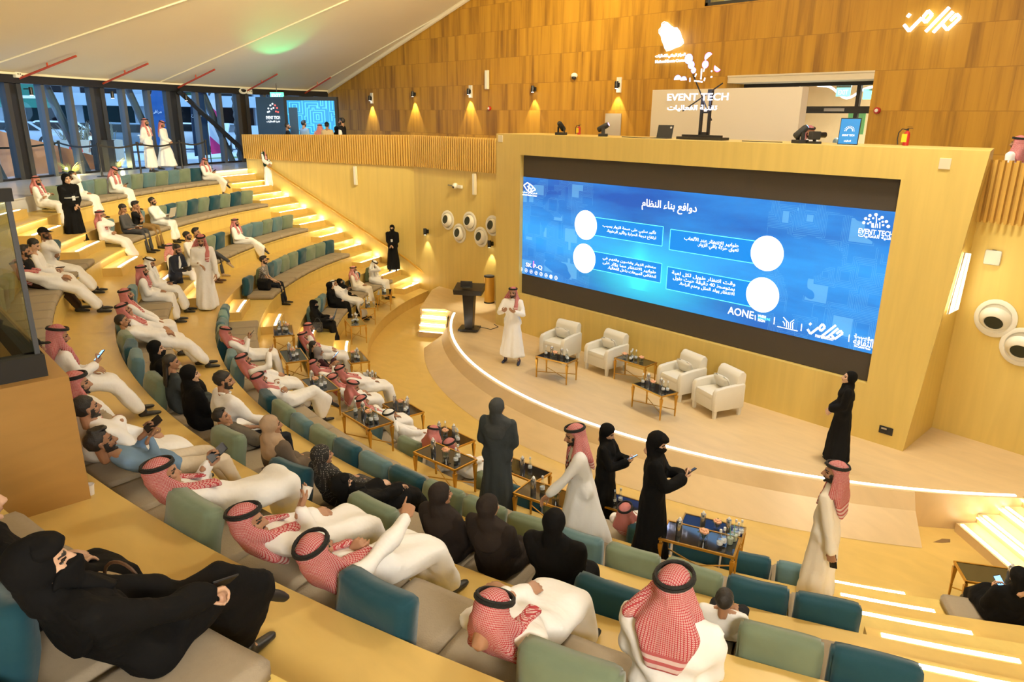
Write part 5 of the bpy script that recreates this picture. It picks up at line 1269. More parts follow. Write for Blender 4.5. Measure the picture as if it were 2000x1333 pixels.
o = empty('socket', (-4.72, .012, STZ+.28)); m = MB(); m.box((0, 0, 0), (.22, .02, .13)); m.build('plate', 'black_matte', o, bevel=.004); m = MB(); m.box((.03, .012, .03), (.09, .006, .03)); m.build('outlet', 'steel', o); tag(o, 'black double socket low on the stage wall beside the woman in black', 'socket')
m = MB(); c0 = at(1655, 920, STZ); m.box((c0.x, c0.y, STZ+.002), (.30, .30, .004), .8); o = m.build('floor_hatch', 'wood_stage'); tag(o, 'square cable hatch set in the stage floor behind the woman', 'hatch')
m = MB(); mm = [Vector(rp(0, 0))]; 
# round air nozzles
def nozzle(loc, rz, R, lab, tilt=(.35, -.5)):
    r = empty('air_nozzle', loc, rz)
    m = MB(); m.lathe([(R*.70, .0), (R, .0), (R, .018), (R*.92, .03), (R*.78, .032), (R*.72, .01)], n=32); o = m.build('ring', 'white_plastic', r, smooth=True); o.rotation_euler = (-pi/2, 0, 0)
    m = MB(); m.lathe([(R*.74, .0), (R*.72, .05), (R*.62, .10), (R*.48, .125), (R*.44, .12), (R*.40, .04), (R*.38, .0)], n=28); o = m.build('jet_ball', 'white_plastic', r, smooth=True); o.rotation_euler = (-pi/2+tilt[0], tilt[1], 0)
    m = MB(); m.lathe([(R*.43, .105), (R*.43, .112)], n=24); o = m.build('opening', 'dark_hole', r); o.rotation_euler = (-pi/2+tilt[0], tilt[1], 0)
    tag(r, lab, 'air vent', 'round air nozzles'); return r
WD2 = Vector((5.2, -1.75, 0))-Vector((KX, KY, 0))
for i, (px, py, lab) in enumerate(((875, 430, 'round white air nozzle farthest from the stage wall, upper of its pair'), (898, 456, 'round white air nozzle second from the kink, set low'), (918, 433, 'round white air nozzle in the middle of five, set high'), (940, 463, 'round white air nozzle fourth from the kink, set low'), (963, 441, 'round white air nozzle half hidden by the stage wall column'))):
    p = onseg(px, py, (KX, KY), (5.2, -1.75)); nozzle((p.x, p.y+.005, p.z), math.atan2(-WD2.y, -WD2.x), .30, lab, (.25, .25))
for i, (px, py, lab) in enumerate(((1945, 622, 'large round white air nozzle on the wall beyond the lit panel'), (1996, 678, 'large round white air nozzle cut off by the picture edge'))):
    p = onseg(px, py, (-13, -.83), (-5.0, -1.47)); nozzle((p.x, p.y+.005, p.z), math.atan2(-.64, 8), .32, lab, (-.55, .15))
# wall lamps of the stage walls, with their light
def wall_lamp(loc, rz, lab, e=14, box=False, col=(1.0, .88, .62)):
    r = empty('wall_spotlight', loc, rz)
    if box: m = MB(); m.box((0, .02, .0), (.16, .05, .42)); m.build('junction_box', 'white_plastic', r, bevel=.006)
    m = MB(); m.box((0, .03, .0), (.09, .06, .12)); m.build('bracket', 'black_metal', r, bevel=.004)
    m = MB(); m.lathe([(.05, -.10), (.055, -.095), (.055, .09), (.05, .10)], (.02, .11, 0), 16); m.build('lamp_body', 'black_metal', r, smooth=True)
    m = MB(); m.lathe([(.040, -.104), (.040, -.100)], (.02, .11, 0), 12); m.build('lens', 'led_white', r)
    tag(r, lab, 'wall light', 'black wall spotlights')
    c, s = math.cos(rz), math.sin(rz); P_ = Vector((loc[0]+.02*c-.13*s, loc[1]+.02*s+.13*c, loc[2]-.13))
    lamp('SPOT', P_, e, col, .02, P_+Vector((.04*s, -.04*c, -1)), 'spotlight_beam', 62, .35)
p = onseg(836, 452, (KX, KY), (5.2, -1.75)); wall_lamp(p, math.atan2(-WD2.y, -WD2.x), 'black wall spotlight by the kink of the wall, above the handrail end', 25)
p = onseg(962, 476, (KX, KY), (5.2, -1.75)); wall_lamp(p, math.atan2(-WD2.y, -WD2.x), 'black wall spotlight under the half-hidden air nozzle', 25)
for i, (px, py, bx, lab) in enumerate(((727, 192, 1, 'upper wall spotlight nearest the tent edge, beside a pale box'), (811, 184, 0, 'second upper wall spotlight from the tent edge'), (920, 179, 1, 'upper wall spotlight on a pale box beside the tall white speaker'), (1046, 174, 0, 'upper wall spotlight below the dome camera'), (1210, 166, 1, 'upper wall spotlight on a pale box nearest the white board'))):
    d_ = pix(px, py); P_ = CAM_POS+d_*((UY-CAM_POS.y)/d_.y); wall_lamp((P_.x, UY+.003, P_.z), 0, lab, 130 if i < 3 else 70, bool(bx))
wall_lamp((-8.0, -5.09, 6.9), 0, 'upper wall spotlight over the slatted parapet at the picture edge', 220)
# speakers, cameras, detectors on the walls
def slab_speaker(px, py, p0, p1, lab, h=.62, w_=.11):
    P_ = onseg(px, py, p0, p1); rz = math.atan2(p1[1]-p0[1], p1[0]-p0[0]); r = empty('wall_speaker', P_, rz)
    m = MB(); m.box((0, .07, 0), (w_, .09, h), 0); m.build('cabinet', 'cream_plastic', r, bevel=.015); m = MB(); m.box((0, .118, 0), (w_*.75, .006, h*.92)); m.build('grille', 'white_plastic', r); m = MB(); m.box((0, .02, 0), (.05, .05, .18)); m.build('bracket', 'white_plastic', r); tag(r, lab, 'speaker', 'slim wall speakers')
slab_speaker(697, 343, (KX, KY), WL, 'slim white wall speaker above the handrail of the stairs')
slab_speaker(930, 360, (5.2, -1.75), (KX, KY), 'slim white wall speaker above the round air nozzles')
slab_speaker(954, 156, (-14, UY), (22, UY), 'slim white speaker high on the plywood wall', .62, .15)
P_ = onseg(892, 363, (5.2, -1.75), (KX, KY)); r = empty('security_camera', P_)
m = MB(); m.ell((.0, .06, 0), (.09, .09, .09), 14, 10); m.build('dome', 'white_plastic', r, smooth='full'); m = MB(); m.box((-.22, .05, -.01), (.20, .08, .10)); m.build('housing', 'white_plastic', r, bevel=.02); m = MB(); m.box((.24, .04, .0), (.26, .03, .03)); m.build('arm', 'steel', r); m = MB(); m.ell((.0, .13, -.03), (.04, .03, .04), 10, 6); m.build('lens', 'black_matte', r); tag(r, 'white security camera on an arm below the slatted parapet', 'camera')
d_ = pix(1125, 150); P_ = CAM_POS+d_*((UY-CAM_POS.y)/d_.y); r = empty('security_camera', P_); m = MB(); m.ell((0, .08, .03), (.11, .10, .08), 14, 10); m.build('housing', 'white_plastic', r, smooth='full'); m = MB(); m.ell((-.02, .11, -.03), (.075, .07, .06), 12, 8); m.build('lens_dome', 'black_metal', r, smooth='full'); tag(r, 'white dome camera high on the plywood wall', 'camera')
simple('alarm_red', (.45, .02, .015), .4)
for px, py, lab in ((957, 212, 'red fire alarm beacon below the tall white speaker'), (1714, 216, 'red round fire alarm beacon beside the glass doorway')):
    d_ = pix(px, py); P_ = CAM_POS+d_*((UY-CAM_POS.y)/d_.y); r = empty('alarm_beacon', P_); m = MB(); m.lathe([(.07, 0), (.07, .05), (.05, .07)], n=16); o = m.build('body', 'alarm_red', r); o.rotation_euler = (-pi/2, 0, 0); m = MB(); m.lathe([(.04, .07), (.035, .085), (.01, .09)], n=12); o = m.build('lens', 'white_plastic', r); o.rotation_euler = (-pi/2, 0, 0); tag(r, lab, 'fire alarm', 'fire alarm beacons')
P_ = onseg(1940, 503, (-13, -.83), (-5.0, -1.47)); r = empty('access_point', P_); m = MB(); m.box((0, .035, 0), (.24, .045, .24)); m.build('case', 'white_plastic', r, bevel=.03, smooth=True); m = MB(); m.box((0, .01, .10), (.06, .02, .05)); m.build('bracket', 'black_matte', r); tag(r, 'square white wireless access point above the large air nozzle', 'access point')
for px, py, lab in ((978, 271, 'small cream cover plate at the top corner of the stage wall'), (1846, 320, 'small cream cover plate at the slanted end of the stage wall')):
    P_ = onseg(px, py, (-6, 0), (6, 0)); m = MB(); m.box((0, .008, 0), (.16, .016, .16)); o = m.build('cover_plate', 'cream_plastic', loc=P_, bevel=.004); tag(o, lab, 'cover plate', 'cream cover plates')
# lit panel on the slanted end of the stage wall
def on_end(y, z):
    f = (z-STZ)/(PT-STZ); x0 = -5.03-.40*f; x1 = -5.0-.08*f; t = y/YD; return Vector((x0+(x1-x0)*t, y, z))
r = empty('wall_light', on_end(-.8, 3.2)); o_ = r.location.copy(); nrm = Vector((-1, -.15, .08)).normalized()
P4 = [on_end(-.35, 2.92), on_end(-1.28, 2.82), on_end(-1.25, 3.78), on_end(-.35, 3.92)]
m = MB(); m.hexa([p-o_+nrm*.004 for p in P4], [p-o_+nrm*.03 for p in P4]); m.build('diffuser', 'panel_lit', r)
m = MB(); m.tube([p-o_+nrm*.02 for p in P4], .012, 4, closed=True); m.tube([(P4[0]+P4[1])/2-o_+nrm*.03, (P4[2]+P4[3])/2-o_+nrm*.03], .005, 4); m.build('frame', 'cream_plastic', r)
tag(r, 'tall glowing wall light panel on the slanted end of the stage wall', 'wall light')
# handrail along the stairs
r = empty('handrail', (13.5, sw(13.5), 0)); pts = [Vector((x, sw(x)+.08, z)) for x, z in ((16.9, 4.08), (11.28, 1.33), (10.45, .80))]
pts[1] = Vector((11.28, sw(11.28)+.08, 1.30)); off = Vector(r.location); off.z = 0
m = MB(); m.tube([p-off for p in pts], .035, 8); m.build('rail', 'gold_rail', r)
for t in (.06, .28, .5, .72, .95):
    p = pts[0]+(pts[1]-pts[0])*t-off; m = MB(); m.tube([p, p+Vector((.03, -.09, -.03))], .012, 6); m.build('bracket', 'gold_rail', r)
tag(r, 'gold handrail sloping down the wall beside the lit stairs', 'handrail')
# little step lights where the stairs meet the wall
for k in range(10):
    z = LV[0]+.3615*k; C_, R_ = ring(z)
    lo, hi = 9.5, 18.5
    for _ in range(40):
        x = (lo+hi)/2; q = math.hypot(x-C_[0], sw(x)-C_[1])
        if q < R_-.2: lo = x
        else: hi = x
    if k < 9 or 1:
        lamp('POINT', (x-.02, sw(x)+.10, z-.3615+.24 if k else .16), 3.5, (1, .80, .45), .03, None, 'step_light')
# far right: step lights by the stage stairs
for x, y, z in ((-5.9, .95, .12), (-6.25, .55, .27), (-6.5, .2, .42)): lamp('POINT', (x, y, z+.05), 3.0, (1, .75, .4), .03, None, 'step_light')
# ------------------------------------------------------------------ lettering
import unicodedata
_FORMS = {}
for cp in list(range(0xFE80, 0xFEFD))+list(range(0xFB50, 0xFBFF)):
    d = unicodedata.decomposition(chr(cp)).split()
    if len(d) >= 2 and d[0] in ('<initial>', '<medial>', '<final>', '<isolated>'):
        _FORMS.setdefault(''.join(chr(int(x, 16)) for x in d[1:]), {})[d[0][1:-1]] = chr(cp)
def arabic(s):
    """join the letters and set them right to left"""
    out = []; i = 0; W = []
    while i < len(s):
        if s[i] == '\u0644' and i+1 < len(s) and s[i:i+2] in _FORMS: W.append(s[i:i+2]); i += 2
        else: W.append(s[i]); i += 1
    def dual(c): return 'initial' in _FORMS.get(c, {})
    def joins(c): return 'final' in _FORMS.get(c, {})
    for k, c in enumerate(W):
        f = _FORMS.get(c)
        if not f: out.append(c); continue
        pv = k > 0 and dual(W[k-1]) and joins(c); nx = k+1 < len(W) and dual(c) and joins(W[k+1])
        key = 'medial' if pv and nx else 'final' if pv else 'initial' if nx else 'isolated'
        out.append(f.get(key, f.get('isolated', c)))
    r = ''.join(out)[::-1]
    import re as _re
    return _re.sub(r'[0-9]+', lambda m: m.group(0)[::-1], r)
def text_mesh(s, bold=.0):
    cu = bpy.data.curves.new('t', 'FONT'); cu.body = s; cu.size = 1.0; cu.extrude = .01; cu.offset = bold; cu.resolution_u = 3
    o = bpy.data.objects.new('t', cu); TS.collection.objects.link(o); TS.view_layers[0].update()
    me = bpy.data.meshes.new_from_object(o.evaluated_get(TS.view_layers[0].depsgraph)); bpy.data.objects.remove(o); bpy.data.curves.remove(cu)
    return me
def lettering(name, s, p0, ux, uz, w_, h_, mat, parent=None, bold=.012, loc0=(0, 0, 0), thick=.006):
    """text fitted into the box from p0 (lower corner), w_ along ux and h_ along uz"""
    me = text_mesh(s, bold); n = len(me.vertices); co = np.empty(n*3); me.vertices.foreach_get('co', co); co = co.reshape(-1, 3)
    if n == 0: return None
    mn, mx = co.min(0), co.max(0); q = (co-mn)/np.maximum(mx-mn, 1e-6)
    ux, uz = np.array(ux), np.array(uz); nn = np.cross(ux, uz)
    P = np.array(p0)-np.array(loc0)+q[:, :1]*ux*w_+q[:, 1:2]*uz*h_+(q[:, 2:3]-.5)*nn*thick
    me.vertices.foreach_set('co', P.ravel()); me.update(); me.name = name; me.materials.clear(); me.materials.append(M(mat))
    o = bpy.data.objects.new(name, me); COL.objects.link(o)
    if parent is not None: o.parent = parent
    return o
LX = Vector((-1, 0, 0)); UP = Vector((0, 0, 1))
def onY(px, py, y):
    d_ = pix(px, py); return CAM_POS+d_*((y-CAM_POS.y)/d_.y)

# ------------------------------------------------------------------ the big screen and its slide
def screen_mat():
    m, nt, b = nodes('screen_picture'); tc = N(nt, 'ShaderNodeTexCoord'); sp = N(nt, 'ShaderNodeSeparateXYZ'); link(nt, tc.outputs['Object'], sp.inputs[0])
    mp = N(nt, 'ShaderNodeMapping'); mp.inputs['Scale'].default_value = (.35, 1, 1.6); link(nt, tc.outputs['Object'], mp.inputs[0])
    nz = N(nt, 'ShaderNodeTexNoise'); nz.inputs['Scale'].default_value = 1.1; nz.inputs['Detail'].default_value = 5; link(nt, mp.outputs[0], nz.inputs['Vector'])
    cr = N(nt, 'ShaderNodeValToRGB'); cr.color_ramp.elements[0].position = .30; cr.color_ramp.elements[0].color = (.0, .10, .50, 1); cr.color_ramp.elements[1].position = .72; cr.color_ramp.elements[1].color = (.02, .36, .95, 1)
    # bright horizontal band behind the middle
    zz = math_n(nt, 'ABSOLUTE', math_n(nt, 'SUBTRACT', sp.outputs[2], 3.15)); band = math_n(nt, 'MULTIPLY', math_n(nt, 'SUBTRACT', 1.0, math_n(nt, 'MINIMUM', math_n(nt, 'DIVIDE', zz, 1.0), 1.0)), .26)
    link(nt, math_n(nt, 'ADD', math_n(nt, 'MULTIPLY', nz.outputs[0], .85), band), cr.inputs[0])
    # printed-circuit tracery: thin pale lines in patches
    def lines(axis, k, off):
        return math_n(nt, 'LESS_THAN', math_n(nt, 'FRACT', math_n(nt, 'MULTIPLY_ADD', sp.outputs[axis], k, off)), .16)
    bk = N(nt, 'ShaderNodeTexBrick'); mb_ = N(nt, 'ShaderNodeMapping'); mb_.inputs['Scale'].default_value = (1, 1, 1); mb_.inputs['Rotation'].default_value = (pi/2, 0, 0); link(nt, tc.outputs['Object'], mb_.inputs[0]); link(nt, mb_.outputs[0], bk.inputs[0])
    vo = N(nt, 'ShaderNodeTexVoronoi'); vo.distance = 'CHEBYCHEV'; vo.inputs['Scale'].default_value = 2.3; link(nt, tc.outputs['Object'], vo.inputs['Vector'])
    rings = math_n(nt, 'LESS_THAN', math_n(nt, 'FRACT', math_n(nt, 'MULTIPLY', vo.outputs['Distance'], 16)), .20)
    n2 = N(nt, 'ShaderNodeTexNoise'); n2.inputs['Scale'].default_value = .9; link(nt, tc.outputs['Object'], n2.inputs['Vector'])
    side = math_n(nt, 'MULTIPLY', math_n(nt, 'GREATER_THAN', math_n(nt, 'ABSOLUTE', sp.outputs[0]), 2.1), math_n(nt, 'GREATER_THAN', n2.outputs[0], .46))
    tr = math_n(nt, 'MULTIPLY', math_n(nt, 'MULTIPLY', rings, side), .38)
    mx = N(nt, 'ShaderNodeMix', data_type='RGBA'); mx.inputs[7].default_value = (.25, .70, 1, 1); link(nt, tr, mx.inputs[0]); link(nt, cr.outputs[0], mx.inputs[6])
    # cyan flare low in the middle
    dx = math_n(nt, 'DIVIDE', math_n(nt, 'SUBTRACT', sp.outputs[0], .62), 1.25); dz = math_n(nt, 'DIVIDE', math_n(nt, 'SUBTRACT', sp.outputs[2], 2.62), .62)
    g1 = math_n(nt, 'POWER', 2.718, math_n(nt, 'MULTIPLY', math_n(nt, 'ADD', math_n(nt, 'MULTIPLY', dx, dx), math_n(nt, 'MULTIPLY', dz, dz)), -1.0))
    dx2 = math_n(nt, 'DIVIDE', math_n(nt, 'SUBTRACT', sp.outputs[0], .72), .20)
    g2 = math_n(nt, 'MULTIPLY', math_n(nt, 'POWER', 2.718, math_n(nt, 'MULTIPLY', math_n(nt, 'MULTIPLY', dx2, dx2), -1.0)), math_n(nt, 'GREATER_THAN', sp.outputs[2], 2.3))
    gg = math_n(nt, 'MINIMUM', math_n(nt, 'ADD', math_n(nt, 'MULTIPLY', g1, .75), math_n(nt, 'MULTIPLY', math_n(nt, 'MULTIPLY', g2, g1), .6)), 1.0)
    m2 = N(nt, 'ShaderNodeMix', data_type='RGBA'); m2.inputs[7].default_value = (.05, .95, 1, 1); link(nt, gg, m2.inputs[0]); link(nt, mx.outputs[2], m2.inputs[6])
    b.inputs['Base Color'].default_value = (.01, .01, .012, 1); b.inputs['Roughness'].default_value = .5
    link(nt, m2.outputs[2], b.inputs['Emission Color']); b.inputs['Emission Strength'].default_value = .78
screen_mat()
simple('slide_white', (.9, .9, .9), .5, em=(1, 1, 1), es=.72); simple('slide_cyan', (.1, .8, .9), .5, em=(.15, .85, 1), es=.72); simple('slide_box', (0, .1, .5), .5, em=(.0, .23, .70), es=.70); simple('slide_pink', (.9, .2, .6), .5, em=(1, .15, .6), es=1.0)
YS = -.10
scr = empty('led_screen', (0, 0, 0)); tag(scr, 'huge blue presentation screen in the stage wall with an Arabic slide', 'screen')
m = MB(); m.box(((SXL+SXR)/2, YS-.06, (SZB+SZT)/2), (SXL-SXR-.01, .10, SZT-SZB-.01)); m.build('bezel', 'screen_bezel', scr)
a, c = onY(1017, 345, YS), onY(1707, 693, YS); ZT_, ZB_ = 4.465, 2.075
m = MB(); m.box(((SXL+SXR)/2, YS-.005, (ZT_+ZB_)/2), (SXL-SXR-.02, .012, ZT_-ZB_)); m.build('picture', 'screen_picture', scr)
YT = YS+.008
def disc(name, px, py, rpx, rpy, mat, y=YT+.004):
    p = onY(px, py, y); rx = abs(onY(px+rpx, py, y).x-p.x); rz = abs(onY(px, py-rpy, y).z-p.z); r_ = (rx+rz)/2
    m = MB(); m.lathe([(r_, 0), (r_, .004)], n=48); o = m.build(name, mat, scr, loc=p); o.rotation_euler = (-pi/2, 0, 0); return o
for px, py in ((1144, 440), (1141, 505), (1498, 495.5), (1489, 576.5)):
    disc('slide_disc', px, py, 26 if px < 1300 else 38, 24 if px < 1300 else 30, 'slide_white')
def sbox(px0, px1, pyt, pyb, mat, y):
    a_, b_ = onY(px0, pyt, y), onY(px1, pyb, y); return a_.x, b_.x, a_.z, b_.z
for tl_, br_ in (((1150, 423), (1293, 481)), ((1310, 448), (1492, 518)), ((1148, 489), (1290, 553)), ((1304, 521), (1484, 603))):
    q0, q1 = onY(*tl_, YT), onY(*br_, YT); x0, x1, zt, zb = q0.x, q1.x, q0.z, q1.z
    m = MB(); m.box(((x0+x1)/2, YT-.001, (zt+zb)/2), (x0-x1, .003, zt-zb)); m.build('slide_panel', 'slide_box', scr)
    m = MB()
    for z in (zt, zb): m.box(((x0+x1)/2, YT+.001, z), (x0-x1, .004, .014))
    m.box((x1 if tl_[0] < 1200 else x0, YT+.001, (zt+zb)/2), (.014, .004, zt-zb)); m.build('slide_outline', 'slide_cyan', scr)
def stext(s, px0, py0, px1, py1, h_, mat='slide_white', bold=.014, ar=True):
    """text on the screen: baseline from (px0, py0) to (px1, py1)"""
    a_, b_ = onY(px0, py0, YT+.004), onY(px1, py1, YT+.004); z = (a_.z+b_.z)/2
    return lettering('slide_text', arabic(s) if ar else s, (a_.x, YT+.006, z), LX, UP, a_.x-b_.x, h_, mat, scr, bold, thick=.004)
stext('دوافع بناء النظام', 1253, 411, 1360, 422, .235)
stext('تأثير سلبي على صحة الزوار بسبب', 1177, 447, 1281, 459, .105); stext('ارتفاع درجة الحرارة وتأثير الرطوبة.', 1185, 457, 1281, 469, .105)
stext('طوابير الإنتظار عند الألعاب', 1336, 472, 1442, 485, .11); stext('تعيق حركة باقي الزوار.', 1362, 485, 1442, 495, .11)
stext('معظم الزوار يقضون وقتهم في', 1177, 511, 1281, 525, .085); stext('طوابير الانتظار مما يؤثر على', 1177, 519, 1281, 534, .085); stext('انخفاض المبيعات داخل الفعالية.', 1187, 529, 1281, 543, .085)
stext('وقت انتظار طويل لكل لعبة', 1312, 540, 1436, 558, .095); stext('بمتوسط 40 دقيقة حيث طول', 1314, 550, 1435, 568, .095); stext('الانتظار يولد الملل وعدم الراحة.', 1326, 562, 1434, 578, .095)
stext('EVENT TECH', 1676, 456, 1744, 463, .085, ar=False); stext('تقنية الفعاليات', 1676, 464, 1743, 471, .075)
stext('AONE', 1421, 613, 1471, 624, .15, ar=False); stext('WHERE', 1480, 620, 1496, 622, .05, ar=False); stext('SOLUTIONS', 1480, 623, 1504, 627, .05, 'slide_cyan', ar=False); stext('BEGIN', 1480, 628, 1494, 630, .05, ar=False)
stext('marafei.com', 1592, 659, 1627, 666, .075, ar=False); stext('مؤسسة', 1668, 658, 1705, 671, .08); stext('الثقافة', 1666, 672, 1704, 681, .13); stext('The Cultural House', 1667, 678, 1700, 684, .04, ar=False)
stext('SK P-Q', 1027, 522, 1059, 529, .12, ar=False); stext('i', 1041, 522, 1043, 523, .16, 'slide_pink', ar=False); stext('المركز الوطني للفعاليات', 1018, 378, 1049, 380, .045); stext('National Events Center', 1018, 382, 1049, 384, .045, ar=False)
def sbars(name, segs, wpx, mat='slide_white', y=YT+.006, parent=scr, depth=.004):
    m = MB()
    for a_, b_ in segs:
        A_, B_ = onY(a_[0], a_[1], y), onY(b_[0], b_[1], y); t = (B_-A_).normalized(); n = Vector((-t.z, 0, t.x)); wv = abs(onY(a_[0]+wpx, a_[1], y).x-A_.x)/2
        q = [A_+n*wv, B_+n*wv, B_-n*wv, A_-n*wv]; m.hexa([p+Vector((0, -depth, 0)) for p in q], [p+Vector((0, depth, 0)) for p in q])
    return m.build(name, mat, parent)
sbars('slide_logo', [((1475, 616), (1475, 626)), ((1513, 620), (1511.5, 634)), ((1566, 633), (1564.5, 647)), ((1659, 654), (1657.5, 668))], 1.6)
# logo of parallel circuit strokes
sbars('slide_logo', [((1530, 620), (1536, 627)), ((1536, 627), (1536, 640)), ((1533, 624), (1540, 631)), ((1540, 631), (1540, 641)), ((1551, 625), (1544, 630)), ((1544, 630), (1544, 642)), ((1550, 630), (1548, 632)), ((1548, 632), (1548, 643)), ((1529, 628), (1532, 632)), ((1532, 632), (1532, 637)), ((1518, 638), (1558, 647))], 1.3)
def strokes_logo(k, ox, oy, wpx, parent, mat, y, depth, skew=0.0):
    """angular calligraphic word mark, drawn as slanted bars"""
    S = [((0, 8), (9, 20)), ((9, 20), (33, -4)), ((33, -4), (40, 5)), ((40, 5), (52, -9)), ((52, -9), (45, -17)), ((45, -17), (36, -6)), ((40, 22), (84, -22)), ((54, 24), (91, -14)), ((70, 8), (80, 20)), ((80, 20), (104, -2)), ((104, -2), (98, -9)), ((98, -9), (86, 3)), ((6, -6), (11, -12))]
    return sbars('word_mark', [((ox+a_[0]*k, oy+a_[1]*k+skew*a_[0]*k), (ox+b_[0]*k, oy+b_[1]*k+skew*b_[0]*k)) for a_, b_ in S], wpx, mat, y, parent, depth)
strokes_logo(.66, 1577, 638, 4.2, scr, 'slide_white', YT+.006, .004, .22)
# dotted tree logo
def dot_tree(cx, cy, k, parent, y, mats, depth=.004, shear=.08):
    m = MB(); 
    for i, (x, z, r_) in enumerate(((0, -20, 3.2), (-13, -17, 3), (13, -15, 3), (-22, -10, 2.9), (22, -7, 3), (-26, -1, 3), (26, 3, 3.2), (-15, -9, 2), (-12, -3, 2), (-17, 0, 2), (14, -6, 2), (15, 1, 2.2), (-6, -12, 2), (7, -11, 2))):
        p = onY(cx+x*k, cy+z*k+shear*x*k, y); rr = abs(onY(cx+r_*k, cy, y).x-onY(cx, cy, y).x)*1.1
        vs = [(p.x+rr*math.cos(t), p.y+s*depth, p.z+rr*math.sin(t)) for s in (-1, 1) for t in np.linspace(0, 2*pi, 17)[:-1]]; n = 16
        m.cur = i % len(mats); m.add(vs, [list(range(n)), list(range(n, 2*n))[::-1]]+[[j, (j+1) % n, n+(j+1) % n, n+j] for j in range(n)])
    o = m.build('dot_logo', mats, parent)
    sbars('trunk_logo', [((cx-6*k, cy-2*k), (cx-6*k, cy+8*k)), ((cx-2*k, cy+8*k), (cx+1*k, cy-6*k)), ((cx+1*k, cy-6*k), (cx+1*k, cy-16*k)), ((cx+3*k, cy+8*k), (cx+3*k, cy-1*k)), ((cx+8*k, cy+9*k), (cx+8*k, cy-4*k)), ((cx-9*k, cy+7*k), (cx-9*k, cy-2*k))], 1.7*k, mats[0], y, parent, depth)
dot_tree(1711, 438, .92, scr, YT+.006, ['slide_white'])
# small map mark and the row of round icons
sbars('slide_logo', [((1023, 362), (1030, 357)), ((1030, 357), (1038, 362)), ((1038, 362), (1046, 371)), ((1046, 371), (1034, 376)), ((1034, 376), (1028, 370)), ((1028, 370), (1023, 362)), ((1030, 364), (1038, 370)), ((1034, 360), (1032, 372)), ((1041, 366), (1036, 374))], 1.5)
for i in range(8):
    px, py = 1018+9.7*i, 526+2.45*i
    p = onY(px, py, YT+.006); m = MB()
    if i == 6: m.lathe([(.05, 0), (.05, .006)], n=20)
    else: m.tube([(.045*math.cos(t), .045*math.sin(t), 0) for t in np.linspace(0, 2*pi, 20)[:-1]], .006, 4, closed=True); m.box((0, 0, 0), (.036, .028, .004), .3*i)
    o = m.build('slide_icon', 'slide_white', scr, loc=p); o.rotation_euler = (-pi/2, 0, 0)

# ------------------------------------------------------------------ signs on the plywood wall
simple('sign_white', (.9, .95, 1), .5, em=(.86, .93, 1.0), es=1.8); simple('sign_edge', (.1, .35, .9), .5, em=(.15, .45, 1), es=1.5); simple('holo_white', (.9, .9, 1), .5, em=(.80, .82, 1.0), es=1.8); simple('holo_blue', (.2, .3, 1), .5, em=(.22, .34, 1), es=2.5); simple('holo_pink', (.9, .1, .7), .5, em=(1, .12, .75), es=2.2); simple('holo_violet', (.5, .2, .9), .5, em=(.55, .25, 1), es=2.2)
YU = UY+.05
def polyplate(pts, y, depth):
    P = [onY(x, z, y) for x, z in pts]; n = len(P)
    m = MB(); m.add([(p.x, p.y-depth, p.z) for p in P]+[(p.x, p.y+depth, p.z) for p in P], [list(range(n)), list(range(n, 2*n))[::-1]]+[[j, (j+1) % n, n+(j+1) % n, n+j] for j in range(n)]); return m
MAP = [(1299, 45), (1305, 47), (1311, 53), (1316, 56), (1321, 56), (1326, 63), (1329, 73), (1331, 77), (1332, 83), (1327, 88), (1316, 92), (1311, 95), (1303, 97), (1300, 92), (1298, 85), (1295, 78), (1294, 71), (1290, 65), (1290, 59), (1294, 55), (1295, 48)]
sg = empty('map_sign', (0, 0, 0)); polyplate(MAP, YU, .02).build('map_shape', 'sign_white', sg)
cxm, cym = 1311, 71
m = MB(); m.tube([onY(cxm+(x-cxm)*1.14, cym+(y-cym)*1.10, YU) for x, y in MAP], .011, 5, closed=True); m.build('outline', 'sign_white', sg)
for s, y0, y1, ar in (('المركز الوطني للفعاليات', 114, 113, True), ('National Events Center', 122.5, 121.5, False)):
    a_, b_ = onY(1280, y0, YU), onY(1338, y1, YU); lettering('sign_text', arabic(s) if ar else s, (a_.x, YU, (a_.z+b_.z)/2), LX, UP, a_.x-b_.x, .11 if ar else .075, 'sign_white', sg, .02, thick=.03)
tag(sg, 'glowing white map shape with National Events Center lettering on the plywood wall', 'sign')
lamp('POINT', onY(1308, 75, UY+.35), 3, (.9, .95, 1), .2, None, 'sign_glow')
sg = empty('calligraphy_sign', (0, 0, 0)); strokes_logo(1.05, 1766, 40, 5.2, sg, 'sign_white', YU, .03, -.03); tag(sg, 'glowing white angular Arabic word mark high on the plywood wall', 'sign')
lamp('POINT', onY(1820, 45, UY+.35), 3, (.9, .95, 1), .2, None, 'sign_glow')
# upper window pane
m = MB(); m.box((1.56, UY-.3, 9.31), (2.72, .02, 1.38)); wn2 = m.build('window_2', 'window_glass', kind='structure')
m = MB(); m.box((1.56, UY-.08, 8.66), (2.72, .12, .08)); m.box((2.88, UY-.08, 9.3), (.08, .12, 1.4)); m.box((.24, UY-.08, 9.3), (.08, .12, 1.4)); m.build('window_frame', 'black_metal', wn2)
m = MB(); m.box((1.5, UY-3.4, 9.3), (8, .1, 4)); m.build('wall_upper_room', 'white_paint', kind='structure')
lamp('AREA', (1.5, UY-1.6, 10.5), 60, (1, .95, .85), 1.0, (1.5, UY-3, 9), 'room_lamp')
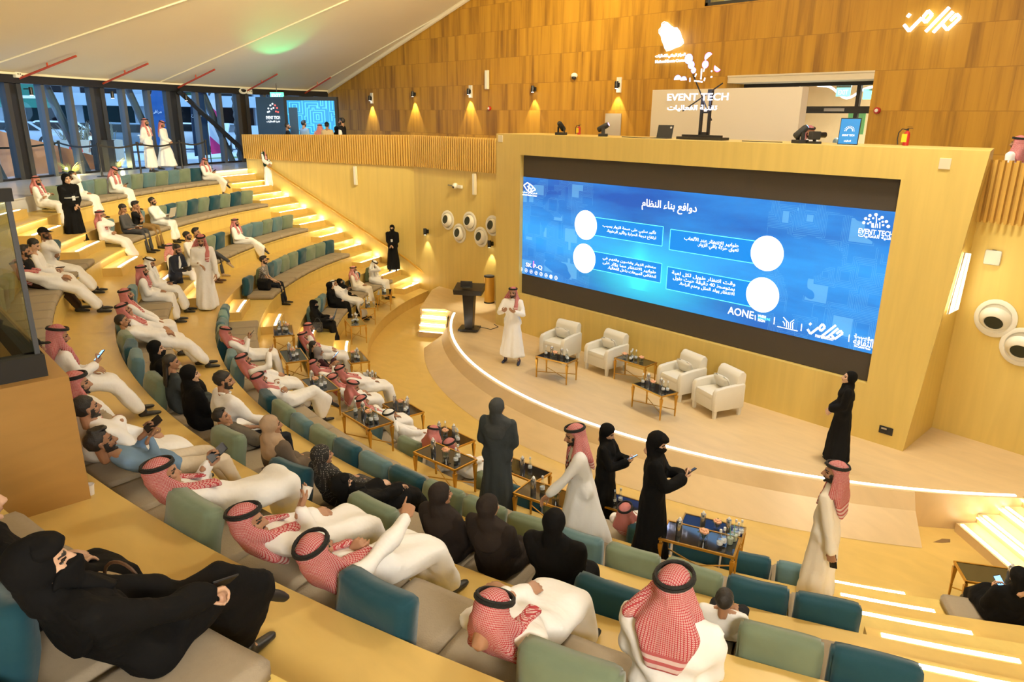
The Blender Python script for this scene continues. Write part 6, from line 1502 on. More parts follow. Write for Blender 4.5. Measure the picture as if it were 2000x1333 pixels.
# ------------------------------------------------------------------ glass doorway and the room behind it
YG = UY-.9
dr = empty('door_1', (0, 0, 0)); dr['kind'] = 'structure'
m = MB()
for x in (DX0+.04, -.95+.0, .62, DX1-.04): m.box((x, YG, (LV[5]+6.72)/2), (.09, .10, 6.72-LV[5]))
for z in (6.70, 6.10): m.box(((DX0+DX1)/2, YG, z), (DX1-DX0, .12, .09 if z > 6.5 else .16))
m.box(((DX0+DX1)/2, YG, LV[5]+.08), (DX1-DX0, .10, .12)); m.build('door_frame', 'black_metal', dr)
m = MB(); m.box(((DX0+DX1)/2, YG, (LV[5]+6.7)/2), (DX1-DX0-.1, .015, 6.7-LV[5]-.1)); m.build('glass_pane', 'window_glass', dr)
m = MB(); m.box((-.45, YG+.08, 6.10), (.50, .06, .07)); m.build('door_closer', 'steel', dr)
m = MB(); m.box(((DX0+DX1)/2, UY-.45, 6.82), (DX1-DX0, .86, .16)); m.build('trim_12', 'white_paint', kind='structure')
m = MB(); m.box((0, YG-5, LV[5]-.05), (12, 10, .1)); m.build('floor', 'tread_platform', kind='structure')
m = MB(); m.box((0, YG-7.5, 5.8), (12, .2, 4)); m.box((6, YG-4, 5.8), (.2, 8, 4)); m.box((-6, YG-4, 5.8), (.2, 8, 4)); m.build('wall_lobby', 'wood_pale', kind='structure')
m = MB(); m.box((0, YG-4.2, 7.65), (12, 8.2, .2)); m.build('ceiling', 'wood_pale', kind='structure')
lamp('AREA', (-1, YG-3.2, 7.4), 900, (1, .92, .76), 2.5, (-1, YG-3.2, 4), 'lobby_lamp')
m = MB(); m.tube([(.75+.5-2.9*t, YG-1.2, 6.62+.17*math.sin(t*9.5)+.05*math.sin(t*23)) for t in np.linspace(0, 1.0, 46)], .028, 8); o = m.build('neon_tube', 'led_neon'); tag(o, 'wavy white neon light tube beyond the glass doorway', 'light')
simple('exit_green', (.1, .6, .35), .5, em=(.30, .95, .62), es=1.6)
for k, (x, y, z, lab) in enumerate(((-.42, YG-.35, 6.52, 'green EXIT sign hanging inside the glass doorway'), (-.78, YG-.9, 6.46, 'smaller green exit sign deeper behind the glass doorway'))):
    r = empty('exit_sign', (x, y, z)); m = MB(); m.box((0, 0, 0), (.34 if k == 0 else .2, .03, .20)); m.build('panel', 'exit_green', r); m = MB(); m.box((0, 0, .125), (.36 if k == 0 else .2, .05, .05)); m.build('bracket', 'steel', r)
    if k == 0: lettering('sign_text', 'EXIT', (x+.12, y+.02, z-.06), LX, UP, .24, .11, 'slide_white', r, .02, (x, y, z), .01)
    tag(r, lab, 'exit sign', 'exit signs of the doorway')
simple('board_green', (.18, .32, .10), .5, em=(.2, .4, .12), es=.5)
for x, lab in ((-.72, 'green wall panel seen through the glass door'), (-1.45, 'green wall panel seen through the side pane of the doorway')):
    m = MB(); m.box((x, YG-.6, 5.78), (.36, .04, .42)); m.box((x, YG-.62, 5.78), (.42, .03, .50)); tag(m.build('wall_panel', 'board_green'), lab, 'panel', 'green panels behind the doorway')
# ------------------------------------------------------------------ things along the top of the stage wall
YP = -.6
simple('white_board', (.72, .64, .50), .6)
a_, b_ = onY(1275, 173, -3.0), onY(1568, 172, -3.0)
m = MB(); m.box(((a_.x+b_.x)/2, -3.14, (LV[5]+6.52)/2), (a_.x-b_.x, .28, 6.52-LV[5])); tag(m.build('partition', 'white_board'), 'large plain cream partition standing behind the stage wall', 'partition')
# light-fan display on its stand
fan = empty('fan_display', (-.25, YP, PT)); F0 = Vector(fan.location)
m = MB(); m.box((0.0, 0, .03), (1.02, .30, .05)); m.box((-.02, .05, .075), (.90, .06, .04)); m.build('base', 'black_metal', fan)
m = MB(); m.box((.06, 0, .42), (.05, .05, .70)); m.box((-.09, -.05, .48), (.05, .05, .85)); m.box((-.015, 0, .52), (.15, .04, .03)); m.box((-.015, 0, .12), (.16, .05, .06)); m.box((-.09, -.03, .86), (.09, .08, .18)); m.build('stand', 'black_metal', fan)
for k in range(4):
    m = MB(); t = pi/4+k*pi/2+.25; m.box((.04+.27*math.cos(t), .06, .80+.27*math.sin(t)), (.02, .012, .02)); 
    m.hexa([(.04+.03*math.cos(t+1.57)*s, .05, .80+.03*math.sin(t+1.57)*s) for s in (-.4, .4)]+[(.04+.5*math.cos(t)+.012*math.cos(t+1.57)*s, .05, .80+.5*math.sin(t)+.012*math.sin(t+1.57)*s) for s in (1, -1)], [(.04+.03*math.cos(t+1.57)*s, .06, .80+.03*math.sin(t+1.57)*s) for s in (-.4, .4)]+[(.04+.5*math.cos(t)+.012*math.cos(t+1.57)*s, .06, .80+.5*math.sin(t)+.012*math.sin(t+1.57)*s) for s in (1, -1)]); m.build('blade', 'black_metal', fan)
YH = YP+.09
def hdot(px, py, rpx, mat, half=None):
    p = onY(px, py, YH)-F0; rr = abs(onY(px+rpx, py, YH).x-onY(px, py, YH).x)*1.15
    a0, a1 = (0, 2*pi) if half is None else half
    T = np.linspace(a0, a1, 19)
    for s, sc_, mt in ((0, 1.22, mat), (.004, 1.0, 'holo_white')):
        vs = [(p.x-rr*sc_*math.cos(t), p.y+s+e, p.z+rr*sc_*math.sin(t)) for e in (-.002, .002) for t in T]; n = len(T)
        m = MB(); m.add(vs, [list(range(n)), list(range(n, 2*n))[::-1]]+[[j, (j+1) % n, n+(j+1) % n, n+j] for j in range(n)]); m.build('light_dot', mt, fan)
for a_ in ((1345, 115, 5.6, 'holo_blue'), (1350, 127, 4.4, 'holo_blue'), (1354.5, 137.5, 3.3, 'holo_blue'), (1377.5, 126, 4.4, 'holo_violet'), (1323.5, 156, 5.2, 'holo_blue', (0, pi)), (1335, 157, 4.4, 'holo_blue', (0, pi)), (1384, 112, 5.6, 'holo_violet', (-.9+pi/2, 2.2+pi/2)), (1401.5, 132, 5.0, 'holo_pink', (2.6, 5.7))): hdot(*a_)
o = sbars('light_stroke', [((1370.5, 134), (1369, 155)), ((1377, 130), (1374, 140)), ((1360, 144), (1357.5, 150)), ((1347.5, 152), (1347.5, 160)), ((1377, 152), (1375, 158)), ((1356, 158), (1372, 160)), ((1389, 140), (1391, 138)), ((1388, 151), (1391, 149.5))], 2.2, 'holo_white', YH, fan, .003); o.location = -F0
for s, px0, px1, y0, h_, ar in (('EVENT TECH', 1303, 1422, 197, .135, False), ('تقنية الفعاليات', 1303, 1400, 218, .12, True)):
    a_, b_ = onY(px0, y0, YH), onY(px1, y0-1, YH); lettering('light_text', arabic(s) if ar else s, (a_.x, YH, (a_.z+b_.z)/2), LX, UP, a_.x-b_.x, h_, 'holo_white', fan, .012, F0, .006)
tag(fan, 'four-bladed light fan on a black stand showing EVENT TECH above the stage wall', 'display')
lamp('POINT', (-.25, YP+.25, PT+.75), 5, (.5, .6, 1), .15, None, 'display_glow')
# laptop on the wall top
def laptop(loc, yaw, lid_deg, label, mat='black_matte', screen=None, w_=.34, d_=.24, group=None):
    r = empty('laptop', loc, yaw); m = MB(); m.box((0, 0, .008), (w_, d_, .016)); m.build('keyboard_base', mat, r, bevel=.003)
    m = MB(); m.box((0, 0, d_/2), (w_, .008, d_)); o = m.build('lid', mat, r, bevel=.003); o.location = (0, d_/2-.005, .014); o.rotation_euler = (math.radians(-lid_deg), 0, 0)
    if screen: m = MB(); m.box((0, -.005, d_/2), (w_*.94, .003, d_*.88)); s_ = m.build('display', screen, o)
    tag(r, label, 'laptop', group); return r
p = onY(1293, 264, YP); l_ = laptop((p.x+.02, YP, PT), pi+.12, 14, 'black laptop with open lid on top of the stage wall', w_=.36, d_=.26)
m = MB(); m.lathe([(.022, 0), (.022, .003)], n=14); o = m.build('sticker', 'white_plastic', l_); o.location = (.13, .16, .22); o.rotation_euler = (-pi/2-math.radians(14), 0, 0)
def moving_light(px, py, yaw, tilt, label, lens=None):
    p = onY(px, py, YP); r = empty('moving_head_light', (p.x, YP, PT), yaw)
    m = MB(); m.box((0, 0, .03), (.24, .20, .06)); m.build('base', 'black_matte', r, bevel=.01)
    m = MB(); m.box((.075, 0, .12), (.02, .07, .14)); m.box((-.075, 0, .12), (.02, .07, .14)); m.build('yoke', 'black_matte', r)
    m = MB(); m.lathe([(.045, -.14), (.06, -.12), (.062, .08), (.05, .12), (.045, .13)], n=16); o = m.build('head', 'black_matte', r, smooth=True); o.location = (0, 0, .20); o.rotation_euler = (math.radians(tilt), .3, 0)
    m = MB(); m.lathe([(.038, .128), (.036, .136)], n=14); q = m.build('lens', lens or 'black_gloss', o)
    tag(r, label, 'stage light', 'moving head lights on the stage wall')
moving_light(1096, 258, .4, -50, 'black moving stage light nearest the stage wall corner'); moving_light(1178, 260, 2.2, -60, 'black moving stage light in front of the grey hatch', 'lens_pink'); moving_light(1563, 271, 2.6, -45, 'black moving stage light with a blue lens beside the cameraman', 'lens_blue')
p = onY(1590, 274, YP); r = empty('video_camera', (p.x, YP, PT), 2.8); m = MB(); m.box((0, 0, .02), (.22, .14, .04)); m.build('base', 'black_matte', r, bevel=.005); m = MB(); m.box((0, 0, .14), (.10, .20, .14)); m.build('camera_body', 'black_matte', r, bevel=.015); m = MB(); m.lathe([(.045, 0), (.05, .14)], n=14); o = m.build('camera_lens', 'black_gloss', r); o.location = (0, .10, .15); o.rotation_euler = (-pi/2, 0, 0); m = MB(); m.box((0, .01, .06), (.04, .04, .08)); m.build('mount', 'black_matte', r); tag(r, 'black video camera on the stage wall in front of the cameraman', 'camera')
for j, (px, py, y, lab) in enumerate(((1131, 252, -1.35, 'fire extinguisher with yellow tag above the stage wall corner'), (1770, 272, -1.3, 'red fire extinguisher with yellow tag near the slanted end of the stage wall'))):
    p = onY(px, py, y); k_ = 1.0 if j else .8; z0 = PT
    r = empty('fire_extinguisher', (p.x, y, z0)); r.scale = (k_*.62,)*3
    m = MB(); m.lathe([(.07, 0), (.08, .01), (.08, .30), (.06, .36), (.025, .38), (.025, .40)], n=18); m.build('cylinder', 'alarm_red', r, smooth=True)
    m = MB(); m.box((.0, 0, .42), (.05, .04, .05)); m.box((-.06, 0, .455), (.14, .025, .015)); m.box((-.05, 0, .49), (.13, .025, .012), 0); m.build('valve', 'black_metal', r)
    m = MB(); m.tube([(.03, 0, .42), (.14, 0, .44), (.22, 0, .34), (.23, 0, .16), (.20, 0, .02)], .014, 6); m.build('hose', 'black_matte', r)
    m = MB(); m.box((.03, .085, .20), (.13, .006, .22), .2); m.build('tag', 'tag_yellow', r); tag(r, lab, 'fire extinguisher', 'fire extinguishers')
p = onY(1655, 283, -.75); r = empty('poster_stand', (p.x, -.75, PT), .30)
m = MB(); m.hexa([(-.16, -.02, 0), (.16, -.02, 0), (.16, .04, 0), (-.16, .04, 0)], [(-.16, -.10, .44), (.16, -.10, .44), (.16, -.04, .44), (-.16, -.04, .44)]); m.build('case', 'black_matte', r)
Rv = Matrix.Rotation(.30, 4, 'Z'); ux = Rv @ Vector((-1, 0, 0)); uz = Rv @ Vector((0, -.08, .44)).normalized(); nrm = Rv @ Vector((0, 1, .18)).normalized()
o0 = Vector(r.location)+Rv @ Vector((.15, .042, .012))+nrm*.004
m = MB(); q = [o0-o0*0, o0+ux*.30, o0+ux*.30+uz*.42, o0+uz*.42]; iv = (Matrix.Translation(r.location) @ Rv).inverted()
m.hexa([iv @ (p-nrm*.003) for p in q], [iv @ (p+nrm*.003) for p in q]); m.build('poster', 'poster_blue', r)
for s, u0, v0, w_, h_, mt in (('EVENT TECH', .05, .13, .19, .03, 'slide_white'), ('2023', .09, .03, .11, .035, 'slide_white')):
    if s == '2023': s = arabic('الفعاليات')
    t_ = lettering('poster_text', s, o0+ux*u0+uz*v0+nrm*.006, ux, uz, w_, h_, mt, None, .015); t_.parent = r; t_.matrix_parent_inverse = iv
m = MB()
for k in range(9):
    t = pi*k/8
    for rr in (.05, .075): c_ = iv @ (o0+ux*(.15-rr*math.cos(t))+uz*(.22+rr*math.sin(t))+nrm*.006); m.ell(c_, (.008, .003, .008), 6, 4)
m.build('poster_logo', 'slide_white', r); tag(r, 'leaning blue EVENT TECH poster panel on the stage wall before the doorway', 'poster')
d_ = onY(1198, 236, UY); m = MB(); m.box((d_.x, UY+.01, 5.55), (.60, .03, .86)); o = m.build('access_hatch', 'hatch_grey'); tag(o, 'grey access hatch low on the plywood wall', 'hatch')
for k, P_ in enumerate(([onY(1215, 262, -.5), onY(1260, 263, -.45), onY(1290, 265, -.5)], [onY(1450, 268, -.5), onY(1480, 266, -.55), onY(1525, 272, -.5)])):
    m = MB(); m.tube([(p.x, p.y+.1*math.sin(i*2), PT+.008) for i, p in enumerate(P_)], .008, 6); tag(m.build('cable', 'black_matte'), ['thin black cable running to the laptop on the stage wall', 'thin black cable lying before the cream partition'][k], 'cable', 'cables on the stage wall')

# ------------------------------------------------------------------ counter with the blue screen behind the slatted parapet
CD = 30.2
B0, B1, B2 = atdist(503, 240, CD+1.2), atdist(557, 240, CD), atdist(660, 240, CD-.6)
def upright(name, p, q, z0, z1, th, mat, parent=None, grow=0.0):
    t = Vector((q.x-p.x, q.y-p.y, 0)); L_ = t.length; t.normalize(); n = Vector((-t.y, t.x, 0))
    if n.dot(Vector((CAM_POS.x-p.x, CAM_POS.y-p.y, 0))) > 0: n = -n
    a_, b_ = Vector((p.x, p.y, 0))-t*grow, Vector((q.x, q.y, 0))+t*grow
    m = MB(); m.prism([(a_.x, a_.y), (b_.x, b_.y), (b_.x+n.x*th, b_.y+n.y*th), (a_.x+n.x*th, a_.y+n.y*th)], z0, z1); return m.build(name, mat, parent), t, -n
bo = empty('logo_panel', (0, 0, 0)); o, t_, n_ = upright('panel', B0, B1, LV[5], 6.48, .3, 'panel_navy', bo)
def on_panel(px, py, P, t, n):
    return onseg(px, py, (P.x+n.x*.02, P.y+n.y*.02), (P.x+n.x*.02+t.x, P.y+n.y*.02+t.y))
for s, px0, px1, py, h_, ar in (('EVENT TECH', 520, 547, 233, .12, False), ('تقنية الفعاليات', 521, 547, 238, .09, True)):
    a_, b_ = on_panel(px0, py+(2 if ar else 0), B0, t_, n_), on_panel(px1, py+(2 if ar else 0), B0, t_, n_); lettering('panel_text', arabic(s) if ar else s, a_, (b_-a_).normalized(), UP, (b_-a_).length, h_, 'panel_letter', bo, .012, thick=.01)
m = MB()
for i, (x, y) in enumerate(((532, 203), (537, 206), (528, 206), (541, 211), (524, 212), (543, 219), (523, 219), (534, 211), (530, 213), (539, 218), (526, 218))):
    p = on_panel(x, y, B0, t_, n_); m.cur = 0 if x < 535 else 1; m.ell(p, (.035, .035, .035), 8, 6)
m.build('dot_logo', ['panel_letter', 'alarm_lit'], bo); tag(bo, 'dark blue panel with EVENT TECH lettering beside the windows', 'panel')
bs = empty('counter_screen', (0, 0, 0)); o, t2, n2 = upright('case', B1, B2, LV[5], 6.50, .25, 'black_matte', bs)
a_, b_ = on_panel(563, 240, B1, t2, n2), on_panel(655, 240, B1, t2, n2)
upright('display', a_, b_, 4.2, 6.36, .01, 'screen_small', bs)
a2, b2 = on_panel(566, 240, B1, t2, n2+n2), on_panel(583, 240, B1, t2, n2+n2); 
o, _, _ = upright('dark_doorway_image', a2+n2*.02, b2+n2*.02, 4.3, 6.1, .01, 'panel_navy', bs)
lamp('POINT', (B1+B2)/2+n2*1.2+Vector((0, 0, .3)), 25, (.3, .6, 1), .4, None, 'screen_glow')
tag(bs, 'black-framed counter screen with a glowing blue circuit pattern', 'screen')
p = atdist(541, 187, CD+1.0); r = empty('exit_sign', p); fz = math.atan2(-FH.y, -FH.x)-pi/2
r.rotation_euler = (0, 0, fz); m = MB(); m.box((0, 0, 0), (.52, .05, .24)); m.build('panel', 'exit_lit', r); m = MB(); m.tube([(0, 0, .1), (0, 0, .45)], .015, 6); m.build('rod', 'black_metal', r)
me_ = text_mesh('EXIT', .02); me_.materials.append(M('slide_white')); t3 = bpy.data.objects.new('sign_text', me_); COL.objects.link(t3); t3.parent = r; t3.scale = (.18, .18, .18); t3.location = (.21, .03, -.06); t3.rotation_euler = (pi/2, 0, pi)
tag(r, 'glowing green EXIT sign above the dark blue panel', 'exit sign'); lamp('SPOT', p+Vector((-1.2, .3, -.1)), 160, (.05, 1, .35), .1, (p.x-3.0, p.y+1.2, 8.0), 'exit_glow', 50, .7)

# ------------------------------------------------------------------ platform furniture: belt barrier, bin, pipes, beam devices
posts = [at(0, 352, LV[5])+Vector((.2, .9, 0)), at(124, 338, LV[5]), at(200, 345, LV[5]), at(276, 341, LV[5]), at(357, 333, LV[5]), at(407, 330, LV[5])]
br = empty('belt_barrier', posts[2]); o0 = Vector(br.location)
for p in posts:
    q = p-o0; m = MB(); m.lathe([(.16, 0), (.16, .015), (.04, .03), (.032, .05), (.032, .95), (.045, .96), (.045, 1.02)], q, 14); m.build('post', 'black_metal', br, smooth=True)
for a_, b_ in zip(posts, posts[1:]):
    m = MB(); P_ = []
    for t in np.linspace(0, 1, 9): P_.append(a_-o0+(b_-a_)*t+Vector((0, 0, .98-.10*math.sin(pi*t))))
    vs = [p for p in P_]+[p-Vector((0, 0, .055)) for p in P_]; n = len(P_); m.add(vs, [[i, i+1, n+i+1, n+i] for i in range(n-1)]); o = m.build('belt', 'black_matte', br); md = o.modifiers.new('s', 'SOLIDIFY'); md.thickness = .006
tag(br, 'black belt barrier on slim posts along the top platform', 'barrier')
p = at(207, 336, LV[5]); q = p+Vector((.35, -.12, 0)); r = empty('litter_bin', q, math.radians(-35)); m = MB(); m.box((0, 0, .5), (.62, .5, 1.0)); m.build('body', 'bin_grey', r, bevel=.01); m = MB(); m.box((-.08, .255, .42), (.36, .012, .66)); m.build('front_panel', 'alarm_red2', r); m = MB(); m.box((0, 0, 1.01), (.66, .54, .03)); m.build('top', 'bin_grey', r)
tag(r, 'grey bin with red front panel by the windows', 'bin')
for k, c in enumerate((49.7, 58.0, 66.3, 74.6, 82.0)):
    P_ = [Vector((*wp(c+.4+.0*i, 22.6-i*.62), tz(22.6-i*.62)-.18+.02*i)) for i in range(4)]; 
    r = empty('sprinkler_pipe', P_[0]); o0 = P_[0]; m = MB(); m.tube([p-o0 for p in P_], .032, 8); m.build('pipe', 'red_pipe', r)
    m = MB(); a_ = (P_[1]+P_[2])/2-o0; m.tube([a_, a_+Vector((0, 0, .17))], [.028, .018], 8); m.build('sprinkler_head', 'red_pipe', r)
    tag(r, ['red sprinkler pipe above the window post nearest the glass box', 'red sprinkler pipe above the second visible window post', 'red sprinkler pipe above the post with the diagonal brace', 'red sprinkler pipe above the EXIT sign', 'small red sprinkler pipe at the end of the window beam'][k], 'pipe', 'red sprinkler pipes')
for px, py, az_, lab in ((33, 143, 49.0, 'white sensor box on the window beam near the picture edge'), (487, 178, 73.2, 'white sensor box with two eyes on the window beam above the logo panel')):
    p = Vector((*wp(az_, WR-.3), 6.72)); 
    p = onseg(px, py, wp(az_-2, WR-.22), wp(az_+2, WR-.22)); m = MB(); m.box((0, 0, 0), (.22, .10, .24)); r = empty('sensor_box', p, math.radians(-az_)); m.build('case', 'white_plastic', r, bevel=.01)
    m = MB(); m.box((-.03, -.055, -.02), (.03, .02, .03)); m.box((.05, -.055, -.02), (.03, .02, .03)); m.build('eyes', 'black_matte', r); tag(r, lab, 'sensor', 'sensor boxes on the window beam')
p = onseg(476, 176, wp(71.5, WR-.25), wp(74, WR-.25)); m = MB()
for k in range(3): m.tube([(.16*math.cos(t)*(1+.1*k), .02*k, .10*math.sin(t)-.02*k) for t in np.linspace(0, 2*pi, 17)[:-1]], .018, 5, closed=True)
o = m.build('cable_coil', 'white_plastic', loc=p); o.rotation_euler = (0, 0, math.radians(-73)); tag(o, 'white cable coil hanging on the window beam', 'cable')
for k, c in enumerate((49.7, 58.0, 66.3)):
    p = Vector((*wp(c+.9, WR-.35), 6.42)); r = empty('beam_spotlight', p, math.radians(-c)); m = MB(); m.lathe([(.05, -.12), (.055, .08), (.045, .1)], n=12); m.build('lamp_body', 'black_metal', r, smooth=True); m = MB(); m.lathe([(.042, -.128), (.042, -.121)], n=10); m.build('lens', 'led_white', r); m = MB(); m.box((0, .12, .05), (.03, .2, .03)); m.build('arm', 'black_metal', r); tag(r, 'small black spotlight on the %s window post' % ('first', 'second', 'third')[k], 'spotlight', 'small spotlights on the window posts')
# ------------------------------------------------------------------ wooden box with glass balustrade in the near rows
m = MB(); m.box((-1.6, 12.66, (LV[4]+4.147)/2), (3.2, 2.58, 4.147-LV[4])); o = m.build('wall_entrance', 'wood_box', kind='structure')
gb = empty('glass_balustrade', (-3.05, 11.5, 4.147)); o0 = Vector(gb.location)
m = MB(); m.box((0, 1.0, .075), (.12, 2.06, .15)); m.box((1.3, .02, .075), (2.6, .10, .15)); m.build('channel', 'black_matte', gb)
m = MB(); m.box((0, 1.0, .66), (.018, 2.0, 1.12)); m.build('glass_pane', 'balustrade_glass', gb)
m = MB(); m.box((1.3, .02, .66), (2.6, .018, 1.12)); m.build('glass_pane', 'balustrade_glass', gb)
m = MB(); m.box((0, .0, .66), (.03, .03, 1.12)); m.build('edge_trim', 'mullion_grey', gb)
m = MB(); m.box((0, .03, 1.20), (.05, .12, .08)); m.build('clamp', 'black_matte', gb)
tag(gb, 'glass balustrade with black base channel on the wooden box', 'balustrade')
put('p', at(177, 966, LV[4]), 'white paper cup standing on the floor at the corner of the wooden box', 0, 'paper cups')
# ------------------------------------------------------------------ things people hold or left on the seats
PH = bpy.data.meshes.new('phone'); bm = bmesh.new(); bmesh.ops.create_cube(bm, size=1.0, matrix=Matrix.Diagonal((.074, .152, .009, 1))); bmesh.ops.bevel(bm, geom=bm.edges[:], offset=.003, segments=2, affect='EDGES'); bm.to_mesh(PH); bm.free(); PH.materials.append(M('phone_black'))
SCN = bpy.data.meshes.new('display'); bm = bmesh.new(); bmesh.ops.create_cube(bm, size=1.0, matrix=Matrix.Diagonal((.066, .140, .001, 1))); bm.to_mesh(SCN); bm.free(); SCN.materials.append(M('phone_lit'))
def phone(key, hand, label, lit=False, mat=None, off=(0, 0, .012)):
    I = PERS[key]; p = I['wrist'][hand]; hd = I['hd'][hand]; head = I['head']
    c = p+hd*.105; toh = (head-c).normalized(); y = hd.normalized(); x = y.cross(toh).normalized(); z = x.cross(y)
    c = c+z*.028
    r = bpy.data.objects.new('phone', PH); COL.objects.link(r); r.matrix_world = Matrix(((x.x, y.x, z.x, c.x), (x.y, y.y, z.y, c.y), (x.z, y.z, z.z, c.z), (0, 0, 0, 1)))
    if lit: s = bpy.data.objects.new('display', SCN); COL.objects.link(s); s.parent = r; s.location = (0, 0, .005)
    tag(r, label, 'phone', 'phones in hands'); return r
for a_ in (('A3', 1, 'phone held by the man bent over in the top row'), ('A4', 1, 'phone held by the man with crossed legs at the stairs'), ('B2', 1, 'phone read by the man in grey shirt'), ('D2', 1, 'phone held by the man alone at the aisle end'), ('E3', 0, 'phone held by the man in white headscarf with hand at his mouth'), ('F4', 1, 'patterned phone raised by the girl in grey headscarf', True), ('G2', 1, 'phone on the lap of the older man in white headscarf'), ('G8', 1, 'phone held by the woman in black seen in profile'), ('H1', 1, 'phone held by the man beside the baseball cap'), ('H5', 1, 'glowing phone in the hand of the man at the glass corner', True), ('H7', 0, 'phone the man in blue shirt points at'), ('H8', 0, 'phone held out by the man with cheek on hand'), ('I1', 1, 'phone in the hand of the veiled woman nearest the camera'), ('J1', 1, 'bright phone held by the woman with a purple cuff', True), ('S12', 1, 'phone with blue screen held by the woman behind the reaching man', True), ('S13', 1, 'phone held by the veiled woman walking beside the double table'), ('S14', 0, 'black phone held low by the man on the aisle steps')): phone(*a_)
def flat_thing(key, mesh_fn, label, cat, name, dz=0.0): pass
I = PERS['H6b']; P_ = I['lap']+Vector((0, 0, .12)); o = bpy.data.objects.new('phone', PH); COL.objects.link(o); o.location = P_; o.rotation_euler = (.1, .1, .6); tag(o, 'black phone lying on a thigh in white robe by the wooden box', 'phone', 'phones in hands')
for key, lab, mt, scn, sz in (('B4', 'silver laptop on the knees of the man in white robe', 'laptop_silver', None, (.34, .24)), ('E6', 'black laptop with bright blue screen on the lap of the veiled woman', 'black_matte', 'screen_small', (.34, .23))):
    I = PERS[key]; f = I['fw'].copy(); f.z = 0; f.normalize(); P_ = I['P']+f*.36+Vector((0, 0, .115)); laptop(P_, math.atan2(f.y, f.x)-pi/2, 18, lab, mt, scn, *sz)
I = PERS['S5']; P_ = (I['wrist'][0]+I['wrist'][1])/2+I['hd'][0]*.10; r = empty('photo_camera', P_, -.6); m = MB(); m.box((0, 0, 0), (.14, .06, .10)); m.build('camera_body', 'black_matte', r, bevel=.01); m = MB(); m.lathe([(.035, 0), (.04, .09)], n=12); o = m.build('camera_lens', 'black_gloss', r); o.rotation_euler = (-pi/2, 0, 0); o.location = (0, .03, 0); m = MB(); m.box((0, 0, .09), (.10, .02, .09)); m.build('flash', 'paper_white', r); tag(r, 'black photo camera with white flash card in the suited man\'s hands', 'camera')
I = PERS['H9']; r_ = put('p', I['wrist'][1]+I['hd'][1]*.09+Vector((0, 0, -.02)), 'white paper cup held between the two men in red headscarves', 0, 'paper cups'); r_.rotation_euler = (.5, .2, 0)
# bags
def bag(name, loc, rz, w_, d_, h_, mat, label, handle=True, hm='black_matte'):
    r = empty(name, loc, rz); me = cushion_mesh('bag_body', w_, h_, d_, int(w_*1000+h_*100), puff=.35, wr=.006); me.materials.append(M(mat)); o = bpy.data.objects.new('bag_body', me); COL.objects.link(o); o.parent = r; o.location = (0, 0, h_/2); o.rotation_euler = (pi/2, 0, 0)
    if handle: m = MB(); m.tube([(w_*.28*math.cos(t), 0, h_*.95+h_*.45*math.sin(t)) for t in np.linspace(0, pi, 11)], .008, 6); m.build('handle', hm, r)
    tag(r, label, 'bag', 'bags left on the seats'); return r
bag('handbag', rp(LV[2], -22.0, -1.05, LV[1]), .4, .30, .12, .22, 'black_gloss', 'shiny black handbag on the floor under the double table')
e_ = PERS['E6']['az']; bag('handbag', rp(LV[1], e_-2.2, -.42, LV[0]+.475), .9, .24, .10, .26, 'hijab_dotted', 'dotted pale bag on the seat beside the woman with the laptop')
bag('backpack', rp(LV[2], PERS['D1']['az']-1.6, -.45, LV[1]+.475), .7, .34, .18, .30, 'tee_black', 'black backpack on the seat beside the man in checked shirt')
bag('tote_bag', rp(LV[5], -15.6, -.62, LV[4]+.475), .5, .36, .12, .22, 'bag_beige', 'beige tote bag with brown handles beside the veiled woman', True, 'shoe_brown')
bag('shoulder_bag', rp(LV[2], -35.5, -.35, LV[1]+.475), .2, .5, .22, .32, 'abaya_black', 'black bag heaped on the seat beyond the lit aisle steps')
bag('handbag', rp(LV[2], -14.6, -1.15, LV[1]), .2, .32, .12, .24, 'shoe_brown', 'brown handbag on the floor behind the table the bending man reaches to')
# dark flat patches at the foot of the stage apron
simple('worn_wood', (.22, .13, .05), .8, var=.2, vs=20)
for k, (pts, lab) in enumerate(((((1738, 1057), (1758, 1062), (1783, 1066), (1797, 1066), (1797, 1060), (1780, 1056), (1762, 1058)), 'dark worn patch in the floor at the end of the stage apron'), (((1822, 1060), (1840, 1053), (1856, 1054), (1856, 1060), (1840, 1061)), 'dark worn patch in the floor by the stage stairs'))):
    P_ = [at(x, y, .001) for x, y in pts]; m = MB(); m.prism([(p.x, p.y) for p in P_], 0, .003); tag(m.build('worn_patch', 'worn_wood'), lab, 'patch', 'worn floor patches')

# ------------------------------------------------------------------ outdoors beyond the windows
GZ = 3.86
def outp(px, py, D, z=None):
    p = atdist(px, py, D); return Vector((p.x, p.y, p.z if z is None else z))
m = MB(); m.prism([(22.6, -22), (130, -60), (150, 70), (22, 60), (14, 22), (20.5, 11), (22.9, 4), (22.9, -6)], GZ-.2, GZ); m.build('ground_outside', 'paving', kind='structure')
fd = (outp(240, 215, 62)-CAM_POS); fd.z = 0; fd.normalize(); fr_ = Vector((fd.y, -fd.x, 0)); B_ = CAM_POS+fd*62; B_.z = 0
bl = empty('unfinished_building', (B_.x, B_.y, GZ)); o0 = Vector(bl.location); by = math.atan2(fr_.y, fr_.x)
def bbox(name, u, v, z0, z1, w_, d_, mat):
    m = MB(); c = fr_*u+fd*v; m.box((c.x, c.y, (z0+z1)/2-GZ), (w_, d_, z1-z0), by); return m.build(name, mat, bl)
bbox('slab', 2, 1.5, 6.3, 7.1, 60, 7, 'concrete'); bbox('slab', 2, 1.5, 10.3, 11.0, 60, 7, 'concrete'); bbox('parapet', 2, -2.2, GZ, 5.0, 60, .3, 'concrete_light'); bbox('back_wall', 2, 6, GZ, 12, 60, .3, 'dark_facade')
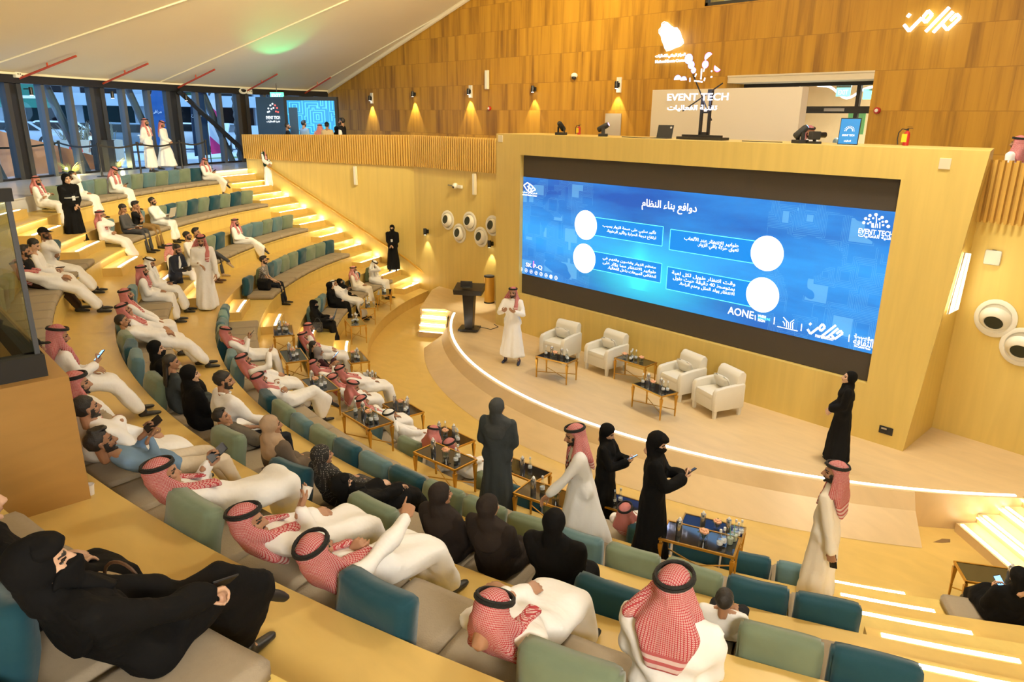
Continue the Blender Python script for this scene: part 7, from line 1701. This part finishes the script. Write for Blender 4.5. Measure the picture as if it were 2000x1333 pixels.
for k in range(13): bbox('column', -24+4.2*k, 0, GZ, 10.4, .95, .9, 'concrete_light')
for k in range(26): bbox('timber_prop', -25+2.1*k+.5*math.sin(k*7), .3+.6*math.cos(k*3), 7.1, 10.3, .16, .16, 'timber_dark')
tag(bl, 'grey unfinished concrete building across the street beyond the windows', 'building')
def car(px, py, D, yawdeg, mat, label, k=1.0):
    P_ = outp(px, py, D, GZ); r = empty('car', P_, math.radians(yawdeg)); r.scale = (k, k, k)
    m = MB(); pr = [(-2.25, .35), (2.2, .35), (2.25, .75), (1.45, .95), (.75, 1.45), (-1.3, 1.50), (-2.1, 1.05), (-2.28, .8)]; n = len(pr)
    m.add([(x, -.88, z) for x, z in pr]+[(x, .88, z) for x, z in pr], [list(range(n)), list(range(n, 2*n))[::-1]]+[[i, (i+1) % n, n+(i+1) % n, n+i] for i in range(n)]); m.build('car_body', mat, r, bevel=.08, smooth=True)
    m = MB(); pw = [(1.20, .98), (.70, 1.38), (-1.25, 1.42), (-1.85, 1.05)]; n = 4
    for s in (-1, 1): m.add([(x, s*.86, z) for x, z in pw]+[(x, s*.895, z) for x, z in pw], [list(range(n)), list(range(n, 2*n))[::-1]]+[[i, (i+1) % n, n+(i+1) % n, n+i] for i in range(n)])
    m.box((1.08, 0, 1.19), (.5, 1.5, .36)); m.build('car_windows', 'black_gloss', r)
    for x in (-1.4, 1.4):
        for s in (-1, 1): m = MB(); m.lathe([(.34, -.11), (.36, -.08), (.36, .08), (.34, .11)], n=18); o = m.build('wheel', 'black_matte', r); o.location = (x, s*.80, .36); o.rotation_euler = (pi/2, 0, 0); m = MB(); m.lathe([(.20, -.125), (.21, .125)], n=12); m.build('wheel_rim', 'steel', o)
    tag(r, label, 'car', 'cars parked outside')
cy = math.degrees(math.atan2(fr_.y, fr_.x))
car(262, 250, 44, cy, 'car_grey', 'grey car parked outside behind the two walking men'); car(372, 250, 47, cy+25, 'car_white', 'white car parked outside behind the dark flag'); car(424, 250, 45, cy+75, 'car_silver', 'silver car seen from the front behind the palm trunk'); car(122, 240, 52, cy, 'car_white', 'white car far behind the concrete planter'); car(30, 245, 50, cy, 'car_silver', 'silver car outside at the picture edge')
def flag(px, pyb, D, h_, mat, label, lean_, text=None):
    P_ = outp(px, 0, D, GZ); r = empty('feather_flag', P_, fz+.25*lean_); m = MB(); m.tube([(0, 0, 0), (0, 0, h_)], .02, 6); m.lathe([(.22, 0), (.22, .03), (.03, .06)], n=12); m.build('pole', 'black_metal', r)
    prof = [(0, .42), (.62, .35), (.62, h_*.55), (.55, h_*.80), (.38, h_*.95), (.16, h_*1.0), (0, h_*.97)]; n = len(prof); m = MB(); m.add([(x, .02*math.sin(z*3), z) for x, z in prof]+[(x, .02*math.sin(z*3)+.012, z) for x, z in prof], [list(range(n)), list(range(n, 2*n))[::-1]]+[[i, (i+1) % n, n+(i+1) % n, n+i] for i in range(n)]); m.build('banner', mat, r)
    if text: me = text_mesh(text, .01); me.materials.append(M('flag_white')); o = bpy.data.objects.new('banner_text', me); COL.objects.link(o); o.parent = r; o.scale = (.17, .17, .17); o.location = (.56, .06, h_*.62); o.rotation_euler = (pi/2, 0, pi)
    tag(r, label, 'flag', 'feather flags outside')
flag(378, 318, 32.0, 3.0, 'flag_navy', 'dark navy feather flag outside, beside the diagonal brace', 0, arabic('مرافئ')); flag(298, 300, 33.5, 3.2, 'flag_blue', 'blue feather flag outside behind the first walking man', .5, arabic('مرافئ')); flag(410, 312, 33.5, 2.9, 'flag_pink', 'white and pink feather flag outside beside the palm trunk', -.3)
P_ = outp(445, 0, 33.5, GZ); r = empty('palm_tree', P_); m = MB(); pts = []; rr = []
for i in range(40): pts.append((.03*math.sin(i), 0, i*.16)); rr.append(.20 if i % 2 else .25)
m.tube(pts, rr, 12); m.build('trunk', 'palm_bark', r)
for k in range(14):
    a = 2*pi*k/14; m = MB(); P2 = [(0, 0, 6.2), (.9*math.cos(a), .9*math.sin(a), 6.9), (1.9*math.cos(a), 1.9*math.sin(a), 6.7), (2.6*math.cos(a), 2.6*math.sin(a), 5.9)]
    n_ = Vector((-math.sin(a), math.cos(a), 0)); vs = []
    for i, p in enumerate(P2): w_ = (.08, .35, .35, .05)[i]; vs += [Vector(p)+n_*w_, Vector(p)-n_*w_]
    m.add(vs, [[2*i, 2*i+1, 2*i+3, 2*i+2] for i in range(3)]); o = m.build('frond', 'palm_green', r); md = o.modifiers.new('s', 'SOLIDIFY'); md.thickness = .02
tag(r, 'palm tree with scaly grey trunk outside the windows', 'tree')
# terracotta ramp wall and pale planter
A_, Bq = outp(-60, 0, 27.8, GZ), outp(190, 0, 30.5, GZ)
t = (Bq-A_); t.z = 0; L_ = t.length; t.normalize(); n_ = Vector((-t.y, t.x, 0)); m = MB()
m.hexa([A_, Bq, Bq+n_*.3, A_+n_*.3], [A_+UP*1.45, Bq+UP*.25, Bq+n_*.3+UP*.25, A_+n_*.3+UP*1.45]); tag(m.build('ramp_wall', 'terracotta'), 'sloping terracotta ramp wall outside the windows', 'wall')
A_, Bq = outp(98, 0, 36, GZ), outp(200, 0, 37, GZ); m = MB(); t = (Bq-A_).normalized(); n_ = Vector((-t.y, t.x, 0)); m.prism([(p.x, p.y) for p in (A_, Bq, Bq+n_*1.5, A_+n_*1.5)], GZ, GZ+.85); pl = empty('planter', A_); pl.location = (0, 0, 0); m.build('trough', 'planter_beige', pl)
rs = np.random.RandomState(3); m = MB()
for k in range(160):
    u = rs.uniform(0, 1); p = A_+(Bq-A_)*u+n_*rs.uniform(.3, 1.2)+UP*(.82); q = p+Vector((rs.normal(0, .22), rs.normal(0, .22), rs.uniform(.2, .9))); m.tube([p, (p+q)/2+Vector((0, 0, .08)), q], [.012, .02, .004], 3)
m.build('plants', 'dry_plant', pl); tag(pl, 'pale planter with dry twigs outside the windows', 'planter')
for k, (px, D, lab) in enumerate(((89, 33, 'red and white traffic cone outside before the planter'), (111, 34.5, 'smaller red and white traffic cone outside by the planter end'))):
    P_ = outp(px, 0, D, GZ); r = empty('traffic_cone', P_); m = MB(); m.lathe([(.20, 0), (.20, .04), (.14, .05), (.11, .25)], n=14); m.lathe([(.075, .45), (.03, .72)], n=14); m.build('cone', 'alarm_red2', r); m = MB(); m.lathe([(.11, .25), (.075, .45)], n=14); m.build('stripe', 'white_plastic', r); tag(r, lab, 'cone', 'traffic cones')
for k, (px, D, lab) in enumerate(((82, 27.6, 'lit tuft of pale grass outside by the terracotta wall'), (178, 29.5, 'lit tuft of pale grass outside near the bin'))):
    P_ = outp(px, 0, D, GZ); m = MB(); rs = np.random.RandomState(k)
    for j in range(90):
        a = rs.uniform(0, 6.28); l_ = rs.uniform(.25, .6); d2 = Vector((math.cos(a)*.5, math.sin(a)*.5, 1)).normalized(); m.tube([(0, 0, 0), d2*l_*.6, d2*l_+Vector((math.cos(a)*.12, math.sin(a)*.12, -.05))], [.008, .007, .002], 3)
    o = m.build('grass_tuft', 'dry_grass', loc=P_); tag(o, lab, 'plant', 'grass tufts outside'); lamp('POINT', P_+Vector((-.35, -.1, .25)), 18, (1, .8, .3), .05, None, 'garden_light')
m = MB(); p0 = outp(365, 0, 33.2, GZ); p1 = outp(500, 0, 35, GZ); p2 = outp(500, 0, 40, GZ); p3 = outp(365, 0, 37, GZ); m.prism([(p.x, p.y) for p in (p0, p1, p2, p3)], GZ, GZ+.02); tag(m.build('lawn_strip', 'lawn'), 'strip of green lawn outside by the flags', 'lawn')
p0 = outp(70, 0, 26.9, GZ); p1 = outp(200, 0, 29.6, GZ); p2 = outp(200, 0, 31, GZ); p3 = outp(70, 0, 28, GZ); m = MB(); m.prism([(p.x, p.y) for p in (p0, p1, p2, p3)], GZ, GZ+.02); tag(m.build('lawn_strip', 'lawn'), 'strip of green lawn outside at the terracotta wall', 'lawn')
P_ = outp(8, 0, 40, GZ); r = empty('road_sign', P_, fz); m = MB(); m.tube([(0, 0, 0), (0, 0, 2.2)], .05, 8); m.build('pole', 'steel', r); m = MB(); m.box((0, 0, 2.8), (2.4, .06, 1.3)); m.build('board', 'sign_green', r); m = MB(); m.box((.5, .04, 2.95), (.5, .02, .4)); m.box((-.4, .04, 2.6), (.7, .02, .12)); m.build('symbols', 'white_plastic', r); tag(r, 'green board sign outside at the picture edge', 'sign')
# evening daylight outside
lamp('SUN', (34, 8, 30), 2.2, (.62, .80, 1.0), 1.0, (44, 18, 0), 'sun_evening')
bpy.data.scenes.remove(TS)
